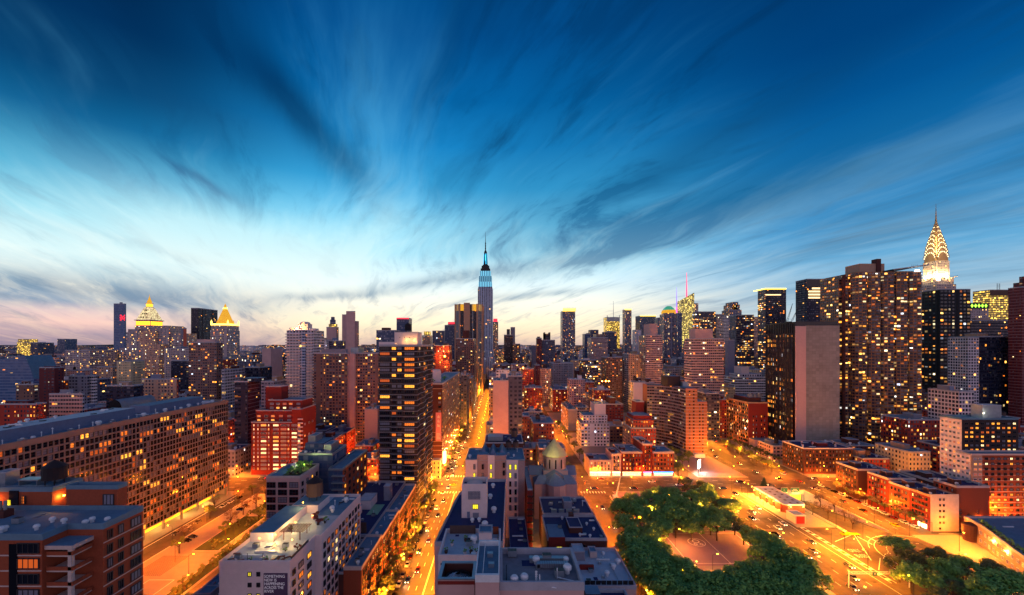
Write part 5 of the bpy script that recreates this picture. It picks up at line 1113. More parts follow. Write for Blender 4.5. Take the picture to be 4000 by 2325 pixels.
child(o, 'skylight_drum', MB('grey_wall','roof').lathe(256, 186, [(6,9.5), (6,12), (5.4,12.6), (0,12.6)], 24)); child(o, 'entry_drum', MB('brick_dark','roof').lathe(240, 207, [(2.6,0), (3.2,8.4), (2.2,8.9), (0,8.9)], 18))
for (x, y) in ((234,193), (228.2,183.4)): lamp_at(o, 'wall_lamp', x-.6, y-.6, 7.2, 'lamp_sodium', .3, 5200, (1,.6,.12))
b = MB('shop_white'); b.box(219.4, 219.9, 168, 168.5, 1, 5); child(o, 'lit_sign', b)
for k in range(9): 
    b = MB('planter'); x, y = 241.5-k*1.9, 203-k*3.1; b.box(x+1, x+3, y+1, y+2.2, 9.5, 10.1); child(o, 'planter', b)
clutter(o, 245, 275, 176, 208, 9.5, 14); reg(215, 300, 160, 212, 9.5); land('low rounded building', 3800, 4000, 2038, 190)

# --- brick plaza hall and kiosk on the tunnel island
o = root('toll_hall', 'long low brick hall with a flat pale roof and wall lamps on the traffic island', 'building', (174, 256, 0))
P = [(168.2,242), (170.5,240.6), (180.5,240.6), (182,243), (182,271), (169,271)]
shell(o, P, 0, 5, 'brick', 'roof_pale', .3, 'white_wall', pw=.25)
for k in range(5): child(o, 'pilaster', MB('brick_red').box(167.9, 168.3, 242.5+k*6.6, 243.2+k*6.6, 0, 5))
for k in range(6):
    for x in (173.5, 178): child(o, 'roof_hatch', MB('steel_rust').box(x, x+1.3, 243+k*4.6, 244.3+k*4.6, 5, 5.12))
for (x, y) in ((167.7,268), (167.7,262), (167.7,255.5), (167.7,249), (172,240.2), (179.5,240.2)): lamp_at(o, 'wall_lamp', x-.2, y-.2, 4.2, 'lamp_sodium', .25, 1500, (1,.6,.15))
for k in range(6): child(o, 'barrier_block', MB('white_wall').box(166.6, 167.6, 243+k*5, 243.9+k*5, 0, 1.2))
reg(168, 182, 240, 271, 5); land('long low brick hall', 2947, 3127, 1903, 241)
o = root('kiosk', 'small brick kiosk with a red end wall on the traffic island', 'kiosk', (169, 230, 0))
shell(o, R4(164.5,170.5,226.5,233.5), 0, 4.6, 'stone', 'roof_pale', .25, 'white_wall', pw=.2); plain('red_paint', lin(170,24,20), .6); child(o, 'red_end_wall', MB('red_paint').box(165.3, 169.8, 226.3, 226.46, 0, 4.2)); reg(164, 171, 226, 234, 5)

# --- domed church
o = root('church', 'stone church with a conical green gold roof over a twelve sided drum', 'church', (32, 246, 0))
cx, cy = PX(2165,250), 250.; S_ = 'stone_pink'
child(o, 'nave', MB(S_,'metal').box(PX(2068,246), PX(2250,246), 245, 257, 0, 21.5, 0, 1))
def gable(nm, x0, x1, y0, y1, ze, zr, m='blue_wall', wall=S_, along='x', z0=0):
    b = MB(m, wall)
    if along == 'x':
        ym = (y0+y1)/2; b.face([(x0-.3,y0-.4,ze), (x1+.3,y0-.4,ze), (x1+.3,ym,zr), (x0-.3,ym,zr)]); b.face([(x1+.3,y1+.4,ze), (x0-.3,y1+.4,ze), (x0-.3,ym,zr), (x1+.3,ym,zr)]); b.face([(x0,y1,ze),(x0,y0,ze),(x0,ym,zr)],1); b.face([(x1,y0,ze),(x1,y1,ze),(x1,ym,zr)],1)
    else:
        xm = (x0+x1)/2; b.face([(x0-.4,y1+.3,ze), (x0-.4,y0-.3,ze), (xm,y0-.3,zr), (xm,y1+.3,zr)]); b.face([(x1+.4,y0-.3,ze), (x1+.4,y1+.3,ze), (xm,y1+.3,zr), (xm,y0-.3,zr)]); b.face([(x0,y0,ze),(x1,y0,ze),(xm,y0,zr)],1)
    return child(o, nm, b)
gable('transept_roof', PX(2068,246), PX(2250,246), 245, 257, 21.5, 25.5)
child(o, 'choir_wall', MB(S_).box(PX(2123,238), PX(2217,238), 238, 245, 0, 21)); gable('choir_roof', PX(2123,238), PX(2217,238), 237.5, 248, 21, 25.5, along='y')
for a, c in ((2088,2136), (2207,2255)):
    x0, x1 = PX(a,232), PX(c,232); child(o, 'chapel', MB(S_).box(x0, x1, 232, 244.8, 0, PZ(1892,232))); b = MB('blue_wall'); z = PZ(1892,232); xm = x1 if a < 2100 else x0; b.face([(x0-.3,231.6,z), (x1+.3,231.6,z), (x1 if a < 2100 else x1-3,238,z+3.4), (x0+3 if a < 2100 else x0,238,z+3.4)]); b.face([(x0-.3,231.6,z), (x0+3 if a < 2100 else x0,238,z+3.4), (x0-.3,244.8,z)]); b.face([(x1+.3,244.8,z), (x1 if a < 2100 else x1-3,238,z+3.4), (x1+.3,231.6,z)]); child(o, 'chapel_roof', b)
ax, ay = PX(2173,229), 231.5; r = 5.6; zt = PZ(1895,228)
PA = [(ax+r*cos(a), ay+r*sin(a)) for a in [pi+pi*j/5 for j in range(6)]]+[(ax+r, 238), (ax-r, 238)]
child(o, 'apse', MB(S_).prism(PA, 0, zt)); b = MB('blue_wall'); ap = (ax, 236, zt+4.2)
for i in range(5): a_, c_ = PA[i], PA[i+1]; b.face([(a_[0]*1.0+(a_[0]-ax)*.07,a_[1]+(a_[1]-ay)*.07,zt-.1), (c_[0]+(c_[0]-ax)*.07,c_[1]+(c_[1]-ay)*.07,zt-.1), ap])
b.face([(PA[5][0]+.4,PA[5][1],zt-.1), (ax+r,238,zt), ap]); b.face([(ax-r,238,zt), (PA[0][0]-.4,PA[0][1],zt-.1), ap]); child(o, 'apse_roof', b)
child(o, 'crossing_base', MB(S_,'metal').box(cx-7.4, cx+7.4, cy-6.6, cy+7, 20, 24.6, 0, 1))
b = MB(S_,'black_glass'); b.lathe(cx, cy, [(7,24.6), (7,PZ(1784,243))], 12, 0, pi/12); child(o, 'drum', b)
for i in range(12):
    a = 2*pi*i/12; x, y = cx+7.05*cos(a), cy+7.05*sin(a); q = MB('black_glass'); dx, dy = -sin(a)*.4, cos(a)*.4; q.face([(x-dx,y-dy,25.5), (x+dx,y+dy,25.5), (x+dx,y+dy,31), (x-dx,y-dy,31)]); child(o, 'slit_window', q)
plain('cone_roof', lin(206,192,140), .6, .0, var=.2); b = MB('cone_roof','dark_metal'); b.lathe(cx, cy, [(7.9,PZ(1788,243)), (7.9,PZ(1784,243)), (0,PZ(1712,250))], 12, 0, pi/12); child(o, 'cone_roof', b)
for i in range(36):
    a = 2*pi*i/36; child(o, 'roof_seam', MB('cone_roof').tube((cx+7.85*cos(a)*.97, cy+7.85*sin(a)*.97, PZ(1783,243)), (cx, cy, PZ(1712,250)), .1, .03, 4))
child(o, 'finial', MB('gold_tile').tube((cx,cy,PZ(1713,250)), (cx,cy,PZ(1703,250)), .12, .05)); point(cx-3, cy-13, 36, 1500, (.9,.8,.3), 1.5, o, 'roof_flood')
reg(PX(2068,246), 46, 226, 258, 36); land('domed church', 2068, 2255, 1725, 240)

# --- the row facing the avenue at the right of the church
def ten(lab, x0, x1, yt, m, esc, shop, fr=0, lit=.3, cm='stone', dep=18):
    Ya = 309.+fr; o = root('tenement', lab, 'building', ((PX(x0,Ya)+PX(x1,Ya))/2, Ya+dep/2, 0), 'tenement row facing the avenue')
    X0, X1, Z = PX(x0,Ya), PX(x1,Ya), PZ(yt,Ya); shell(o, R4(X0,X1,Ya,Ya+dep), 0, Z, m, 'roof', .8, cm)
    W_ = Windows(o, 60); nf = max(3, int((Z-4)/3.1)); grid(W_, 'S', Ya, X0+.5, X1-.5, 4.4, Z-.7, max(2, int((X1-X0)/2.5)), nf, 1.0, 1.8, lit, 1, 2, 'frame_dark' if m != 'brick_dark' else 'frame_pale', .3); W_.done()
    child(o, 'cornice', MB(cm).box(X0-.1, X1+.1, Ya-.6, Ya-.12, Z-.6, Z+.5, bottom=True))
    if esc:
        b = MB('dark_metal'); xc = (X0+X1)/2
        for i in range(nf):
            z = 4.4+i*(Z-5.1)/nf+.2; b.box(xc-2.3, xc+2.3, Ya-1.2, Ya-.05, z, z+.1, bottom=True); b.box(xc-2.3, xc+2.3, Ya-1.2, Ya-1.14, z+.85, z+.93, bottom=True); b.tube((xc-1.6,Ya-.6,z), (xc+1.4,Ya-.6,z+3.2), .1, n=4)
        child(o, 'fire_escape', b)
    if shop:
        b = MB(shop); b.box(X0+.5, X1-.5, Ya-.25, Ya-.04, 2.6, 3.6); child(o, 'shop_sign', b); b = MB('pane_pale'); b.box(X0+.8, X1-.8, Ya-.14, Ya-.04, .4, 2.3); child(o, 'shop_window', b); child(o, 'awning', MB('dark_metal').box(X0+.4, X1-.4, Ya-1.0, Ya-.3, 3.7, 3.8, bottom=True))
    hut(o, X0+1, X0+min(4.5,(X1-X0)*.6), Ya+6, Ya+11, Z, 2.4, 'brick_dark')
    for _ in range(2): vent(o, X0+RB.random()*(X1-X0), Ya+2+RB.random()*10, Z, 1., RB.randint(0,2))
    reg(X0, X1, Ya, Ya+dep, Z)
ten('wide cream tenement above a brightly lit white shop front', 2302, 2387, 1800, 'stone', False, 'shop_white')
ten('narrow cream tenement with a fire escape beside the wide cream one', 2389, 2426, 1776, 'stone_pink', True, 'shop_white')
ten('broad red tenement with two fire escapes in the middle of the avenue row', 2428, 2508, 1768, 'brick_red', True, 'pane_pale', dep=24)
ten('tallest red tenement of the avenue row, lit orange from below', 2510, 2548, 1736, 'brick_red', True, 'shop_pink', lit=.4, dep=24)
ten('corner tenement with pink and blue neon shop signs', 2550, 2632, 1768, 'brick', False, 'shop_blue', lit=.34)
land('avenue tenement row', 2300, 2632, 1740, 310)

# --- pale building with narrow slit windows, middle foreground
o = root('apartment_building', 'pale brick building with tall slit windows and a saw tooth skylight roof', 'building', (-4, 222, 0))
Ya, Yb_ = 210., 234.; X0, X1 = PX(1818,Ya), PX(2050,Ya); Z = PZ(1798,Ya)
plain('brick_pale', lin(164,138,138), .9, var=.4, scale=1.6); shell(o, R4(X0,X1,Ya,Yb_), 0, Z, 'brick_pale', 'roof', .5, 'metal', pw=.2)
for a, c_, y_ in ((1818,1864,1797), (1906,1932,1778), (1978,2024,1797)):
    child(o, 'white_pilaster', MB('white_wall').box(PX(a,Ya), PX(c_,Ya), Ya-.35, Ya-.02, 0, PZ(y_,Ya)))
child(o, 'raised_bay', MB('brick_pale','roof').box(PX(1864,Ya), PX(1906,Ya), Ya-.2, Ya+5, Z+.0, PZ(1776,Ya), 0, 1)); child(o, 'raised_bay', MB('brick_pale','roof').box(PX(1932,Ya), PX(1977,Ya), Ya-.2, Ya+5, Z, PZ(1779,Ya), 0, 1))
W_ = Windows(o, 60)
for (p, rows_) in ((1853,(1822,1856)), (1886,(1822,1856)), (1918,(1822,1855)), (1968,(1816,1846)), (1993,(1823,1855,1889,1920,1951,1982)), (2014,(1823,1857,1889,1920,1951,1982,2013))):
    for q in rows_:
        lit_ = (p == 1918) or (p in (1993, 2014) and q < 1860 and not (p == 2014 and q == 1857)) or (p, q) == (1853, 1856)
        W_.add(PX(p,Ya), Ya-.38, PZ(q+11,Ya), 'S', 1.15, 2.7, ('pane_yellow' if lit_ else RW.choice(('pane_blind','pane_dark','pane_blind'))), 1, 2)
W_.done()
for k in range(3):
    xa = PX(1875+k*35,222); b = MB('roof','blue_wall'); z = Z; b.face([(xa,216,z), (xa+4.6,216,z), (xa+2.3,218,z+4.2)],1); b.face([(xa,216,z),(xa+2.3,218,z+4.2),(xa+2.3,231,z+4.2),(xa,231,z)]); b.face([(xa+2.3,218,z+4.2),(xa+4.6,216,z),(xa+4.6,231,z),(xa+2.3,231,z+4.2)]); child(o, 'skylight', b)
for k in range(6): vent(o, X0+2+k*5.1, Ya+4+(k%3)*6, Z, 1.2, k%3)
for x in (X1-4, X1-8): tank(o, x, Yb_-3, Z, 1.7, 3., 'tank_wood')
reg(X0, X1, Ya, Yb_, Z); land('pale slit windowed building', 1818, 2050, 1745, Ya)
# fire escape tower and orange alley house
o = root('tenement', 'narrow orange lit tenement squeezed in the alley beside the church', 'building', (15, 205, 0)); shell(o, R4(12.8,15.2,196,233), 0, 30, 'brick_red', 'roof', .4)
b = MB('dark_metal')
for i in range(9):
    z = 2+i*3.1; b.box(12.4, 15.6, 194.6, 195.9, z, z+.1, bottom=True); b.box(12.4, 15.6, 194.5, 194.6, z+.8, z+.9, bottom=True); b.tube((12.8,195,z), (15.2,195,z+3.1), .1, n=4)
child(o, 'fire_escape', b); reg(12.5, 15.5, 194, 233, 30)
for z in (3, 12): point(16.8, 196, z, 2600, (1,.4,.08), .5)
o = root('tenement', 'dark narrow building with metal roof clutter behind the church', 'building', (8, 250, 0)); shell(o, R4(-10,13,240,262), 0, 42, 'brick_dark', 'roof_dark', .5)
child(o, 'roof_sign_frame', MB('metal').box(-8, 1, 241, 250, 43, 45.5)); tank(o, 8, 250, 42, 2., 4.); reg(-10, 13, 240, 262, 42); land('dark building behind the slit windows', 1850, 2040, 1720, 245)

# --- blue roofed building with the white bulkhead
o = root('apartment_building', 'building with a wide deep blue flat roof carrying a white two storey bulkhead', 'building', (-9, 165, 0))
P = [(-22,133.4), (.6,133.4), (2.2,196), (-15.5,196), (-16.4,181), (-18.6,178.5)]
shell(o, P, 0, 34, 'stone_pink', 'roof_dark', 1.2, 'parapet')
zt = 45.; x0, x1 = PX(1803,154.6), PX(1902,154.6)
b = MB('white_wall','roof_dark'); b.box(x0, x1, 154.6, 163, 34, zt, 0, 1).parapet(x0, x1, 154.6, 163, zt, 2.0, .4, 0); child(o, 'bulkhead', b)
child(o, 'round_tank', MB('stone').lathe((x0+x1)/2, 158.8, [(3.1,zt), (3.1,zt+1.3), (0,zt+2.5)], 20))
b = MB('grey_wall','metal'); 
for i in range(9): b.box(x0+2.6+i*.52, x0+2.9+i*.52, 154.35, 154.55, 41.2, 44.2)
for i in range(6): b.box(x0+2.5, x0+7.2, 154.3, 154.5, 41.2+i*.55, 41.35+i*.55, 0, bottom=True)
child(o, 'louvre_grille', b)
W_ = Windows(o, 10); W_.add(x0+5.3, 154.55, 37.4, 'S', 2.2, 1.9, 'pane_yellow', 3, 1); W_.done()
child(o, 'blue_door', MB('blue_wall').box(x0+2.1, x0+3.2, 154.45, 154.58, 34, 36.4)); child(o, 'door', MB('grey_wall').box(x0+4.3, x0+6.6, 154.5, 154.58, 34, 36))
for (p, q, s) in ((1845,2040,1.1), (1872,2038,1.1), (1894,2062,1.7), (1929,2002,1.6), (1915,1948,1.4), (1926,1905,1.4)):
    y = (H-34)*F/(q-1349); vent(o, PX(p,y), y, 34, s*.9, 0)
reg(-22, 2.3, 133, 196, 45); land('deep blue flat roof', 1720, 1975, 1873, 140)
# terrace building in front of it
o = root('apartment_building', 'pale building with a tiled roof terrace, potted plants and a slatted screen', 'building', (-8, 112, 0))
shell(o, R4(-16.2,-.2,104,119), 0, 45, 'white_wall', 'roof_pale', 1.1, 'white_wall')
hut(o, -6.2, -2.6, 112, 116.5, 45, 3., 'white_wall', 'roof'); child(o, 'slatted_screen', MB('tank_wood').box(-15, -7.5, 118, 118.2, 45, 47.4)); child(o, 'timber_fence', MB('brick').box(-2.4, -.8, 117.6, 117.8, 45, 47.2)); child(o, 'hedge_box', MB('planter').box(-1, -.9, 110, 116, 45, 46))
for k, (x, y) in enumerate(((-14.6,107), (-9.5,106.2), (-8,107.1), (-6.6,106.3), (-5,106.5), (-13.5,111), (-10,113.5))): child(o, 'plant_pot', MB('planter','white_wall').lathe(x, y, [(.35,45), (.5,45.7), (0,45.7)], 8, k % 2))
for (x, y) in ((-7.2,105.7), (-8.8,114.8)): child(o, 'terrace_table', MB('white_metal').lathe(x, y, [(.06,45), (.06,45.7), (.7,45.7), (.7,45.78), (0,45.78)], 12))
vent(o, -7.6, 112.5, 45, 1.3, 0); TERR = o
for k in range(9): child(o, 'wall_slot', MB('black_glass').box(-15.6+k*1.4, -15.2+k*1.4, 103.86, 103.98, 43.6, 44.))
reg(-16.2, 0, 104, 119, 45)
# fan shaft, penthouse strip and the broad roof at the bottom edge
o = root('cooling_shaft', 'square brick walled roof shaft with a round bladed exhaust fan inside', 'roof structure', (-8, 75, 0))
x0, x1, y0, y1 = -11.3, -4.8, 72.4, 78.2
b = MB('stone_pink','brick_red','brick_dark','parapet'); b.wallq((x0,y0),(x1,y0),0,58).wallq((x1,y0),(x1,y1),0,58).wallq((x1,y1),(x0,y1),0,58).wallq((x0,y1),(x0,y0),0,58)
i0, i1, j0, j1 = x0+.5, x1-.5, y0+.5, y1-.5
b.wallq((i1,j0),(i0,j0),54.5,58,2).wallq((i1,j1),(i1,j0),54.5,58,2).wallq((i0,j1),(i1,j1),54.5,58,2).wallq((i0,j0),(i0,j1),54.5,58,2); b.face([(i0,j0,54.5),(i1,j0,54.5),(i1,j1,54.5),(i0,j1,54.5)],2); child(o, 'wall', b)
child(o, 'coping', MB('metal').parapet(x0-.1, x1+.1, y0-.1, y1+.1, 58, .25, .6, 0)); child(o, 'brick_band', MB('brick_red').box(x0-.05, x1+.05, y0-.08, y0-.02, 57.2, 57.8))
fx, fy = (x0+x1)/2, (y0+y1)/2; child(o, 'fan_ring', MB('dark_metal').lathe(fx, fy, [(2.3,56), (2.3,57), (2.15,57), (2.15,56.2)], 24))
for i in range(20): a = 2*pi*i/20; q = MB('white_metal'); q.face([(fx+.3*cos(a),fy+.3*sin(a),57.6), (fx+2.1*cos(a),fy+2.1*sin(a),56.7), (fx+2.1*cos(a+.2),fy+2.1*sin(a+.2),56.6)]); child(o, 'fan_blade', q)
reg(x0, x1, y0, y1, 58); land('roof shaft with the fan', 1712, 1855, 2200, 72)
o = root('apartment_building', 'nearest tiled tower top with a broad paved roof, duct bank and mushroom vents', 'building', (6, 72, 0))
x0, x1, y0, y1, Z = -.2, 13.6, 66.5, 77.8, 60.
m, t, bb = mat('tiles'); oc = sep(G(t, t.nodes.new('ShaderNodeTexCoord').outputs['Object'])); jt = ((oc[0]*1.1).fract().lt(.05)+(oc[1]*1.1).fract().lt(.05)+(oc[2]*1.1).fract().lt(.05)).min(1.); n = noise(t, xyz(t, oc[0], oc[1], oc[2]), .8, 4, .6)
f_ = (n-.5)*.5+1.-jt*.3; put(t, bb.inputs['Base Color'], mix(t, 1., lin(150,148,158), xyz(t, f_, f_, f_), 'MULTIPLY')); M['tiles'] = m
shell(o, R4(x0,x1,y0,y1), 0, Z, 'stone_pink', 'tiles', 1.1, 'parapet')
b = MB('metal','dark_metal'); b.box(5.2, 12.0, 74.2, 75.2, Z, Z+.9); b.box(6.4, 12, 72.2, 73.2, Z+.2, Z+1.); b.box(6.2, 6.9, 72.2, 75.2, Z, Z+.8); child(o, 'duct_bank', b)
for i in range(12): child(o, 'duct_rib', MB('grey_wall').box(6.9+i*.42, 7.0+i*.42, 71.95, 73.3, Z+.15, Z+1.08))
for (x, y, s) in ((2.2,67.8,.9), (3.9,68.3,.9), (6.4,74,.9), (11.6,71,1.), (11.9,74.4,.7)): vent(o, x, y, Z, s, 0)
for (x, y) in ((6.4,67.4), (9.6,69.4)): child(o, 'pipe', MB('white_metal').tube((x,y,Z+.2), (x+2.6,y-1.2,Z+.25), .1)); child(o, 'stand_pipe', MB('white_metal').tube((x,y,Z), (x,y,Z+1.8), .1))
for k in range(5): child(o, 'ribbed_pipe', MB('white_metal').lathe(5.9, 68.2, [(.14,Z+k*.4), (.22,Z+.2+k*.4), (.14,Z+.38+k*.4)], 8))
child(o, 'ladder', MB('dark_metal').tube((.9,69,Z), (.9,70.6,Z+1.7), .06).tube((.9,68.6,Z), (.9,70.2,Z+1.7), .06))
reg(x0, x1, y0, y1, Z); land('broad paved roof', 1950, 2280, 2163, 66)
o = root('apartment_building', 'narrow pale penthouse roof with a thin pipe rail beside the broad paved roof', 'building', (-2, 70, 0))
shell(o, R4(-4.2,-.35,65.4,77), 0, 62, 'stone_pink', 'roof', .9, 'white_metal', pw=.3)
for (x, y) in ((-1.8,72.4), (-1.5,69)): child(o, 'roof_unit', MB('metal').box(x-.7, x+.3, y, y+.8, 62, 62.7))
child(o, 'pipe_rail', MB('white_metal').tube((-3,66.5,62.8), (-3,76,62.8), .05).tube((-3,66.5,62), (-3,66.5,62.8), .05).tube((-3,76,62), (-3,76,62.8), .05)); reg(-4.2, -.3, 65.4, 77, 62)
# roofs to the right of it, going down to the second street
def roofb(lab, x0, x1, y0, y1, Z, m, rm, w=True, **k):
    o = root('apartment_building', lab, 'building', ((x0+x1)/2, (y0+y1)/2, 0)); shell(o, R4(x0,x1,y0,y1), 0, Z, m, rm, k.get('par', .9), k.get('pm', 'parapet')); reg(x0, x1, y0, y1, Z); return o
o = roofb('dark brick building with a deep blue roof directly in front of the church', 20, 44, 193, 214, 19, 'brick_dark', 'roof_dark')
hut(o, 31, 35, 200, 207, 19, 3.4, 'grey_wall', 'roof'); vent(o, 41, 204, 19, 1.6, 2); vent(o, 38, 210, 19, 1.3, 1); vent(o, 25, 205, 19, 1.2, 1)
for k in range(4): child(o, 'roof_grille', MB('metal').box(24+k*3.6, 26.6+k*3.6, 193.8, 194.4, 19, 21.4))
o = roofb('brick building with a notched deep blue roof and one bright yellow window', 19, 43.5, 166, 188.5, 20, 'brick_dark', 'roof_dark')
hut(o, 29, 34.5, 172, 182, 20, 2.4, 'brick_dark', 'roof_dark'); child(o, 'brick_bulkhead', MB('brick_red','roof').box(19.4, 26, 164.4, 172, 14, 22, 0, 1)); child(o, 'sloped_roof_light', MB('roof').box(20, 25, 174, 180, 20, 20.4))
W_ = Windows(o, 20); W_.add(23.6, 164.35, 16.6, 'S', 2.4, 1.7, 'pane_yellow', 2, 1)
for x in (28.5, 31, 34, 38): W_.add(x, 165.98, 16.4, 'S', 1.2, 1.8, 'pane_blind' if x < 33 else 'pane_dark', 1, 2)
W_.done()
for (x, y) in ((38,180), (40,175), (33,169.5), (37,168.5)): vent(o, x, y, 20, .8, 0)
child(o, 'brick_chimney', MB('brick_dark').box(31, 33, 184, 187, 20, 23)); land('notched deep blue roof', 2118, 2377, 2010, 166)
o = roofb('low building with pale blue roof terraces stepping down to the second street', 21, 44.5, 133, 158, 20, 'stone_pink', 'roof_pale', par=1.)
hut(o, 27, 31, 150, 156, 20, 3.2, 'grey_wall', 'roof_pale'); hut(o, 33.4, 36, 152, 156, 20, 2.2, 'stone', 'roof'); child(o, 'red_tarpaulin', MB('brick_red').box(22, 27, 146.4, 147.4, 20, 22)); child(o, 'red_tarpaulin', MB('brick_red').box(28, 33, 144, 144.8, 20, 21.6))
for k in range(10): child(o, 'railing', MB('dark_metal').box(26+k*1.8, 27.6+k*1.8, 134.2, 134.25, 20, 21.9))
for (x, y) in ((36,148), (38,151), (40,147), (35,139)): vent(o, x, y, 20, .8, 1)
o = roofb('dark walled building with a narrow lit window at the bottom edge', 18.6, 36, 103, 118, 28, 'brick_dark', 'roof_dark'); child(o, 'stair_tower', MB('dark_brick','roof').box(22.6, 26.6, 108, 112, 28, 33.5, 0, 1)); W_ = Windows(o, 5); W_.add(24.6, 107.9, 29.2, 'S', 1.3, 2.2, 'pane_yellow', 2, 3); W_.done()
for (x, y, w) in ((29,110,3), (32.5,106,2.4)): child(o, 'roof_unit', MB('metal','roof').box(x, x+w, y, y+2, 28, 30, 0, 1))
o = roofb('red brick shaft building between the two blue roofs', 3.6, 11.4, 160, 196, 16, 'brick_red', 'roof_dark')
o = roofb('low dark link building behind the broad paved roof', 3.2, 18.2, 128, 158, 17, 'brick_dark', 'roof_dark')
# --- orange brick building, lower left
o = root('apartment_building', 'orange brown brick apartment building with a blue gravel roof and a dark glazed front', 'apartment building', (-125, 88, 0))
XR, Z, Ya, Yb_ = -85., 61., 81.5, 96.
shell(o, [(-150,81.5), (-98,81.5), (-92.5,81.5), (-92.5,86.3), (XR,86.3), (XR,Yb_), (-150,Yb_)], 0, Z, 'brick', 'roof', 1.0, 'roof')
W_ = Windows(o, 100)
for i in range(10):
    z = Z-3.1*(i+1)+.2
    for y, w in ((87.8,1.2), (90.3,1.2), (94,2.6)): W_.add(XR+.02, y, z, 'E', w, 2., pick(.12,.35,('pane_lit','pane_pale')) if w > 2 else 'pane_blind' if RW.random() < .3 else 'pane_dark', 3 if w > 2 else 2, 1)
    for x in (-149, -143, -137, -131): W_.add(x, Ya-.02, z, 'S', 4.4, 2., pick(.08,.2), 4)
    for x, w in ((-121,4.2), (-114,4.2)): W_.add(x, Ya-.02, z, 'S', w, 2., pick(.12,.2), 4)
    W_.add(-104.8, Ya-.02, z, 'S', 4.6, 2.1, pick(.1,.45), 4); W_.add(-95.2, Ya-.02, z, 'S', 4.4, 2.1, pick(.2,.2), 4)
    child(o, 'dark_spandrel', MB('black_glass').box(-150, -107.2, Ya-.08, Ya-.01, z-.1, z+2.15))
    child(o, 'pale_sill_band', MB('stone').box(-150, -92.6, Ya-.12, Ya-.03, z-.55, z-.3))
    child(o, 'pale_sill_band', MB('stone').box(XR+.02, XR+.1, 86.4, Yb_, z-.45, z-.25))
W_.done()
for x in (-127, -110, -99): child(o, 'dark_glazed_strip', MB('black_glass').box(x, x+(5 if x == -127 else 1.6), Ya-.2, Ya-.04, 0, Z-1))
for i in range(9):
    z = Z-3.1*(i+1)-.9
    child(o, 'balcony', MB('stone').box(-92.4, -87.2, 82.2, 86.2, z, z+.35, bottom=True)); child(o, 'balcony_front', MB('brick').box(-92.4, -87.2, 82.1, 82.3, z+.35, z+1.1)); child(o, 'balcony_front', MB('brick').box(-87.2, -87., 82.1, 86.2, z+.35, z+1.1))
child(o, 'balcony_post', MB('stone').box(-88, -87.3, 82.1, 82.8, 0, Z-2.2)); child(o, 'balcony_roof', MB('stone','roof').box(-92.5, -86.9, 81.9, 86.3, Z-2.4, Z-1.6, 0, 1, bottom=True))
for k, (p, q) in enumerate(((205,2040), (143,2070), (333,2052), (360,2040), (420,2040), (20,2075), (250,2045))):
    y = (H-Z)*F/(q-1349); vent(o, max(-148, PX(p,y)), y, Z, .75, 0)
for (x, y) in ((-122,84.5), (-128,89), (-104,84), (-133,86), (-137,92)): vent(o, x, y, Z, .9, 0 if x > -130 else 2)
b = MB('brick_dark'); b.box(-117, -112, 91, 93, Z, Z+1.6); child(o, 'chimney_block', b)
for k in range(4): child(o, 'chimney_flue', MB('metal').tube((-116.4+k*1.2,92,Z+1.6), (-116.4+k*1.2,92,Z+3.6), .3, n=8))
for (x, y) in ((-119,87.2),): child(o, 'picnic_table', MB('white_metal').box(x-1, x+1, y-.5, y+.5, Z+.8, Z+.9).box(x-.8, x-.7, y-.3, y+.3, Z, Z+.8).box(x+.7, x+.8, y-.3, y+.3, Z, Z+.8))
reg(-150, XR, 81.5, Yb_, Z); land('orange brick building', 0, 559, 1994, 85)
o = root('apartment_building', 'taller brick wing with a wooden roof tank and wall lamps above the orange brick roof', 'apartment building', (-135, 106, 0))
zT = 65.4; shell(o, [(-175,96.3), (-107,96.3), (-107,103.3), (-175,103.3)], 0, zT, 'brick', 'roof', .8, 'roof')
for x in (-127, -117): child(o, 'dark_glazed_strip', MB('black_glass').box(x, x+2.2, 96.1, 96.28, Z, zT))
tank(o, -110.6, 100.2, zT, 2.3, 3.0, 'tank_dark'); hut(o, -124, -121.4, 99, 102, zT, 3.2, 'metal'); child(o, 'roof_frame', MB('metal').box(-119, -114, 99.5, 102, zT+1.2, zT+1.5).box(-118.8, -118.6, 99.5, 102, zT, zT+1.2).box(-114.4, -114.2, 99.5, 102, zT, zT+1.2))
W_ = Windows(o, 10); W_.add(-113.6, 96.26, Z+1.2, 'S', 1.1, 2.0, 'pane_warm', 3, 3, 'frame_dark'); W_.done()
child(o, 'lit_door', MB('pane_yellow').box(-117.4, -116.6, 96.1, 96.2, Z+.1, Z+2.2))
lamp_at(o, 'wall_lamp', -106.6, 98.6, Z+2.4, 'lamp_sodium', .2, 500, (1,.4,.05)); lamp_at(o, 'wall_lamp', -119.4, 95.9, Z+2.4, 'lamp_sodium', .16, 250, (1,.3,.04))
child(o, 'fence_pipe', MB('metal').box(-124, -108, 97, 97.1, zT+.8, zT+.9))
reg(-175, -107, 96.3, 103.3, zT)
o = root('apartment_building', 'third brick wing with a small square roof yard behind the wooden roof tank', 'apartment building', (-97, 98, 0))
zT = 66.; shell(o, R4(-103.5,-91.4,96.3,98.8), 0, zT, 'brick', 'roof', .7, 'roof', pw=.2); W_ = Windows(o, 10); W_.add(-93.4, 96.27, zT-4, 'S', 2.6, 2.6, 'pane_blind', 3, 1); W_.done()
reg(-103.5, -91.4, 96.3, 98.8, zT)
clutter(byl('orange brown brick'), -148, -100, 83, 95, 61, 16)
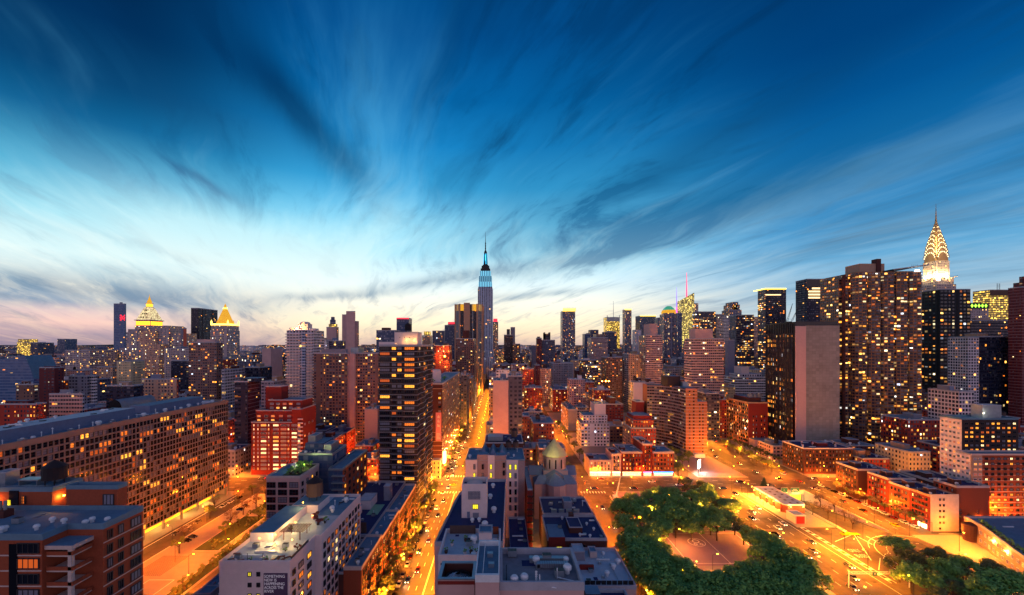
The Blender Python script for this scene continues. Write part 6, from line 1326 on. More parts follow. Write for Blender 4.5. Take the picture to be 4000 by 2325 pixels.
# low blue building between the plaza and the white building
o = root('low_building', 'low building with a dark blue roof at the near edge of the plaza', 'building', (-104, 150, 0))
shell(o, R4(-112,-92,138,163), 0, 9, 'brick_dark', 'roof', .6); hut(o, -101, -95, 150, 157, 9, 5, 'brick_red', 'roof'); hut(o, -108, -103, 143, 148, 9, 3, 'grey_wall', 'roof'); reg(-112, -92, 138, 163, 9)
o = root('low_building', 'small building with a red hipped stair head beside the white roof terrace', 'building', (-92, 172, 0))
shell(o, R4(-97,-88,164,176), 0, 19, 'brick_dark', 'roof', .6); hut(o, -94, -89, 166, 171, 19, 4.2, 'metal', 'roof'); child(o, 'slanted_skylight', MB('brick_red','metal').box(-90.8, -88.4, 171.2, 175, 19, 24, 0, 1)); reg(-97, -88, 164, 176, 19)

# --- white building with the roof terrace and the painted notice
o = root('apartment_building', 'white brick apartment building with a floodlit roof terrace and a dark wall notice', 'apartment building', (-68, 135, 0))
XL, XR, Ya, Yb_, Z = -77.4, -58., 111., 161., 39.8
P = [(XL,Ya), (XR,Ya), (XR,126), (XR+2.0,126), (XR+2.0,Yb_), (XL,Yb_)]
shell(o, P, 0, Z, 'white_wall', 'roof_pale', 1.0, 'white_wall')
child(o, 'gravel_roof', MB('roof').box(-66, -57.2, 143, 160, Z+.02, Z+.1))
W_ = Windows(o, 100); nf = 13
for i in range(nf):
    z = Z-3.*(i+1)-.9
    for y, w in ((113,1.6), (117,2.8), (122,2.6)): W_.add(XR+.02, y, z, 'E', w, 1.7, pick(.3,.15), 2)
    for k in range(11):
        y = 128+k*3.05; w = 1.9 if k % 2 else 1.4; W_.add(XR+2.02, y, z, 'E', w, 1.8, pick(.34,.12,('pane_lit','pane_warm','pane_pale','pane_warm')), 2)
    for p, lt in ((976,i == 0), (1010,False)): W_.add(PX(p,Ya), Ya-.02, PZ(2251+i*42,Ya), 'S', 1.0, 1.2, 'pane_yellow' if lt or (i == 2) else ('pane_dark'), 2, 2)
W_.done()
plain('notice_purple', lin(84,62,92), .8, var=.1); xs0, xs1 = PX(1030,110.8), PX(1122,110.8); zs = PZ(2240,110.8)
sgn = child(o, 'wall_notice', MB('notice_purple').box(xs0, xs1, 110.75, 110.96, Z-17, zs))
def text(parent, s_, x, y, z, size, m, rot=(pi/2,0,0), name='lettering', sx=1., world=True, ext=.01):
    c = bpy.data.curves.new('t', 'FONT'); c.body = s_; c.size = size; c.extrude = ext; c.align_x = 'LEFT'; c.space_line = 1.0
    to = bpy.data.objects.new('t', c); COL.objects.link(to); dg = bpy.context.evaluated_depsgraph_get(); dg.update(); me = bpy.data.meshes.new_from_object(to.evaluated_get(dg)); bpy.data.objects.remove(to)
    me.materials.clear(); me.materials.append(M[m]); q = link(name, me, parent); q.rotation_euler = rot; q.scale = (sx,1,1)
    off = (0,0,0)
    pp = parent
    while pp: off = tuple(off[i]+pp.location[i] for i in range(3)); pp = pp.parent
    q.location = (x-off[0], y-off[1], z-off[2]); return q
M['letter_white'] = plain('letter_white', lin(240,232,240), .6, var=0, emit=.12)
for k, s_ in enumerate(('SOMETHING', 'NEW IS', 'HAPPENING', 'ACROSS THE', 'RIVER')):
    text(sgn, s_, xs0+.18, 110.7, zs-1.15-k*1.02, 1.12 if k != 3 else 1.08, 'letter_white', sx=(.92 if k else .90) if k != 3 else .84)
# roof terrace
b = MB('white_wall','roof'); b.box(-77, -69.8, 124, 145, Z, Z+2.7, 0, 1); child(o, 'long_penthouse', b)
child(o, 'tank_house', MB('white_wall','roof').box(-75, -65.8, 145.2, 155, Z, PZ(1975,145), 0, 1)); tank(o, -69.6, 151, PZ(1975,145), 2.9, 5.0, 'tank_wood')
b = MB('red_wood')
for (x, y) in ((-67.2,125), (-62.2,125), (-67.2,129.5), (-62.2,129.5)): b.tube((x,y,Z), (x,y,Z+2.7), .12)
for k in range(15): b.box(-68.2+k*.5, -68.02+k*.5, 124.3, 130.2, Z+2.7, Z+2.88, bottom=True)
child(o, 'pergola', b)
lounger = MB('red_wood','white_wall'); lounger.box(-.9, .9, -.35, .35, .3, .42, bottom=True).box(-.9, -.8, -.3, .3, 0, .3).box(.75, .85, -.3, .3, 0, .3); lounger.face([(-.9,-.35,.42), (-.9,.35,.42), (-1.4,.35,1.0), (-1.4,-.35,1.0)], 1)
CH0 = None
for k, (x, y, r) in enumerate(((-75.6,113.2,.3), (-74.6,114.6,.2), (-76,116.2,.1), (-63.8,112.6,1.4), (-62.4,112.9,1.8), (-61.2,112.6,1.5), (-60.4,114.2,.8), (-72.6,112.6,.2), (-66,112.9,.7))):
    c = link('roof_chair', lounger.mesh('roof_chair') if CH0 is None else CH0, None, (x,y,Z+.02), r); CH0 = CH0 or c.data; tag(c, 'red wooden sun chair on the floodlit white roof terrace', 'chair', 'sun chairs on the roof terrace')
tb = MB('red_wood'); tb.box(-.8,.8,-.5,.5,.7,.76,bottom=True).box(-.7,-.6,-.4,.4,0,.7).box(.6,.7,-.4,.4,0,.7); tag(tb.obj('patio_table', None, (-61.8,113.9,Z+.02), .3), 'red wooden patio table near the front parapet of the roof terrace', 'table')
for k, (x, y) in enumerate(((-66,112), (-70.3,112), (-62,131), (-69.4,123.5))): child(o, 'terrace_lamp_post', MB('dark_metal').tube((x,y,Z), (x,y,Z+2.6), .07))
for (x, y, z, p) in ((-68.9,123.4,2.4,1000), (-67.2,132,2.4,900), (-63.6,136.6,3.,1200), (-66.4,118.5,1.4,300), (-72.6,121.5,2.2,450), (-62.6,121,2.0,260), (-70,143,4.6,500)): lamp_at(o, 'terrace_lamp', x, y, Z+z, 'lamp_sodium', .16, p, (1,.62,.22))
child(o, 'railing', MB('dark_metal').box(XR-.2, XR-.12, 112, 122, Z+1, Z+1.7)); vent(o, -61.5, 147, Z, 1.2, 0); vent(o, -59.5, 155, Z, 1.2, 0); vent(o, -62.5, 152, Z, 1.1, 2)
WHITE = (o, Z); clutter(o, -76, -59, 112, 123, Z, 10); clutter(o, -65, -57, 144, 160, Z+.1, 6)
reg(XL, XR+2, Ya, Yb_, Z); land('white roof terrace building', 855, 1395, 1952, 111)

# --- pink framed glass building with the green roof, and its glassy neighbours
o = root('apartment_building', 'pinkish framed building of three broad glass bays with a lawn on its roof', 'apartment building', (-92, 186, 0))
Ya = 177.; X0, X1, Z = PX(1040,Ya), PX(1170,Ya), PZ(1866,Ya); Yb_ = 196.
shell(o, R4(X0,X1,Ya,Yb_), 0, Z, 'stone_pink', 'roof', .7, 'stone')
W_ = Windows(o, 60); nfl = 7
for i in range(nfl):
    z = Z-1.2-3.25*(i+1)
    for k in range(3): W_.add(X0+2.2+k*4.95, Ya-.02, z, 'S', 3.9, 2.5, pick(.18,.2,('pane_warm','pane_lit')), 3, 2)
    for k in range(4): W_.add(X1+.02, Ya+2.5+k*4.6, z, 'E', 1.6, 2., pick(.15,.2), 1)
W_.done(); child(o, 'roof_lawn', MB('lawn').box(X0+6, X1-1, Ya+2, Yb_-1, Z+.03, Z+.4)); GREEN = (o, X0, X1, Ya, Yb_, Z)
for (x, y) in ((X0+8,Ya+9), (X1-3,Ya+11)): point(x, y, Z+2.6, 500, (.9,.95,.3), .4, o)
reg(X0, X1, Ya, Yb_, Z); land('lawn roofed building', 1040, 1245, 1800, Ya)
o = root('apartment_building', 'blue grey glass and steel building stepping up behind the lawn roofed one', 'apartment building', (-80, 204, 0))
Ya = 197.; X0, X1 = PX(1165,Ya), PX(1300,Ya); shell(o, R4(X0,X1,Ya,214), 0, PZ(1776,Ya), 'f_glass', 'roof', .8, 'metal'); child(o, 'glass_penthouse', MB('f_glass','roof').box(X0+2, X1-6, Ya+3, 212, PZ(1776,Ya), PZ(1738,Ya), 0, 1, (2,3))); hut(o, X1-5.6, X1-2, Ya+3, 209, PZ(1776,Ya), 4, 'metal'); hut(o, X0+2.4, X0+6, Ya+5, 210, PZ(1738,Ya), 3, 'metal')
for k in range(6): vent(o, X0+3+k*2.2, Ya+1.4, PZ(1776,Ya), 1., k % 3)
reg(X0, X1, Ya, 214, 50); land('blue grey glass building', 1165, 1330, 1738, Ya)
o = root('apartment_building', 'glass fronted building with corner balconies and a brown brick side', 'apartment building', (-74, 208, 0))
Ya = 190.; X0, X1 = PX(1283,Ya), PX(1338,Ya); Z = PZ(1838,Ya); b = MB('f_glass','brick'); b.wallq((X0,Ya),(X1,Ya),0,Z,0,(2,3)).wallq((X1,Ya),(X1,225),0,Z,1).wallq((X1,225),(X0,225),0,Z,1).wallq((X0,225),(X0,Ya),0,Z,0,(2,3)); child(o, 'wall', b); b = MB('roof','metal'); b.box(X0, X1, Ya, 225, Z-.2, Z).parapet(X0-.1, X1+.1, Ya-.1, 225.1, Z, .9, .3, 1); child(o, 'roof', b)
for i in range(8): child(o, 'balcony', MB('metal').box(X0+2, X1+1.2, Ya-1.6, Ya-.05, Z-2.6-i*3.2, Z-2.1-i*3.2, bottom=True))
W_ = Windows(o, 60)
for i in range(11):
    for k in range(6): W_.add(X1+.02, Ya+3+k*5.6, Z-3.2*(i+1)+.4, 'E', 2.2, 1.9, pick(.3,.2), 2)
W_.done(); reg(X0, X1, Ya-1, 225, Z)
# dark low block and white huts left of the street, then the fire escape row
o = root('low_building', 'flat dark roofed building with two white roof huts beside the brick fire escape row', 'building', (-60, 190, 0)); shell(o, R4(-76,-54.5,165,230), 0, 22, 'brick_dark', 'roof_dark', .8)
for (x0, x1, y0, y1, h, mm) in ((-71,-65,181,189,3.6,'white_wall'), (-68,-62,192,202,4,'white_wall'), (-59,-56,203,208,7,'grey_wall')): hut(o, x0, x1, y0, y1, 22, h, mm, 'roof_pale')
child(o, 'roof_green', MB('green_copper').box(-62, -57, 186, 198, 22.02, 22.1)); child(o, 'tall_fence', MB('tank_wood').box(-74, -56, 168, 168.2, 22, 26.4))
for k in range(6): vent(o, -73+k*2.8, 172+(k*7)%20, 22, .9, k % 3)
reg(-76, -54.5, 165, 230, 22)
for k, (lab, ya, yb_, z, m) in enumerate((('nearest brick building of the fire escape row, with a frosted blue roof', 139, 163, 23, 'brick'), ('dark brick building in the middle of the fire escape row', 163.2, 190, 22, 'brick_red'), ('farthest brick building of the fire escape row, next to the dark banded tower', 190.2, 228, 21, 'brick'))):
    o = root('tenement', lab, 'building', (-51, (ya+yb_)/2, 0), 'brick row along the left side of the glowing street')
    shell(o, R4(-54.2,-48,ya,yb_), 0, z, m, 'roof', .9, 'stone'); W_ = Windows(o, 80); nb = int((yb_-ya)/2.6); grid(W_, 'E', -48, ya+.6, yb_-.6, 3.4, z-.5, nb, 6, 1.1, 1.9, .3, 1, 2, 'frame_dark', .15); W_.done()
    for q in range(2):
        b = MB('dark_metal'); yc = ya+(yb_-ya)*(.28+.44*q)
        for i in range(5):
            zz = 4.2+i*3.1; b.box(-47.95, -46.7, yc-2.2, yc+2.2, zz, zz+.1, bottom=True); b.box(-46.75, -46.68, yc-2.2, yc+2.2, zz+.9, zz+.98, bottom=True); b.tube((-47.3,yc-1.6,zz), (-47.3,yc+1.6,zz+3.1), .1, n=4)
            for w in range(5): b.tube((-46.72,yc-2.2+w*1.1,zz), (-46.72,yc-2.2+w*1.1,zz+.95), .04, n=4)
        child(o, 'fire_escape', b)
    if k == 0: shell(o, R4(-57.9+.1,-54.3,139,163), 0, z-1.4, 'brick_dark', 'roof', .4, name='rear_wing')
    for q in range(3): vent(o, -52+RB.random()*3, ya+3+q*7, z, .9, q)
    reg(-54.2, -48, ya, yb_, z)
# --- curved blue glass building at the far left
o = root('school_building', 'blue metal clad building with a swooping curved roof and ribbon windows', 'building', (-520, 510, 0))
Ya = 500.; b = MB('f_bluebands','roof'); xs_ = [PX(p,Ya) for p in (-80, 0, 40, 95, 103, 112, 122, 132)]; zs_ = [PZ(q,Ya) for q in (1425, 1405, 1398, 1389, 1403, 1423, 1450, 1480)]
for i in range(7):
    w = (xs_[i+1]-xs_[i])/3.2; b.face([(xs_[i],Ya,0), (xs_[i+1],Ya,0), (xs_[i+1],Ya,zs_[i+1]), (xs_[i],Ya,zs_[i])], 0, [(i*9,0), (i*9+w,0), (i*9+w,zs_[i+1]/3.6), (i*9,zs_[i]/3.6)])
    b.face([(xs_[i],Ya,zs_[i]), (xs_[i+1],Ya,zs_[i+1]), (xs_[i+1],Ya+30,zs_[i+1]), (xs_[i],Ya+30,zs_[i])], 1)
b.wallq((xs_[-1],Ya),(xs_[-1],Ya+30),0,zs_[-1],0,ST['f_bluebands']); child(o, 'curved_shell', b)
reg(xs_[0], xs_[-1], Ya, Ya+30, 70, 1480); land('curved blue building', 0, 132, 1388, Ya)
# domed black shed behind the grid slab
o = root('market_hall', 'black barrel roofed hall behind the roof of the long grid slab', 'building', (-330, 345, 0)); b = MB('black_glass','roof'); Ya = 300.
x0, x1 = PX(420,Ya), PX(478,Ya); n = 10; zb = PZ(1622,Ya); hh = PZ(1562,Ya)-zb
pr = [(x0+(x1-x0)*(1-cos(pi*i/n))/2, zb+hh*sin(pi*i/n)**.7) for i in range(n+1)]
b.face([(x0,Ya,0),(x1,Ya,0)]+[(x,Ya,z) for x, z in pr[::-1]])
for i in range(n): b.face([(pr[i][0],Ya,pr[i][1]), (pr[i+1][0],Ya,pr[i+1][1]), (pr[i+1][0],Ya+30,pr[i+1][1]), (pr[i][0],Ya+30,pr[i][1])], 1)
b.wallq((x1,Ya),(x1,Ya+30),0,zb); child(o, 'barrel_shell', b); reg(x0, x1, Ya, Ya+30, 60, 1640)
# ---------------------------------------------------------------- ground, streets, park
def slab(name, x0, x1, y0, y1, z0, z1, m, top=None):
    b = MB(m, top or m); b.box(x0, x1, y0, y1, z0, z1, 0, 1); return tag(b.obj(name), kind='structure')
TX0, TX1, TY0, TY1 = 184., 207., 216., 276.       # the sunken tunnel approach
b = MB('asphalt')
for (x0, x1, y0, y1) in ((-26000,26000,-300,TY0), (-26000,TX0,TY0,TY1), (TX1,26000,TY0,TY1), (-26000,26000,TY1,40000)): b.face([(x0,y0,0),(x1,y0,0),(x1,y1,0),(x0,y1,0)])
tag(b.obj('ground'), kind='structure')
b = MB('asphalt'); b.face([(TX0,TY0,0),(TX1,TY0,0),(TX1,TY1,-6),(TX0,TY1,-6)]); tag(b.obj('tunnel_ramp'), kind='structure')
rw = root('retaining_wall', 'stone retaining walls of the sunken tunnel ramp with railings on top', 'wall', (TX0, TY0, 0))
for x in (TX0, TX1-.5):
    child(rw, 'side_wall', MB('stone').box(x, x+.5, TY0, TY1, -6.2, 1.0)); child(rw, 'railing', MB('dark_metal').box(x+.2, x+.26, TY0, TY1, 1.9, 2.0, bottom=True))
b = MB('stone','pane_pale','dark_metal'); b.box(TX0+.5, TX1-.5, TY1-.6, TY1, -1.6, 1.4); b.box(TX0+.5, TX0+2, TY1-.6, TY1, -6.1, -1.6); b.box(195, 196.4, TY1-.6, TY1, -6.1, -1.6); b.box(TX1-2, TX1-.5, TY1-.6, TY1, -6.1, -1.6); child(rw, 'portal_wall', b)
M['tunnel_lining'] = plain('tunnel_lining', lin(240,200,90), .6, emit=.9, ecol=lin(255,190,40)); child(rw, 'lit_tunnel_mouth', MB('tunnel_lining').box(TX0+2, TX1-2, TY1+.8, TY1+1.2, -6.1, -1.4))
point(190, TY1-3, -2.4, 1500, (1,.7,.2)); point(201, TY1-3, -2.4, 1500, (1,.7,.2))
plain('sign_green', lin(10,96,66), .5, var=0, emit=.15)
for k, (x0, x1, lab, rows_) in enumerate(((190.4,194.6,'smaller green highway sign over the tunnel portal, left of the wider one',((.4,.6,.45),)), (197,202.6,'wider green highway sign over the tunnel portal with two lines of lettering',((.25,.75,.62),(.1,.9,.3))))):
    o = root('highway_sign', lab, 'sign', ((x0+x1)/2, TY1-1, 0)); child(o, 'panel', MB('sign_green').box(x0, x1, TY1-1.1, TY1-1, .2, 3.0, bottom=True)); child(o, 'panel_frame', MB('white_metal').box(x0-.12, x1+.12, TY1-.98, TY1-.9, .08, 3.12, bottom=True))
    for (a, c_, h) in rows_:
        w = x1-x0
        for j in range(int((c_-a)*w/.5)): child(o, 'lettering', MB('paint').box(x0+a*w+j*.5, x0+a*w+j*.5+.34, TY1-1.13, TY1-1.11, .3+h*2.4, .3+h*2.4+.5))
    for x in (x0+.8, x1-.8): child(o, 'sign_lamp', MB('lamp_sodium').box(x-.12, x+.12, TY1-1.9, TY1-1.7, .1, .25, bottom=True))
# block pavements (raised kerbs), near ones one by one
for k, (x0, x1, y0, y1) in enumerate(((-600,-178,100,277), (-112,-46,100,277), (-23,52,60,277), (76,134,120,277), (229,600,229,277), (216,600,100,213), (162.5,183.4,222,273))):
    slab('pavement', x0, x1, y0, y1, -.2, .14, 'sidewalk')
slab('plaza', -165, -127, 100, 272, -.2, .12, 'paving')
AV = [(306,462), (480,600), (616,716), (732,840), (856,990), (1008,1200), (1220,1440), (1460,1720)]
SX = [(-700,-641),(-625,-541),(-523,-441),(-423,-341),(-325,-241),(-225,-139),(-121,-46),(-17,51),(68,135),(149,187),(233,318),(336,420),(438,520),(538,620),(638,720),(738,820),(838,920)]
for (y0, y1) in AV[:5]:
    for (x0, x1) in SX:
        slab('pavement', x0, x1, y0, y1, -.2, .14, 'sidewalk')
slab('parking_lot', 150, 187, 309, 358, -.1, .16, 'court'); slab('tunnel_road_median', 196, 208, 330, 600, -.1, .10, 'earth')
# road paint
def paint(name, quads):
    b = MB('paint')
    for (x0, x1, y0, y1) in quads: b.face([(x0,y0,.008),(x1,y0,.008),(x1,y1,.008),(x0,y1,.008)])
    return tag(b.obj(name), kind='structure')
q = []
for y in range(120, 276, 9): q += [(-38.2,-38.0,y,y+3), (-35,-34.8,y,y+3), (-28.5,-28.3,y,y+3)]
q += [(-31.8,-31.6,120,274), (-31.4,-31.2,120,274)]
for y in range(308, 900, 12): q += [(-38,-37.7,y,y+4), (-26,-25.7,y,y+4)]
for x in range(-43, -23, 2): q += [(x,x+.8,273.5,277), (x,x+.8,307,310.5)]
for x in range(54, 72, 2): q += [(x,x+.8,273.5,277)]
for x in range(-300, 330, 12): q += [(x,x+4,284.8,285.0), (x,x+4,291.8,292.0), (x,x+4,298.8,299.0)]
for y in range(150, 276, 9): q += [(141,141.2,y,y+3), (147.5,147.7,y,y+3), (154,154.2,y,y+3)]
q += [(160.3,160.5,150,274), (163.9,164.15,170,274), (166.0,166.25,170,240)]
for k in range(17): q.append((164.15,166.0,172+k*4.1,173.4+k*4.1))
for y in range(220, 276, 9): q += [(215.5,215.7,y,y+3), (220,220.2,y,y+3)]
q += [(232,262,214.2,214.6), (232,262,227.8,228.2), (240,262,221,221.2)]
for k in range(4): q.append((186+k*5,186.5+k*5,203,212))
paint('road_marking', q)
b = MB('paint')     # curved lane lines round the turning area
def arc(cx, cy, r, a0, a1, w=.3, n=22, dash=False):
    for i in range(n):
        if dash and i % 2: continue
        s, e = radians(a0+(a1-a0)*i/n), radians(a0+(a1-a0)*(i+1)/n)
        b.face([(cx+(r-w)*cos(s),cy+(r-w)*sin(s),.009), (cx+r*cos(s),cy+r*sin(s),.009), (cx+r*cos(e),cy+r*sin(e),.009), (cx+(r-w)*cos(e),cy+(r-w)*sin(e),.009)])
arc(203, 188, 22, 70, 190); arc(203, 188, 17.5, 65, 180, .25, 30, True); arc(200, 178, 12, 40, 200, .25); arc(205, 186, 27, 60, 150, .25); arc(192,180,16,110,220,.25,24,True)
for (x0, y0, x1, y1) in ((170,206,186,214), (172,188,186,213), (168,180,178,190)):
    L = math.hypot(x1-x0, y1-y0); nx, ny = -(y1-y0)/L*.15, (x1-x0)/L*.15; b.face([(x0-nx,y0-ny,.009),(x1-nx,y1-ny,.009),(x1+nx,y1+ny,.009),(x0+nx,y0+ny,.009)])
tag(b.obj('curved_lane_marking'), kind='structure')
for k, s_ in enumerate(('ONLY', 'BUSES')):
    q_ = text(None, s_, 169.3-k*.9, 195.6-k*5.0, .012, 2.1, 'paint', (0,0,0), 'road_lettering', 1., ext=.0); q_.scale = (.95, 2.0, 1); tag(q_, kind='structure')
# plaza details
q = MB('steel_rust'); 
for k in range(14): q.face([(-160+k*.9,175,.13),(-159.6+k*.9,175,.13),(-159.6+k*.9,192,.13),(-160+k*.9,192,.13)])
tag(q.obj('plaza_grating'), kind='structure')
b = MB('paint'); 
for (x0,x1,y0,y1) in ((-150,-139,160,160.3), (-150,-139,172,172.3), (-150,-149.7,160,172.3), (-139.3,-139,160,172.3), (-176,-175.6,150,270), (-164.6,-164.3,150,270)): b.face([(x0,y0,.135),(x1,y0,.135),(x1,y1,.135),(x0,y1,.135)])
tag(b.obj('plaza_line'), kind='structure')
def bed(x0, x1, y0, y1, z=.14, m='lawn', lab=None):
    o = root('planting_bed', lab, 'planting bed', ((x0+x1)/2,(y0+y1)/2,0)); child(o, 'kerb_edge', MB('stone').parapet(x0, x1, y0, y1, 0, z+.35, .3)); child(o, 'soil', MB(m).box(x0+.3, x1-.3, y0+.3, y1-.3, 0, z+.25)); return o
bed(-163, -153, 146, 163, lab='planting bed of low shrubs in the near corner of the plaza'); bed(-150, -137, 196, 236, lab='long planting bed of shrubs beside the parked plaza cars'); bed(-134, -127.5, 140, 262, lab='narrow planting strip between the plaza and the lower street'); bed(-150, -137, 240, 268, lab='planting bed at the avenue end of the plaza')
# park: play court and fences
slab('play_court', 84, 126, 183, 217, -.1, .17, 'court'); slab('upper_court', 76.5, 112, 248, 275, -.1, .17, 'court'); slab('park_path', 100, 134, 218, 247, -.1, .165, 'paving')
b = MB('paint')
for (x0,x1,y0,y1) in ((86,124,185,185.2),(86,124,214.8,215),(86,86.2,185,215),(123.8,124,185,215),(104.9,105.1,185,215)): b.face([(x0,y0,.18),(x1,y0,.18),(x1,y1,.18),(x0,y1,.18)])
def ring(cx, cy, r, w, n=28, sy=1.):
    for i in range(n):
        s, e = 2*pi*i/n, 2*pi*(i+1)/n; b.face([(cx+(r-w)*cos(s),cy+(r-w)*sin(s)*sy,.182),(cx+r*cos(s),cy+r*sin(s)*sy,.182),(cx+r*cos(e),cy+r*sin(e)*sy,.182),(cx+(r-w)*cos(e),cy+(r-w)*sin(e)*sy,.182)])
ring(99, 205, 4.2, .3); ring(99, 206, 1.8, .5); ring(97.6, 203, .9, .4); ring(100.5, 203, .9, .4)
tag(b.obj('court_marking'), kind='structure')
def fence(lab, pts, h=3.2, m='dark_metal', step=3.):
    o = root('fence', lab, 'fence', (pts[0][0], pts[0][1], 0))
    for (x0,y0),(x1,y1) in zip(pts, pts[1:]):
        L = math.hypot(x1-x0,y1-y0); n = max(1,int(L/step)); b = MB(m)
        for z in (.3, h*.5, h): b.tube((x0,y0,z), (x1,y1,z), .05, n=4)
        for k in range(n*6): f_ = k/(n*6); b.tube((x0+(x1-x0)*f_,y0+(y1-y0)*f_,.2), (x0+(x1-x0)*f_,y0+(y1-y0)*f_,h), .018, n=3)
        child(o, 'mesh_panel', b)
        b = MB(m)
        for k in range(n+1): f_ = k/n; child(o, 'post', MB(m).tube((x0+(x1-x0)*f_,y0+(y1-y0)*f_,.1), (x0+(x1-x0)*f_,y0+(y1-y0)*f_,h+.1), .06, n=5))
    return o
fence('tall wire fence round the play court in the park', [(83,218.5),(127,218.5),(127,182)]); fence('rusty fence along the avenue edge of the park', [(76.5,276),(133,276)], 2.6, 'steel_rust'); fence('wire fence round the parking lot beside the curved slab', [(150,308),(187.5,308),(187.5,360)], 2.4)
fence('long railing between the sunken ramp and the right hand street', [(208.6,214),(208.6,272)], 1.4, 'dark_metal', 4)
# floodlit billboard
o = root('billboard', 'glaring white floodlit billboard standing over the parking lot', 'billboard', (156,318,0))
b = MB('billboard_white','dark_metal'); b.face([(153.5,315.5,3.5),(157.8,320,3.5),(157.8,320,10),(153.5,315.5,10)]); b.face([(157.9,320.1,3.3),(153.4,315.7,3.3),(153.4,315.7,10.2),(157.9,320.1,10.2)],1); child(o, 'lit_face', b)
for (x, y) in ((154,316.1),(157.3,319.6)): child(o, 'post', MB('dark_metal').tube((x,y,0), (x,y,10), .25))
point(157, 314.5, 6, 9000, (1,.95,.7), .8, o); point(150, 312, 3, 3000, (1,.9,.5), .5, o)

# ---------------------------------------------------------------- trees
def leafmat(name, c1, c2):
    m, t, bb = mat(name); g = t.nodes.new('ShaderNodeNewGeometry'); r = G(t, g.outputs['Random Per Island']); n = noise(t, G(t, t.nodes.new('ShaderNodeTexCoord').outputs['Object']), .35, 3, .6)
    put(t, bb.inputs['Base Color'], mix(t, (r*.5+n*.9-.2).sat(), c1, c2)); bb.inputs['Roughness'].default_value = .65
    M[name] = m
leafmat('leaf_green', (.06,.17,.03), (.24,.50,.10)); leafmat('leaf_olive', (.06,.085,.02), (.17,.20,.05)); leafmat('leaf_pale', (.13,.08,.05), (.30,.2,.13)); leafmat('leaf_red', (.13,.02,.015), (.25,.05,.03)); leafmat('leaf_dark', (.012,.035,.016), (.035,.08,.03))
plain('bark', lin(72,56,44), .95)
RT = random.Random(77)
def tree_proto(R_, Hc, n=1500, leaf='leaf_green', size=.55, lobes=16, trunk=4.5, squash=.72, bare=.0):
    tm = MB('bark'); tm.tube((0,0,0), (.1,.05,trunk), .32, .2, 7)
    cl = []
    for k in range(lobes):
        a = RT.random()*2*pi; ph = math.asin(RT.uniform(-.35, 1)); rr = R_*RT.uniform(.45, .95)
        c = (rr*cos(ph)*cos(a), rr*cos(ph)*sin(a), Hc+rr*sin(ph)*squash); cl.append((c, R_*RT.uniform(.17,.33)))
        if k % 2 == 0:
            midp = (c[0]*.45, c[1]*.45, trunk+(c[2]-trunk)*.55); tm.tube((.1,.05,trunk-.5), midp, .16, .1, 5); tm.tube(midp, c, .1, .03, 4)
    lf = MB(leaf)
    for i in range(n):
        c, r = cl[i % len(cl)]
        while True:
            d = [RT.uniform(-1,1) for _ in range(3)]; L = math.sqrt(sum(k*k for k in d))
            if .25 < L <= 1: break
        rr = r*RT.uniform(.7,1.08)/L
        p = (c[0]+d[0]*rr, c[1]+d[1]*rr, c[2]+d[2]*rr*squash); s = size*RT.uniform(.55,1.25)
        nx, ny, nz = d[0]+RT.uniform(-.6,.6), d[1]+RT.uniform(-.6,.6), d[2]+.5+RT.uniform(-.5,.6); L = math.sqrt(nx*nx+ny*ny+nz*nz) or 1; nx, ny, nz = nx/L, ny/L, nz/L
        ux, uy, uz = (-ny, nx, 0) if abs(nz) < .95 else (1, 0, 0); L = math.sqrt(ux*ux+uy*uy+uz*uz); ux, uy, uz = ux/L*s, uy/L*s, uz/L*s
        vx, vy, vz = (ny*uz-nz*uy)*.7, (nz*ux-nx*uz)*.7, (nx*uy-ny*ux)*.7
        lf.face([(p[0]-ux,p[1]-uy,p[2]-uz), (p[0]+vx,p[1]+vy,p[2]+vz), (p[0]+ux,p[1]+uy,p[2]+uz), (p[0]-vx,p[1]-vy,p[2]-vz)])
    return tm.mesh('trunk'), lf.mesh('crown')
PR = {}
for k in range(4): PR['park%d' % k] = tree_proto(6.5, 8.0, 2300, 'leaf_green', .5, 34)
for k in range(3): PR['lit%d' % k] = tree_proto(5.2, 7.0, 1700, 'leaf_olive', .42, 22)
for k in range(3): PR['street%d' % k] = tree_proto(3.3, 5.6, 750, 'leaf_olive', .38, 12, 3.4)
for k in range(2): PR['bare%d' % k] = tree_proto(4.2, 6.4, 520, 'leaf_pale', .3, 14, 3.6)
PR['shrub'] = tree_proto(1.5, 1.1, 300, 'leaf_olive', .24, 8, .6, .7); PR['red_shrub'] = tree_proto(1.7, 1.7, 340, 'leaf_red', .25, 8, .8, .9); PR['roof_shrub'] = tree_proto(1.2, 1.2, 200, 'leaf_green', .22, 7, .5, .9); PR['far'] = tree_proto(3.4, 5.4, 260, 'leaf_olive', .7, 9, 3.2)
def conifer():
    tm = MB('bark'); tm.tube((0,0,0),(0,0,8.5),.25,.05); lf = MB('leaf_dark')
    for i in range(1100):
        h = RT.random()**.8; r = 3.3*(1-h)*RT.uniform(.55,1.05); a = RT.random()*2*pi; x, y, z = r*cos(a), r*sin(a), .6+h*8.6; s = .42
        lf.face([(x,y,z), (x+s*cos(a+1.3),y+s*sin(a+1.3),z-.25), (x+s*cos(a)*1.3,y+s*sin(a)*1.3,z-.5), (x+s*cos(a-1.3),y+s*sin(a-1.3),z-.25)])
    return tm.mesh('trunk'), lf.mesh('crown')
PR['conifer'] = conifer()
TREES = []
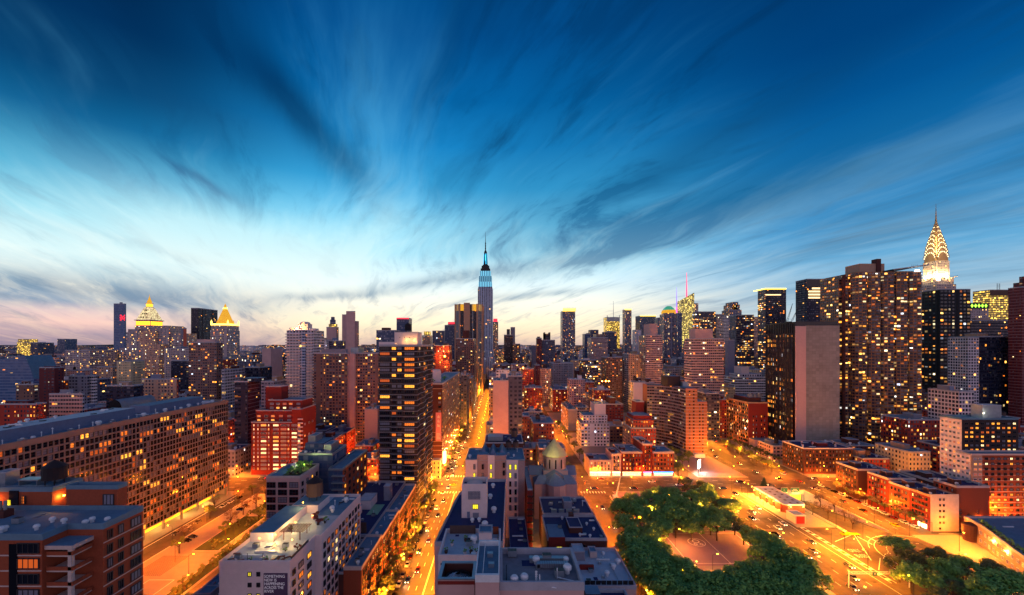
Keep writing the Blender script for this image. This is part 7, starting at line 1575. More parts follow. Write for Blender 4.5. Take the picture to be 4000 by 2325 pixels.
def tree(kind, x, y, name='tree', s=1., z=.14, group=None, label=None, cat='tree'):
    if kind in ('park','lit','street','bare'): kind = kind+str(RT.randrange({'park':4,'lit':3,'street':3,'bare':2}[kind]))
    o = root(name, label, cat, (x,y,z), group); s *= RT.uniform(.9,1.1); o.scale = (s,s,s*RT.uniform(.92,1.08)); o.rotation_euler = (0,0,RT.random()*6.28)
    link('trunk', PR[kind][0], o); link('crown', PR[kind][1], o); TREES.append((o, kind)); return o
def at(px, py, z=8.): y = (H-z)*F/(py-1349); return PX(px, y), y
for (px, py) in ((2465,1950),(2535,1940),(2500,2010),(2445,2045),(2568,1990),(2625,2010),(2478,2085),(2545,2080),(2425,1985),(2505,2150),(2565,2145),(2530,2215),(2598,2210),(2570,2275),(2645,2265),(2730,2290),(2660,2325),(2800,2275),(2850,2320),(2868,2262),(2930,2300),(2958,2258),(3010,2325),(3035,2285),(3100,2325),(3120,2290),(3180,2340),(2760,2340),(2925,2235),(2610,2320),(2705,2345),(2500,1975),(2600,1965),(2545,2030),(2590,2060),(2470,2130),(2540,2115),(2490,2185),(2560,2180),(2540,2250),(2600,2245),(2620,2295),(2690,2280),(2770,2300),(2825,2300),(2890,2290),(2890,2330),(2970,2290),(3060,2320),(2655,2215),(2500,2230),(2665,2240),(3145,2325),(2905,2262),(2985,2235),(2450,1975),(2650,1960),(2700,1940),(2620,1935),(2580,1925),(2660,2015),(2610,2035),(2740,1965)):
    tree('park', *at(px,py), 'park_tree', 1., group='dense green trees of the park')
for (px, py) in ((2695,1905),(2745,1900),(2770,1950),(2690,1985),(2735,2005),(2800,2015),(2640,2050),(2850,1985),(2700,2060),(2905,2075),(2955,2105),(3010,2145),(3060,2175),(2985,2175),(3105,2215),(3045,2235),(2800,2060),(2720,1925),(2675,1880),(2760,1920),(2790,1960),(2745,2035),(2830,2025),(2870,2040),(2930,2090),(2985,2130),(3035,2160),(3085,2195),(3130,2240),(3160,2270),(2775,2040),(2700,2035),(2820,1975)):
    tree(RT.choice(('lit','park')), *at(px,py,7), 'park_tree', .95, group='lamp lit trees along the tunnel side of the park')
for (px, py) in ((3500,2130),(3550,2175),(3515,2210),(3610,2200),(3660,2170),(3690,2240),(3760,2215),(3820,2260),(3870,2220),(3740,2300),(3630,2275),(3900,2300),(3960,2270),(3560,2250),(3840,2330),(3680,2330)):
    tree('lit' if RT.random() < .65 else 'park', *at(px,py,7), 'avenue_tree', .95, group='trees in the lower right corner', z=0)
for (px, py) in ((3205,1955),(3175,1985),(3235,2000),(3260,1975),(3300,2010),(3330,2040)): tree('bare', *at(px,py,4), 'small_tree', .8, group='thin pale trees above the sunken ramp')
tree('conifer', *at(2985,1900,4), 'conifer', label='dark conical evergreen behind the long low brick hall')
for (px, py) in ((1612,2110),(1590,2150),(1645,2075),(1560,2205),(1530,2245),(1545,2290),(1500,2300),(1485,2330),(1690,1950),(1712,1925),(1700,1985),(1735,1905),(1662,2050)):
    x, y = at(px,py,5); tree('street', min(-44.8,max(-47,x)), y, 'street_tree', 1.1, group='street trees on the left side of the glowing street')
for k in range(16): tree('far' if k > 6 else 'street', -44.6, 316+k*17, 'street_tree', 1.15, group='street trees far along the glowing street')
for k in range(9): tree('street' if k < 4 else 'far', 50.5+RT.uniform(0,1), 316+k*22, 'street_tree', 1.1, group='street trees on the second street'); 
for k in range(7): tree('far', 68.8, 330+k*26, 'street_tree', 1.1, group='street trees on the second street')
for (px, py) in ((2640,1770),(2665,1800),(2690,1785),(2650,1835),(2620,1760)): tree('lit', *at(px,py,5), 'corner_tree', .9, group='green lit trees at the foot of the curved slab')
for (px, py) in ((820,2000),(838,1965),(900,2030),(1000,1965),(1040,1930),(985,1910),(950,1985),(1010,2010),(880,2065),(700,2130),(720,2090),(930,1940)):
    tree('street' if RT.random() < .6 else 'bare', *at(px,py,4), 'plaza_tree', .9, group='small trees round the plaza')
for k in range(26): tree('shrub', RT.uniform(-162,-154), RT.uniform(147,162), 'shrub', 1.1, z=.4, group='shrubs in the plaza beds')
for k in range(34): tree('shrub', RT.uniform(-149,-138), RT.uniform(197,267), 'shrub', 1., z=.4, group='shrubs in the plaza beds')
for k in range(36): tree('shrub', RT.uniform(-133,-128.5), 142+k*3.3, 'shrub', 1.35, z=.4, group='hedge shrubs beside the lower street')
for k in range(14): tree('street' if k % 2 else 'bare', 229.3, 221+k*4.2, 'street_tree', .8, group='thin trees before the brick row')
for k in range(10): tree('bare' if k % 2 else 'street', PX(3625+k*18,224), 222+k*.3, 'bare_tree', 1.05, z=0, group='thin orange lit trees before the yellow wall')
for k in range(12): tree('lit' if k % 2 else 'street', 213+k*.3+ (k%3), 318+k*7, 'road_tree', .8, group='trees in the tunnel road median')
for k in range(10): tree('street', 233.6, 340+k*8, 'road_tree', .8, group='trees before the big loft building')
# roof planting stands on its building
for (x, y, s, k_) in ((-61.4,135.6,1.5,'red_shrub'),(-59.6,136.8,1.1,'roof_shrub'),(-76,130,.9,'roof_shrub'),(-75.8,133,.8,'red_shrub'),(-66,113.5,.5,'roof_shrub'),(-70,113,.5,'roof_shrub'),(-63,118,.6,'roof_shrub'),(-60,119,.6,'red_shrub'),(-68.4,131.4,.7,'roof_shrub')):
    tree(k_, x, y, 'roof_shrub', s, 39.9, 'potted shrubs on the floodlit white roof')
o_, X0, X1, Ya, Yb_, Z = GREEN
for k in range(12): tree('roof_shrub', RT.uniform(X0+7,X1-2), RT.uniform(Ya+3,Yb_-2), 'roof_shrub', 1.3, Z+.3, 'shrubs on the lawn roof')
for (x, y) in ((-14.6,107),(-9.5,106.2),(-8,107.1),(-6.6,106.3),(-5,106.5),(-13.5,111),(-10,113.5)): tree('roof_shrub', x, y, 'potted_plant', .55, 45.6, 'potted plants on the tiled terrace')
for k in range(14): tree('roof_shrub', 243.5-k*1.55, 205-k*2.7, 'roof_shrub', 1., 9.9, 'planting on the low rounded building')
for k in range(10): tree('roof_shrub', -58+RT.uniform(0,10), 312+k*6, 'roof_shrub', 1.5, 70, 'bushes on the bannered building roof')

# ---------------------------------------------------------------- lamps
RL = random.Random(3)
def lamp_proto():
    p = MB('dark_metal'); p.tube((0,0,0),(0,0,8.6),.11,.07,6).tube((0,0,8.6),(1.9,0,9.1),.06,.05,5)
    h = MB('lamp_sodium'); h.lathe(2.1, 0, [(0,8.85),(.28,8.95),(.3,9.05),(0,9.15)], 8)
    return p.mesh('post'), h.mesh('lamp_head')
LP = lamp_proto(); LAMPS = []
SOD = (1,.205,.007); YEL = (1,.285,.012); WARM = (1,.16,.007)
def street_lamp(x, y, r=0., p=6500, col=SOD, z=.14, group='street lamps'):
    o = root('street_lamp', None, 'street lamp', (x,y,z), group); o.rotation_euler = (0,0,r); link('post', LP[0], o); hd = link('lamp_head', LP[1], o)
    sp = len(LAMPS) % 2; L = bpy.data.lights.new('lamp_or_fill_light', 'SPOT' if sp else 'POINT'); L.energy = p*RL.uniform(.7,1.35)*(6.6 if sp else 2.9); L.color = col; L.shadow_soft_size = .3
    if sp: L.spot_size = radians(165); L.spot_blend = .7
    lo = bpy.data.objects.new('lamp_or_fill_light', L); COL.objects.link(lo); lo.parent = hd; lo.location = (2.1,0,8.6); LAMPS.append(o); return o
for k in range(30):
    y = 150+k*26; pw = 11500 if y < 320 else 10000
    street_lamp(-44.6, y, 0, pw, YEL, group='street lamps along the glowing street'); street_lamp(-19.8 if y > 200 else -22.9, y+13, pi, pw, YEL, group='street lamps along the glowing street')
for k in range(19):
    x = -318+k*34; g = 'street lamps along the avenue'
    if abs(x+32) > 9: street_lamp(x, 277.4, pi/2, 7000, SOD if x < 60 else YEL, group=g)
    street_lamp(x+17, 306.6, -pi/2, 6500, SOD, group=g)
for k in range(6): street_lamp(134.6, 152+k*22, 0, 10500, YEL, group='street lamps on the tunnel road'); street_lamp(163.2, 228+k*8 if k > 2 else 160+k*20, pi, 9500, YEL, group='street lamps on the tunnel road')
for (x, y, r) in ((183.8,222,pi),(208.4,226,0),(208.4,248,0),(208.4,268,0),(229.4,236,pi),(229.4,256,pi),(229.4,274,pi),(186,208,0),(200,176,0),(222,196,0),(214,212,0),(231,230.5,0),(246,229.6,-pi/2),(262,229.6,-pi/2),(278,229.6,-pi/2)): street_lamp(x, y, r, 8200 if x < 225 else 6500, YEL if x < 225 else SOD, group='street lamps round the turning area')
for k in range(9): street_lamp(51.8, 150+k*26 if k < 5 else 200+k*26+60, 0, 6000, SOD, group='street lamps on the second street'); street_lamp(76 if k < 5 else 67, 163+k*26 if k < 5 else 213+k*26+60, pi, 6000, SOD, group='street lamps on the second street')
for k in range(8): street_lamp(52, 480+k*40, 0, 9000, WARM, group='street lamps on the second street')
for k in range(11): street_lamp(212.6, 318+k*22, 0, 9500, YEL, group='street lamps on the far tunnel road'); street_lamp(188.6, 330+k*22, 0, 9500, YEL, group='street lamps on the far tunnel road')
for k in range(3): street_lamp(135.4, 318+k*22, 0, 7000, YEL, group='street lamps beside the parking lot')
for (x, y) in ((-166,158),(-166,180),(-166,204),(-166,228),(-166,252),(-136,150),(-136,176),(-136,206),(-136,236),(-126,160),(-126,190),(-126,222),(-126,255),(-152,268),(-150,186)): street_lamp(x, y, RL.choice((0,pi)), 5200, SOD, group='street lamps on the plaza')
for (x, y) in ((105,220),(128,222),(118,240),(92,176),(128,196),(112,232),(100,246),(82,226),(86,200),(80,170),(104,166),(122,178),(96,240),(88,250)): street_lamp(x, y, 0, 2600, (1,.30,.04), group='park lamps among the trees')  # a few of these lamps are added to light the leaf edges
for (x, y) in ((-330,310),(-260,310),(-230,420),(-230,360),(-130,340),(-130,380),(-130,420),(-230,500),(240,330)): street_lamp(x, y, 0, 9000, WARM, group='street lamps between the far blocks')
# gantry over the tunnel lanes
o = root('sign_gantry', 'white lattice sign gantry with two small green panels over the tunnel lanes', 'gantry', (155,167,0))
for x in (143.5, 168.5): child(o, 'post', MB('white_metal').tube((x,167,0), (x,167,6.6), .2))
b = MB('white_metal'); b.tube((143.5,167,6.4),(168.5,167,6.4),.1).tube((143.5,167,5.6),(168.5,167,5.6),.1)
for k in range(25): b.tube((143.5+k,167,5.6+(k%2)*.8),(144.5+k,167,6.4-(k%2)*.8),.05,n=4)
child(o, 'beam', b)
for x in (153, 160.5): child(o, 'green_panel', MB('sign_green','paint').box(x, x+1.8, 166.6, 166.75, 5.1, 6.5, bottom=True).box(x+.8, x+1., 166.55, 166.6, 5.4, 6.2, 1).box(x+.45, x+1.35, 166.56, 166.6, 5.75, 5.9, 1))

# ---------------------------------------------------------------- vehicles
def car_meshes(col, L_=4.6, w=1.8, h=1.45, kind='car'):
    b = MB(col, 'black_glass'); hw = w/2
    sec = [(-L_/2,.45,.62),(-L_/2+.1,.3,.82),(-L_*.18,.25,.95),(L_*.18,.25,.98),(L_/2-.15,.3,.92),(L_/2,.42,.7)]
    def rng(y, z0, z1, k): return [(-hw*k,y,z0),(hw*k,y,z0),(hw*k,y,z1),(-hw*k,y,z1)]
    S_ = [rng(y,z0,z1,.93 if abs(y) > L_*.4 else 1.) for (y,z0,z1) in sec]
    for a, c in zip(S_, S_[1:]):
        for i in range(4): b.face([a[i], a[(i+1)%4], c[(i+1)%4], c[i]])
    b.face(S_[0][::-1]); b.face(S_[-1]); body = b.mesh('body')
    b = MB(col, 'black_glass'); a = [(-hw*.92,-L_*.24,.93),(hw*.92,-L_*.24,.93),(hw*.92,L_*.38,.93),(-hw*.92,L_*.38,.93)]; c = [(-hw*.74,-L_*.08,h),(hw*.74,-L_*.08,h),(hw*.74,L_*.24,h),(-hw*.74,L_*.24,h)]
    for i in range(4): b.face([a[i],a[(i+1)%4],c[(i+1)%4],c[i]],1)
    b.face(c,0); cab = b.mesh('cabin')
    wb = MB('black_glass','metal'); wb.lathe(0,0,[(.0,-.1),(.33,-.1),(.33,.1),(0,.1)],12); wh = wb.mesh('wheel')
    hl = MB('headlight').box(-.16,.16,-.04,.04,-.09,.09).mesh('headlight'); tl = MB('taillight').box(-.16,.16,-.04,.04,-.08,.08).mesh('taillight')
    hl0 = MB('white_metal').box(-.16,.16,-.04,.04,-.09,.09).mesh('headlight'); tl0 = MB('red_paint').box(-.16,.16,-.04,.04,-.08,.08).mesh('taillight')
    return body, cab, wh, hl, tl, hl0, tl0
for nm, c in (('car_white',(225,225,228)),('car_black',(22,22,26)),('car_grey',(110,112,118)),('car_red',(120,20,20)),('car_yellow',(245,190,20)),('car_blue',(30,50,90))): plain(nm, lin(*c), .25, .2, var=0)
CM = {c: car_meshes(c) for c in ('car_white','car_black','car_grey','car_red','car_yellow','car_blue')}
RC = random.Random(9); CARS = []
def car(x, y, r, on=True, col=None, z=0., group='cars', name='car', label=None):
    """r = heading: 0 drives towards the camera (-y)"""
    col = col or RC.choice(('car_white','car_black','car_grey','car_grey','car_red','car_blue','car_yellow' if on else 'car_white')); m = CM[col]
    o = root(name if on else 'parked_car', label, 'car', (x,y,z), group); o.rotation_euler = (0,0,r); link('body', m[0], o); link('cabin', m[1], o)
    for sx in (-1,1):
        for sy in (-1.45,1.45): w_ = link('wheel', m[2], o, (sx*.82,sy,.33)); w_.rotation_euler = (0,pi/2,0)
        link('headlight', m[3 if on else 5], o, (sx*.6,-2.3,.66)); link('taillight', m[4 if on else 6], o, (sx*.62,2.3,.74))
    if on:
        L = bpy.data.lights.new('beam_light','SPOT'); L.energy = 900; L.color = (1,.82,.55); L.spot_size = radians(70); L.spot_blend = .6; L.shadow_soft_size = .1
        lo = bpy.data.objects.new('beam_light', L); COL.objects.link(lo); lo.parent = o; lo.location = (0,-2.6,.7); lo.rotation_euler = (radians(80),0,pi)
    CARS.append((o, col, on)); return o
for k in range(15): car(-42.6, 152+k*7.6+RC.random()*1.5, 0, False, group='cars parked along the glowing street')
for k in range(12): car(-42.6, 316+k*9+RC.random()*2, 0, False, group='cars parked along the glowing street')
for k in range(12): car(226.6, 222+k*5.9, pi, False, group='cars parked along the brick row')
for k in range(8): car(53.4, 216+k*7., 0, False, group='cars parked on the second street')
for (x, y, r) in ((-172,182,.1),(-168.5,166,1.3),(-172,214,0),(-172,221,0),(-171,228,0),(-160,206,1.4),(-160,210,1.4),(-172,250,0),(-172,257,0),(-158,245,1.4),(-158,250,1.4),(-158,262,1.4),(-171,264,0)): car(x, y, r, False, z=.12 if x > -165 else 0, group='cars parked on the plaza')
for k in range(20):
    y = 166+k*13+RC.random()*6; car(-37 if k % 2 else -39.6, y, 0, group='cars driving on the glowing street')
    if k < 14: car(-27.2 if k % 2 else -24.8, y+5, pi, group='cars driving on the glowing street')
for k in range(14): car(-36, 440+k*30, 0, group='cars driving on the glowing street') 
for k in range(40):
    x = -310+k*16+RC.random()*7; car(x, RC.choice((281.5,288.3,295.2,302)), -pi/2, group='cars driving on the avenue')
for k in range(15): car((144.3,150.8,157)[k%3], 166+k*7.4+RC.random()*3, 0, group='cars on the tunnel road'); 
for k in range(6): car(218, 224+k*17+RC.random()*5, pi, group='cars on the right hand street')
for k in range(7): car(192+RC.choice((0,8)), 318+k*22, 0, group='cars on the far tunnel road'); car(222, 320+k*20, pi, group='cars on the far tunnel road')
for k in range(4): car(62, 170+k*26, 0, group='cars on the second street'); car(58, 330+k*34, pi, group='cars on the second street')
for k in range(5): car(250+k*9, 220+RC.choice((0,4)), pi/2, group='cars turning in from the right')
# yellow flatbed tow truck
o = root('tow_truck', 'yellow flatbed tow truck parked beside the end of the sunken ramp', 'truck', (183.5,212.5,0)); o.rotation_euler = (0,0,-pi/2)
def lc(nm, b, lx=0): return link(nm, b.mesh(nm), o)
lc('cab', MB('car_yellow','black_glass').box(-1.05,1.05,-3.9,-2.0,.6,2.3).box(-.95,.95,-3.95,-3.9,1.4,2.1,1)); lc('hood', MB('car_yellow').box(-1,1,-4.9,-3.95,.6,1.4)); lc('flatbed', MB('car_yellow').box(-1.15,1.15,-1.8,4.2,.95,1.15,bottom=True)); lc('light_bar', MB('lamp_sodium').box(-.7,.7,-3.2,-2.9,2.3,2.45)); lc('chassis', MB('dark_metal').box(-.5,.5,-4.5,4,.55,.9,bottom=True))
for sx in (-1,1):
    for sy in (-4.2,2.2,3.3): w_ = link('wheel', CM['car_grey'][2], o, (sx*.95,sy,.42)); w_.rotation_euler = (0,pi/2,0); w_.scale = (1.3,1.3,1.3)
point(180,209,5,2500,(1,.75,.15),.4)
# excavation beside the church with a crane, and barriers
o = root('mobile_crane', 'small white lattice crane standing in the orange lit excavation beside the park', 'crane', (74,262,0))
b = MB('white_metal'); b.tube((74,262,1.5),(79,268,13),.3,.15).tube((74.8,262,1.5),(79,268,13),.15,.1); child(o, 'boom', b); child(o, 'cab', MB('car_white','black_glass').box(72.4,75.4,260,263.6,.7,2.7)); child(o, 'crawler_track', MB('dark_metal').box(72,72.8,259,264.4,.1,.9)); child(o, 'crawler_track', MB('dark_metal').box(75,75.8,259,264.4,.1,.9))
for k in range(7): tag(MB('stone').box(70.2+k*.2, 70.8+k*.2, 216+k*7.5, 221.6+k*7.5, 0, .85).obj('concrete_barrier'), 'pale concrete barrier in the line beside the excavation', 'barrier', 'barriers beside the excavation')
for k, (x, y, m_) in enumerate(((68,252,'steel_rust'),(72,248,'brick'),(70,240,'tan'),(73,236,'steel_rust'),(69,244,'tank_wood'))):
    b = MB(m_); 
    for i in range(4): b.box(x+i*.1, x+3-i*.2, y, y+2.4-i*.3, .02+i*.35, .3+i*.35)
    tag(b.obj('material_stack'), ('rusty steel stack by the crane','brick coloured pallet stack in the excavation','tan timber stack in the excavation','rusty stack nearest the camera in the excavation','dark timber stack in the excavation')[k], 'material stack')
point(72,256,6,3500,SOD); point(70,236,5,3000,SOD)
# white lamp lit kerb side things: traffic signals at the big crossing
def signal(x, y, r, g=True):
    o = root('traffic_signal', None, 'traffic signal', (x,y,0), 'traffic signals'); o.rotation_euler = (0,0,r)
    link('post', SG[0], o); link('signal_arm', SG[1], o); link('signal_head', SG[2 if g else 3], o); return o
SG = [MB('dark_metal').tube((0,0,0),(0,0,6),.12,.1).mesh('post'), MB('dark_metal').tube((0,0,5.8),(4.5,0,6.2),.08).mesh('signal_arm')]+[MB('car_yellow',mm).box(4.2,4.7,-.15,.15,5.1,6.3,bottom=True).box(4.3,4.6,-.2,-.15,(5.2 if mm == 'lamp_green' else 5.95),(5.45 if mm == 'lamp_green' else 6.2),1).mesh('signal_head') for mm in ('lamp_green','lamp_red')]
for i, (x, y, r, g) in enumerate(((-45,276,0,1),(-21,308,pi,1),(52.5,276,0,0),(77,276,pi,0),(134,308,0,1),(164,276,0,1),(212,277,pi,0),(230,308,pi,0),(229,215,pi,0),(168,198,0,1),(-45,470,0,1),(-20,610,pi,1))): signal(x, y, r, bool(g))

for (x, y, z, p_) in ((237,211,5,9000),(285,224,5,14000),(312,222,5,14000),(262,222,5,8000),(80,196,4,3000),(60,330,4,9000),(60,380,4,9000),(60,440,5,12000),(60,520,5,14000),(120,330,5,4000)): point(x, y, z, p_, (1,.26,.015))  # bare lights without lamps, added to give these walls and streets an orange glow
# ---------------------------------------------------------------- the rest of the city on its street grid
RF = random.Random(2024)
NP = 4000//4+60
sky_ = [2400.]*1060          # lowest roof line seen so far in each 4 px column
def cols(b): return max(0, int((b[0]+100)/4)), min(1049, int((b[1]+100)/4))
ahead = sorted(REG, key=lambda r: r[2])
def hit(x0, x1, y0, y1):
    for r in REG:
        if x0 < r[1]+.8 and x1 > r[0]-.8 and y0 < r[3]+.8 and y1 > r[2]-.8: return True
    return False
CL = {'f_brown':'brown','f_brown2':'brown','f_red':'red','f_maroon':'dark red','f_tan':'tan','f_pink':'pinkish','f_grey':'grey','f_white':'white','f_dark':'dark','f_slate':'slate blue','f_tenred':'red brick','f_tenement':'brown brick','f_cream':'cream','f_stonepink':'salmon','f_whitegrid':'pale gridded','f_navy':'navy','f_pier':'tan ribbed','f_piergrey':'grey ribbed','f_band':'banded','f_office':'bright windowed','f_glass':'glass','f_stone':'stone','f_street':'warm stone'}
near_s = ['f_tenred','f_tenement','f_brown','f_tan','f_grey','f_maroon','f_red','f_tenred','f_slate','f_brown2','f_pink','f_cream']
mid_s = ['f_brown','f_brown2','f_maroon','f_tan','f_grey','f_slate','f_dark','f_white','f_pier','f_piergrey','f_tenred','f_pink','f_stonepink','f_red','f_stone']
far_s = ['f_grey','f_piergrey','f_slate','f_tan','f_pier','f_stone','f_dark','f_white','f_office','f_brown','f_pink','f_glass']
cands = []
rows_ = [(60,277)]+AV+[(1745,2000),(2030,2300),(2340,2700),(2750,3200),(3260,3800)]
def blocks(y0, y1):
    if y0 < 1000: return SX+[(938+100*k,1020+100*k) for k in range(0, 16)]+[(-800-100*k,-718-100*k) for k in range(0, 20)]
    w = 100 if y0 < 1500 else 160
    return [(-40-w*k-w+18,-42-w*k) for k in range(0, int(y1*1.45/w))]+[(-18+w*k,-18+w*k+w-20) for k in range(0, int(y1*1.45/w))]
for (y0, y1) in rows_:
    for (bx0, bx1) in blocks(y0, y1):
        if y0 < 277 and (bx0 > -240 or True): continue
        cw = (17 if y0 < 500 else 22 if y0 < 900 else 32 if y0 < 1500 else 60)
        nx = max(1, int((bx1-bx0)/(cw*1.1))); ny = max(1, int((y1-y0)/(cw*1.15)))
        for j in range(ny):
            for i in range(nx):
                x0 = bx0+2+(bx1-bx0-4)*i/nx; x1 = bx0+2+(bx1-bx0-4)*(i+1)/nx-RF.choice((.1,.1,1.5,3)); a = y0+2+(y1-y0-4)*j/ny; c = y0+2+(y1-y0-4)*(j+1)/ny-RF.choice((.1,1,2.5))
                x0 += RF.choice((0,0,0,1,2)); ym = (a+c)/2; xm = (x0+x1)/2
                px = proj(xm, ym, 0)[0]
                if px < -160 or px > 4160: continue
                if 149 <= bx0 < 188 and y0 < 600 : continue
                edge = (i in (0, nx-1)) or (j in (0, ny-1))
                if y0 < 470: h = RF.uniform(13,22) if RF.random() < .72 else RF.uniform(22,42)
                elif y0 < 720: h = RF.uniform(16,38) if RF.random() < .65 else RF.uniform(38,68)
                elif y0 < 1000: h = RF.uniform(24,60) if RF.random() < .6 else RF.uniform(55,86)
                elif y0 < 1500: h = RF.uniform(35,84)
                else: h = RF.uniform(40,90) if RF.random() < .85 else RF.uniform(90,104)
                if px > 2600 and y0 > 700: h = h*1.25+6
                if px < 1000 and y0 > 700: h *= .92
                if bx1 in (-46,) and i == nx-1 and y0 > 470: h = RF.uniform(45,88)
                if bx0 == -17 and i == 0 and y0 > 470: h = RF.uniform(36,70)
                # keep every named landmark as visible as it is in the photograph
                q = bbox(x0, x1, a, c, h)
                for r in REG:
                    if r[5] and r[2] > a:
                        qq = bbox(r[0], r[1], r[2], r[3], r[4])
                        if q[0] < qq[1] and q[1] > qq[0]: h = min(h, H-(r[5]+4-1349)*a/F)
                if h < 8 or hit(x0, x1, a, c): continue
                cands.append((a, x0, x1, c, h, y0))
cands.sort()
evt = sorted([(r[2], 0, r) for r in REG]+[(c_[0], 1, c_) for c_ in cands], key=lambda e: (e[0], e[1]))
vis = []; hid = []
for (yy, k, r) in evt:
    if k == 0: q = bbox(r[0], r[1], r[2], r[3], r[4])
    else: q = bbox(r[1], r[2], r[0], r[3], r[4])
    i0, i1 = cols(q)
    front = H-(H-(r[4])) ; zt = r[4]; yt_ = proj(0, yy, zt)[1]
    if k == 1:
        seen = sum(max(0, sky_[i]-yt_) for i in range(i0, i1+1)) if i1 >= i0 else 0
        big = seen*4
        (vis if seen > 14 else hid).append((big, r))
    for i in range(i0, i1+1): sky_[i] = min(sky_[i], yt_)
vis.sort(key=lambda e: -e[0])
take = [r for _, r in vis[:285]]; rest = [r for _, r in vis[285:]]+[r for _, r in hid]
PT = {}
def filler_mesh(o, x0, x1, a, c, h, s, near, detailed):
    w, d = x1-x0, c-a; b = MB(s, 'roof', s); cc = ST[s]
    z = h
    tower = near and RF.random() < .25
    b.box(x0, x1, a, c, 0, z, 0, 1, cc)
    child(o, 'wall', b) if detailed else None
    if not detailed:
        b.box(x0+w*.3, x0+w*.6, a+d*.3, a+d*.7, z, z+RF.uniform(2.5,6), 0, 1, cc); return b
    rb_ = MB(RF.choice(('roof','roof','roof_pale','roof_dark')), 'parapet'); rb_.face([(x0,a,z+.02),(x1,a,z+.02),(x1,c,z+.02),(x0,c,z+.02)]); rb_.parapet(x0-.08, x1+.08, a-.08, c+.08, z-.2, 1.1, .4 if near else .8, 1); child(o, 'roof', rb_)
    hw = w*RF.uniform(.22,.42); xx = x0+w*.1+RF.random()*(w*.8-hw); hut(o, xx, xx+hw, a+d*.35, a+d*.7, z, RF.uniform(2.6,5), RF.choice(('grey_wall','brick_dark','tan','blue_wall','white_wall')), 'roof')
    if a < 760 and RF.random() < .45: tank(o, x0+w*RF.uniform(.2,.8), a+d*RF.uniform(.15,.3)+1, z, RF.uniform(1.5,2.), RF.uniform(3,3.8), RF.choice(('tank_wood','tank_dark')))
    if a < 620:
        clutter(o, x0, x1, a, c, z, 4 if a < 450 else 2)
        for _ in range(2): vent(o, x0+w*RF.uniform(.1,.9), a+d*RF.uniform(.08,.3), z, RF.uniform(.9,1.5), RF.randint(0,2))
FILL = []
for n_, (a, x0, x1, c, h, y0) in enumerate(take):
    s = RF.choice(near_s if y0 < 600 else mid_s if y0 < 1000 else far_s)
    if (abs(x1+46) < 6 or abs(x0+17) < 6) and RF.random() < .7: s = 'f_street'
    near = y0 < 1000
    o = root('low_house' if h < 24 else 'city_building' if h < 60 else 'high_rise', None, 'building', ((x0+x1)/2,(a+c)/2,0), 'ordinary buildings of the city grid')
    if near: filler_mesh(o, x0, x1, a, c, h, s, True, True)
    else:
        b = filler_mesh(o, x0, x1, a, c, h, s, False, False); child(o, 'wall', b)
        if RF.random() < .5 : child(o, 'roof_house', MB('grey_wall','roof').box(x0+3, x0+(x1-x0)*.4, a+2, a+(c-a)*.5, h, h+RF.uniform(3,7), 0, 1))
    FILL.append((o, x0, x1, a, c, h, s))
mats_ = list(CL); big = MB(*mats_, 'roof')
for (a, x0, x1, c, h, y0) in rest:
    s = RF.choice(near_s if y0 < 600 else mid_s if y0 < 1000 else far_s); k = mats_.index(s); big.box(x0, x1, a, c, 0, h, k, len(mats_), ST[s])
    w, d = x1-x0, c-a; big.box(x0+w*.3, x0+w*.6, a+d*.3, a+d*.7, h, h+RF.uniform(2.5,6), k, len(mats_), ST[s])
tag(big.obj('distant_city'), 'mass of distant blocks running to the horizon', None, None, 'stuff')
# far shore and low hills under the sky
b = MB('earth')
n = 60
for i in range(n):
    x0, x1 = -16000+32000*i/n, -16000+32000*(i+1)/n; hh = lambda x: 95+22*sin(x/1900.)+14*sin(x/640.+2)
    b.face([(x0,9000,0),(x1,9000,0),(x1,9600,hh(x1)),(x0,9600,hh(x0))]); b.face([(x0,9600,hh(x0)),(x1,9600,hh(x1)),(x1,11500,0),(x0,11500,0)])
tag(b.obj('hills'), kind='structure')

# ---------------------------------------------------------------- labels that single each thing out
def spot(o): x, y, z = o.location; return proj(x, y, max(z, 1))
def nearest(px, py, w=None):
    best = None
    for (lx, ly, lw, Y, sh) in LAND:
        d = abs(lx-px)-lw/2
        d = max(0, d)+abs(ly-py)*.35
        if best is None or d < best[0]: best = (d, lx, ly, lw, sh)
    return best
ORD = ['first','second','third','fourth','fifth','sixth','seventh','eighth','ninth','tenth','eleventh','twelfth','thirteenth','fourteenth','fifteenth','sixteenth','seventeenth','eighteenth','nineteenth','twentieth','twenty first','twenty second','twenty third','twenty fourth','twenty fifth','twenty sixth','twenty seventh','twenty eighth','twenty ninth','thirtieth']+['thirty '+w for w in 'first second third fourth fifth sixth seventh eighth ninth'.split()]+['fortieth']
groups = {}
for (o, x0, x1, a, c, h, s) in FILL:
    px = proj((x0+x1)/2, a, 0)[0]; py = proj(0, a, h)[1]; nb = nearest(px, py)
    rel = 'left of' if px < nb[1]-nb[3]*.45 else 'right of' if px > nb[1]+nb[3]*.45 else ('below' if py > nb[2] else 'above')
    size = 'low' if h < 24 else 'mid height' if h < 48 else 'tall' if h < 75 else 'towering'
    key = f"{size} {CL[s]} building {rel} the {nb[4]}"
    groups.setdefault(key, []).append((px, py, o))
for key, l in groups.items():
    if len(l) == 1: l[0][2]['label'] = key; continue
    l.sort(key=lambda e: e[0])
    if len(l) == 2:
        l[0][2]['label'] = key+', left one of two'; l[1][2]['label'] = key+', right one of two'
    else:
        for i, e in enumerate(l): e[2]['label'] = f"{ORD[i]} from left of the {key.replace('building','buildings')}" 
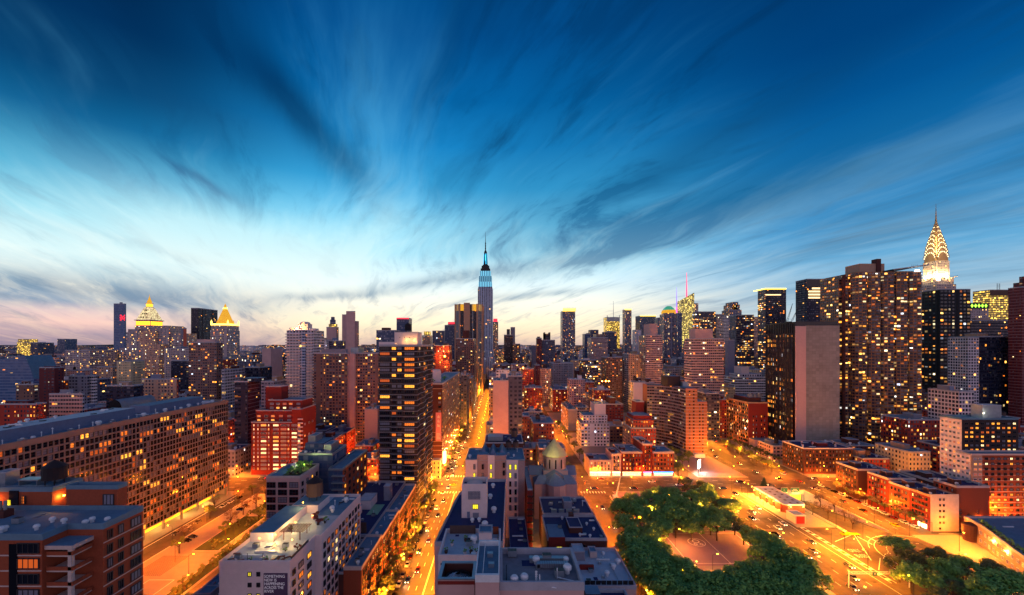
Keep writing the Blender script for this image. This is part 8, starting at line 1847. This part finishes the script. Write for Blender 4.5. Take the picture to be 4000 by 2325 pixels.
def order_label(objs, what, tail, axis='auto'):
    """nearest first along its row"""
    objs = sorted(objs, key=lambda o: o.location[1] if axis != 'x' else o.location[0]); n = len(objs)
    for i, o in enumerate(objs):
        w = 'leftmost' if (axis == 'x' and i == 0) else 'nearest' if i == 0 else ('rightmost' if axis == 'x' else 'farthest') if i == n-1 else ORD[i] if i < len(ORD) else f'number {i+1}'
        o['label'] = f"{w} {what} {tail}" if i in (0, n-1) else f"{w} {what} {tail}, from the {'left' if axis == 'x' else 'near'} end"
byg = {}
for (o, k) in TREES:
    if not o.get('label'): byg.setdefault(o['group'], []).append(o)
KT = {'dense green trees of the park':('dark green tree','in the dense park mass','y'), 'lamp lit trees along the tunnel side of the park':('lamp lit tree','along the tunnel side of the park','y'), 'trees in the lower right corner':('leafy tree','in the lower right corner','x'),
 'thin pale trees above the sunken ramp':('thin pale tree','above the sunken ramp','x'), 'street trees on the left side of the glowing street':('street tree','on the left side of the glowing street','y'), 'street trees far along the glowing street':('small street tree','beyond the avenue on the glowing street','y'),
 'street trees on the second street':('street tree','on the street right of the church','y'), 'green lit trees at the foot of the curved slab':('green lit tree','at the foot of the curved slab','x'), 'small trees round the plaza':('small tree','round the orange plaza','y'), 'shrubs in the plaza beds':('low shrub','in the plaza planting beds','y'),
 'hedge shrubs beside the lower street':('hedge shrub','in the strip beside the lower street','y'), 'thin trees before the brick row':('thin tree','before the brick row','y'), 'thin orange lit trees before the yellow wall':('orange lit thin tree','before the yellow wall','x'), 'trees in the tunnel road median':('small tree','in the tunnel road median','y'),
 'trees before the big loft building':('small tree','before the big loft building','y'), 'potted shrubs on the floodlit white roof':('potted shrub','on the floodlit white roof','y'), 'shrubs on the lawn roof':('shrub','on the lawn roof','y'), 'potted plants on the tiled terrace':('potted plant','on the tiled terrace','x'), 'planting on the low rounded building':('roof shrub','on the low rounded building','y'), 'bushes on the bannered building roof':('roof bush','on the bannered building','y')}
for g, l in byg.items():
    a_, b_, ax = KT[g]; order_label(l, a_, b_, ax)
byg = {}
for o in LAMPS: byg.setdefault(o['group'], []).append(o)
for g, l in byg.items(): order_label(l, 'lit orange lamp', g.replace('street lamps ', '').replace('park lamps ', 'in the park '), 'x' if g in ('street lamps along the avenue','street lamps round the turning area') else 'y')
cn = {'car_white':'white','car_black':'black','car_grey':'grey','car_red':'dark red','car_yellow':'yellow','car_blue':'dark blue'}
byg = {}
for (o, col, on) in CARS: byg.setdefault((o['group'], cn[col]), []).append((o, on))
for (g, cname), l in byg.items():
    tail = g.replace('cars parked ', 'parked ').replace('cars driving ', 'driving ').replace('cars on', 'on').replace('cars turning', 'turning'); ob = [o for o, _ in l]
    if len(ob) == 1: ob[0]['label'] = f"only {cname} car {tail}"
    else: order_label(ob, f"{cname} car", tail, 'x' if 'avenue' in g or 'turning' in g else 'y')
order_label([o for o in bpy.data.objects if o.name.startswith('traffic_signal')], 'traffic signal', 'among those at the street crossings', 'x')
ch = [o for o in bpy.data.objects if o.name.startswith('roof_chair') and not o.parent]
order_label(ch, 'red wooden sun chair', 'on the floodlit white roof', 'x')
order_label([o for o in bpy.data.objects if o.name.startswith('concrete_barrier')], 'pale concrete barrier', 'beside the excavation', 'y')
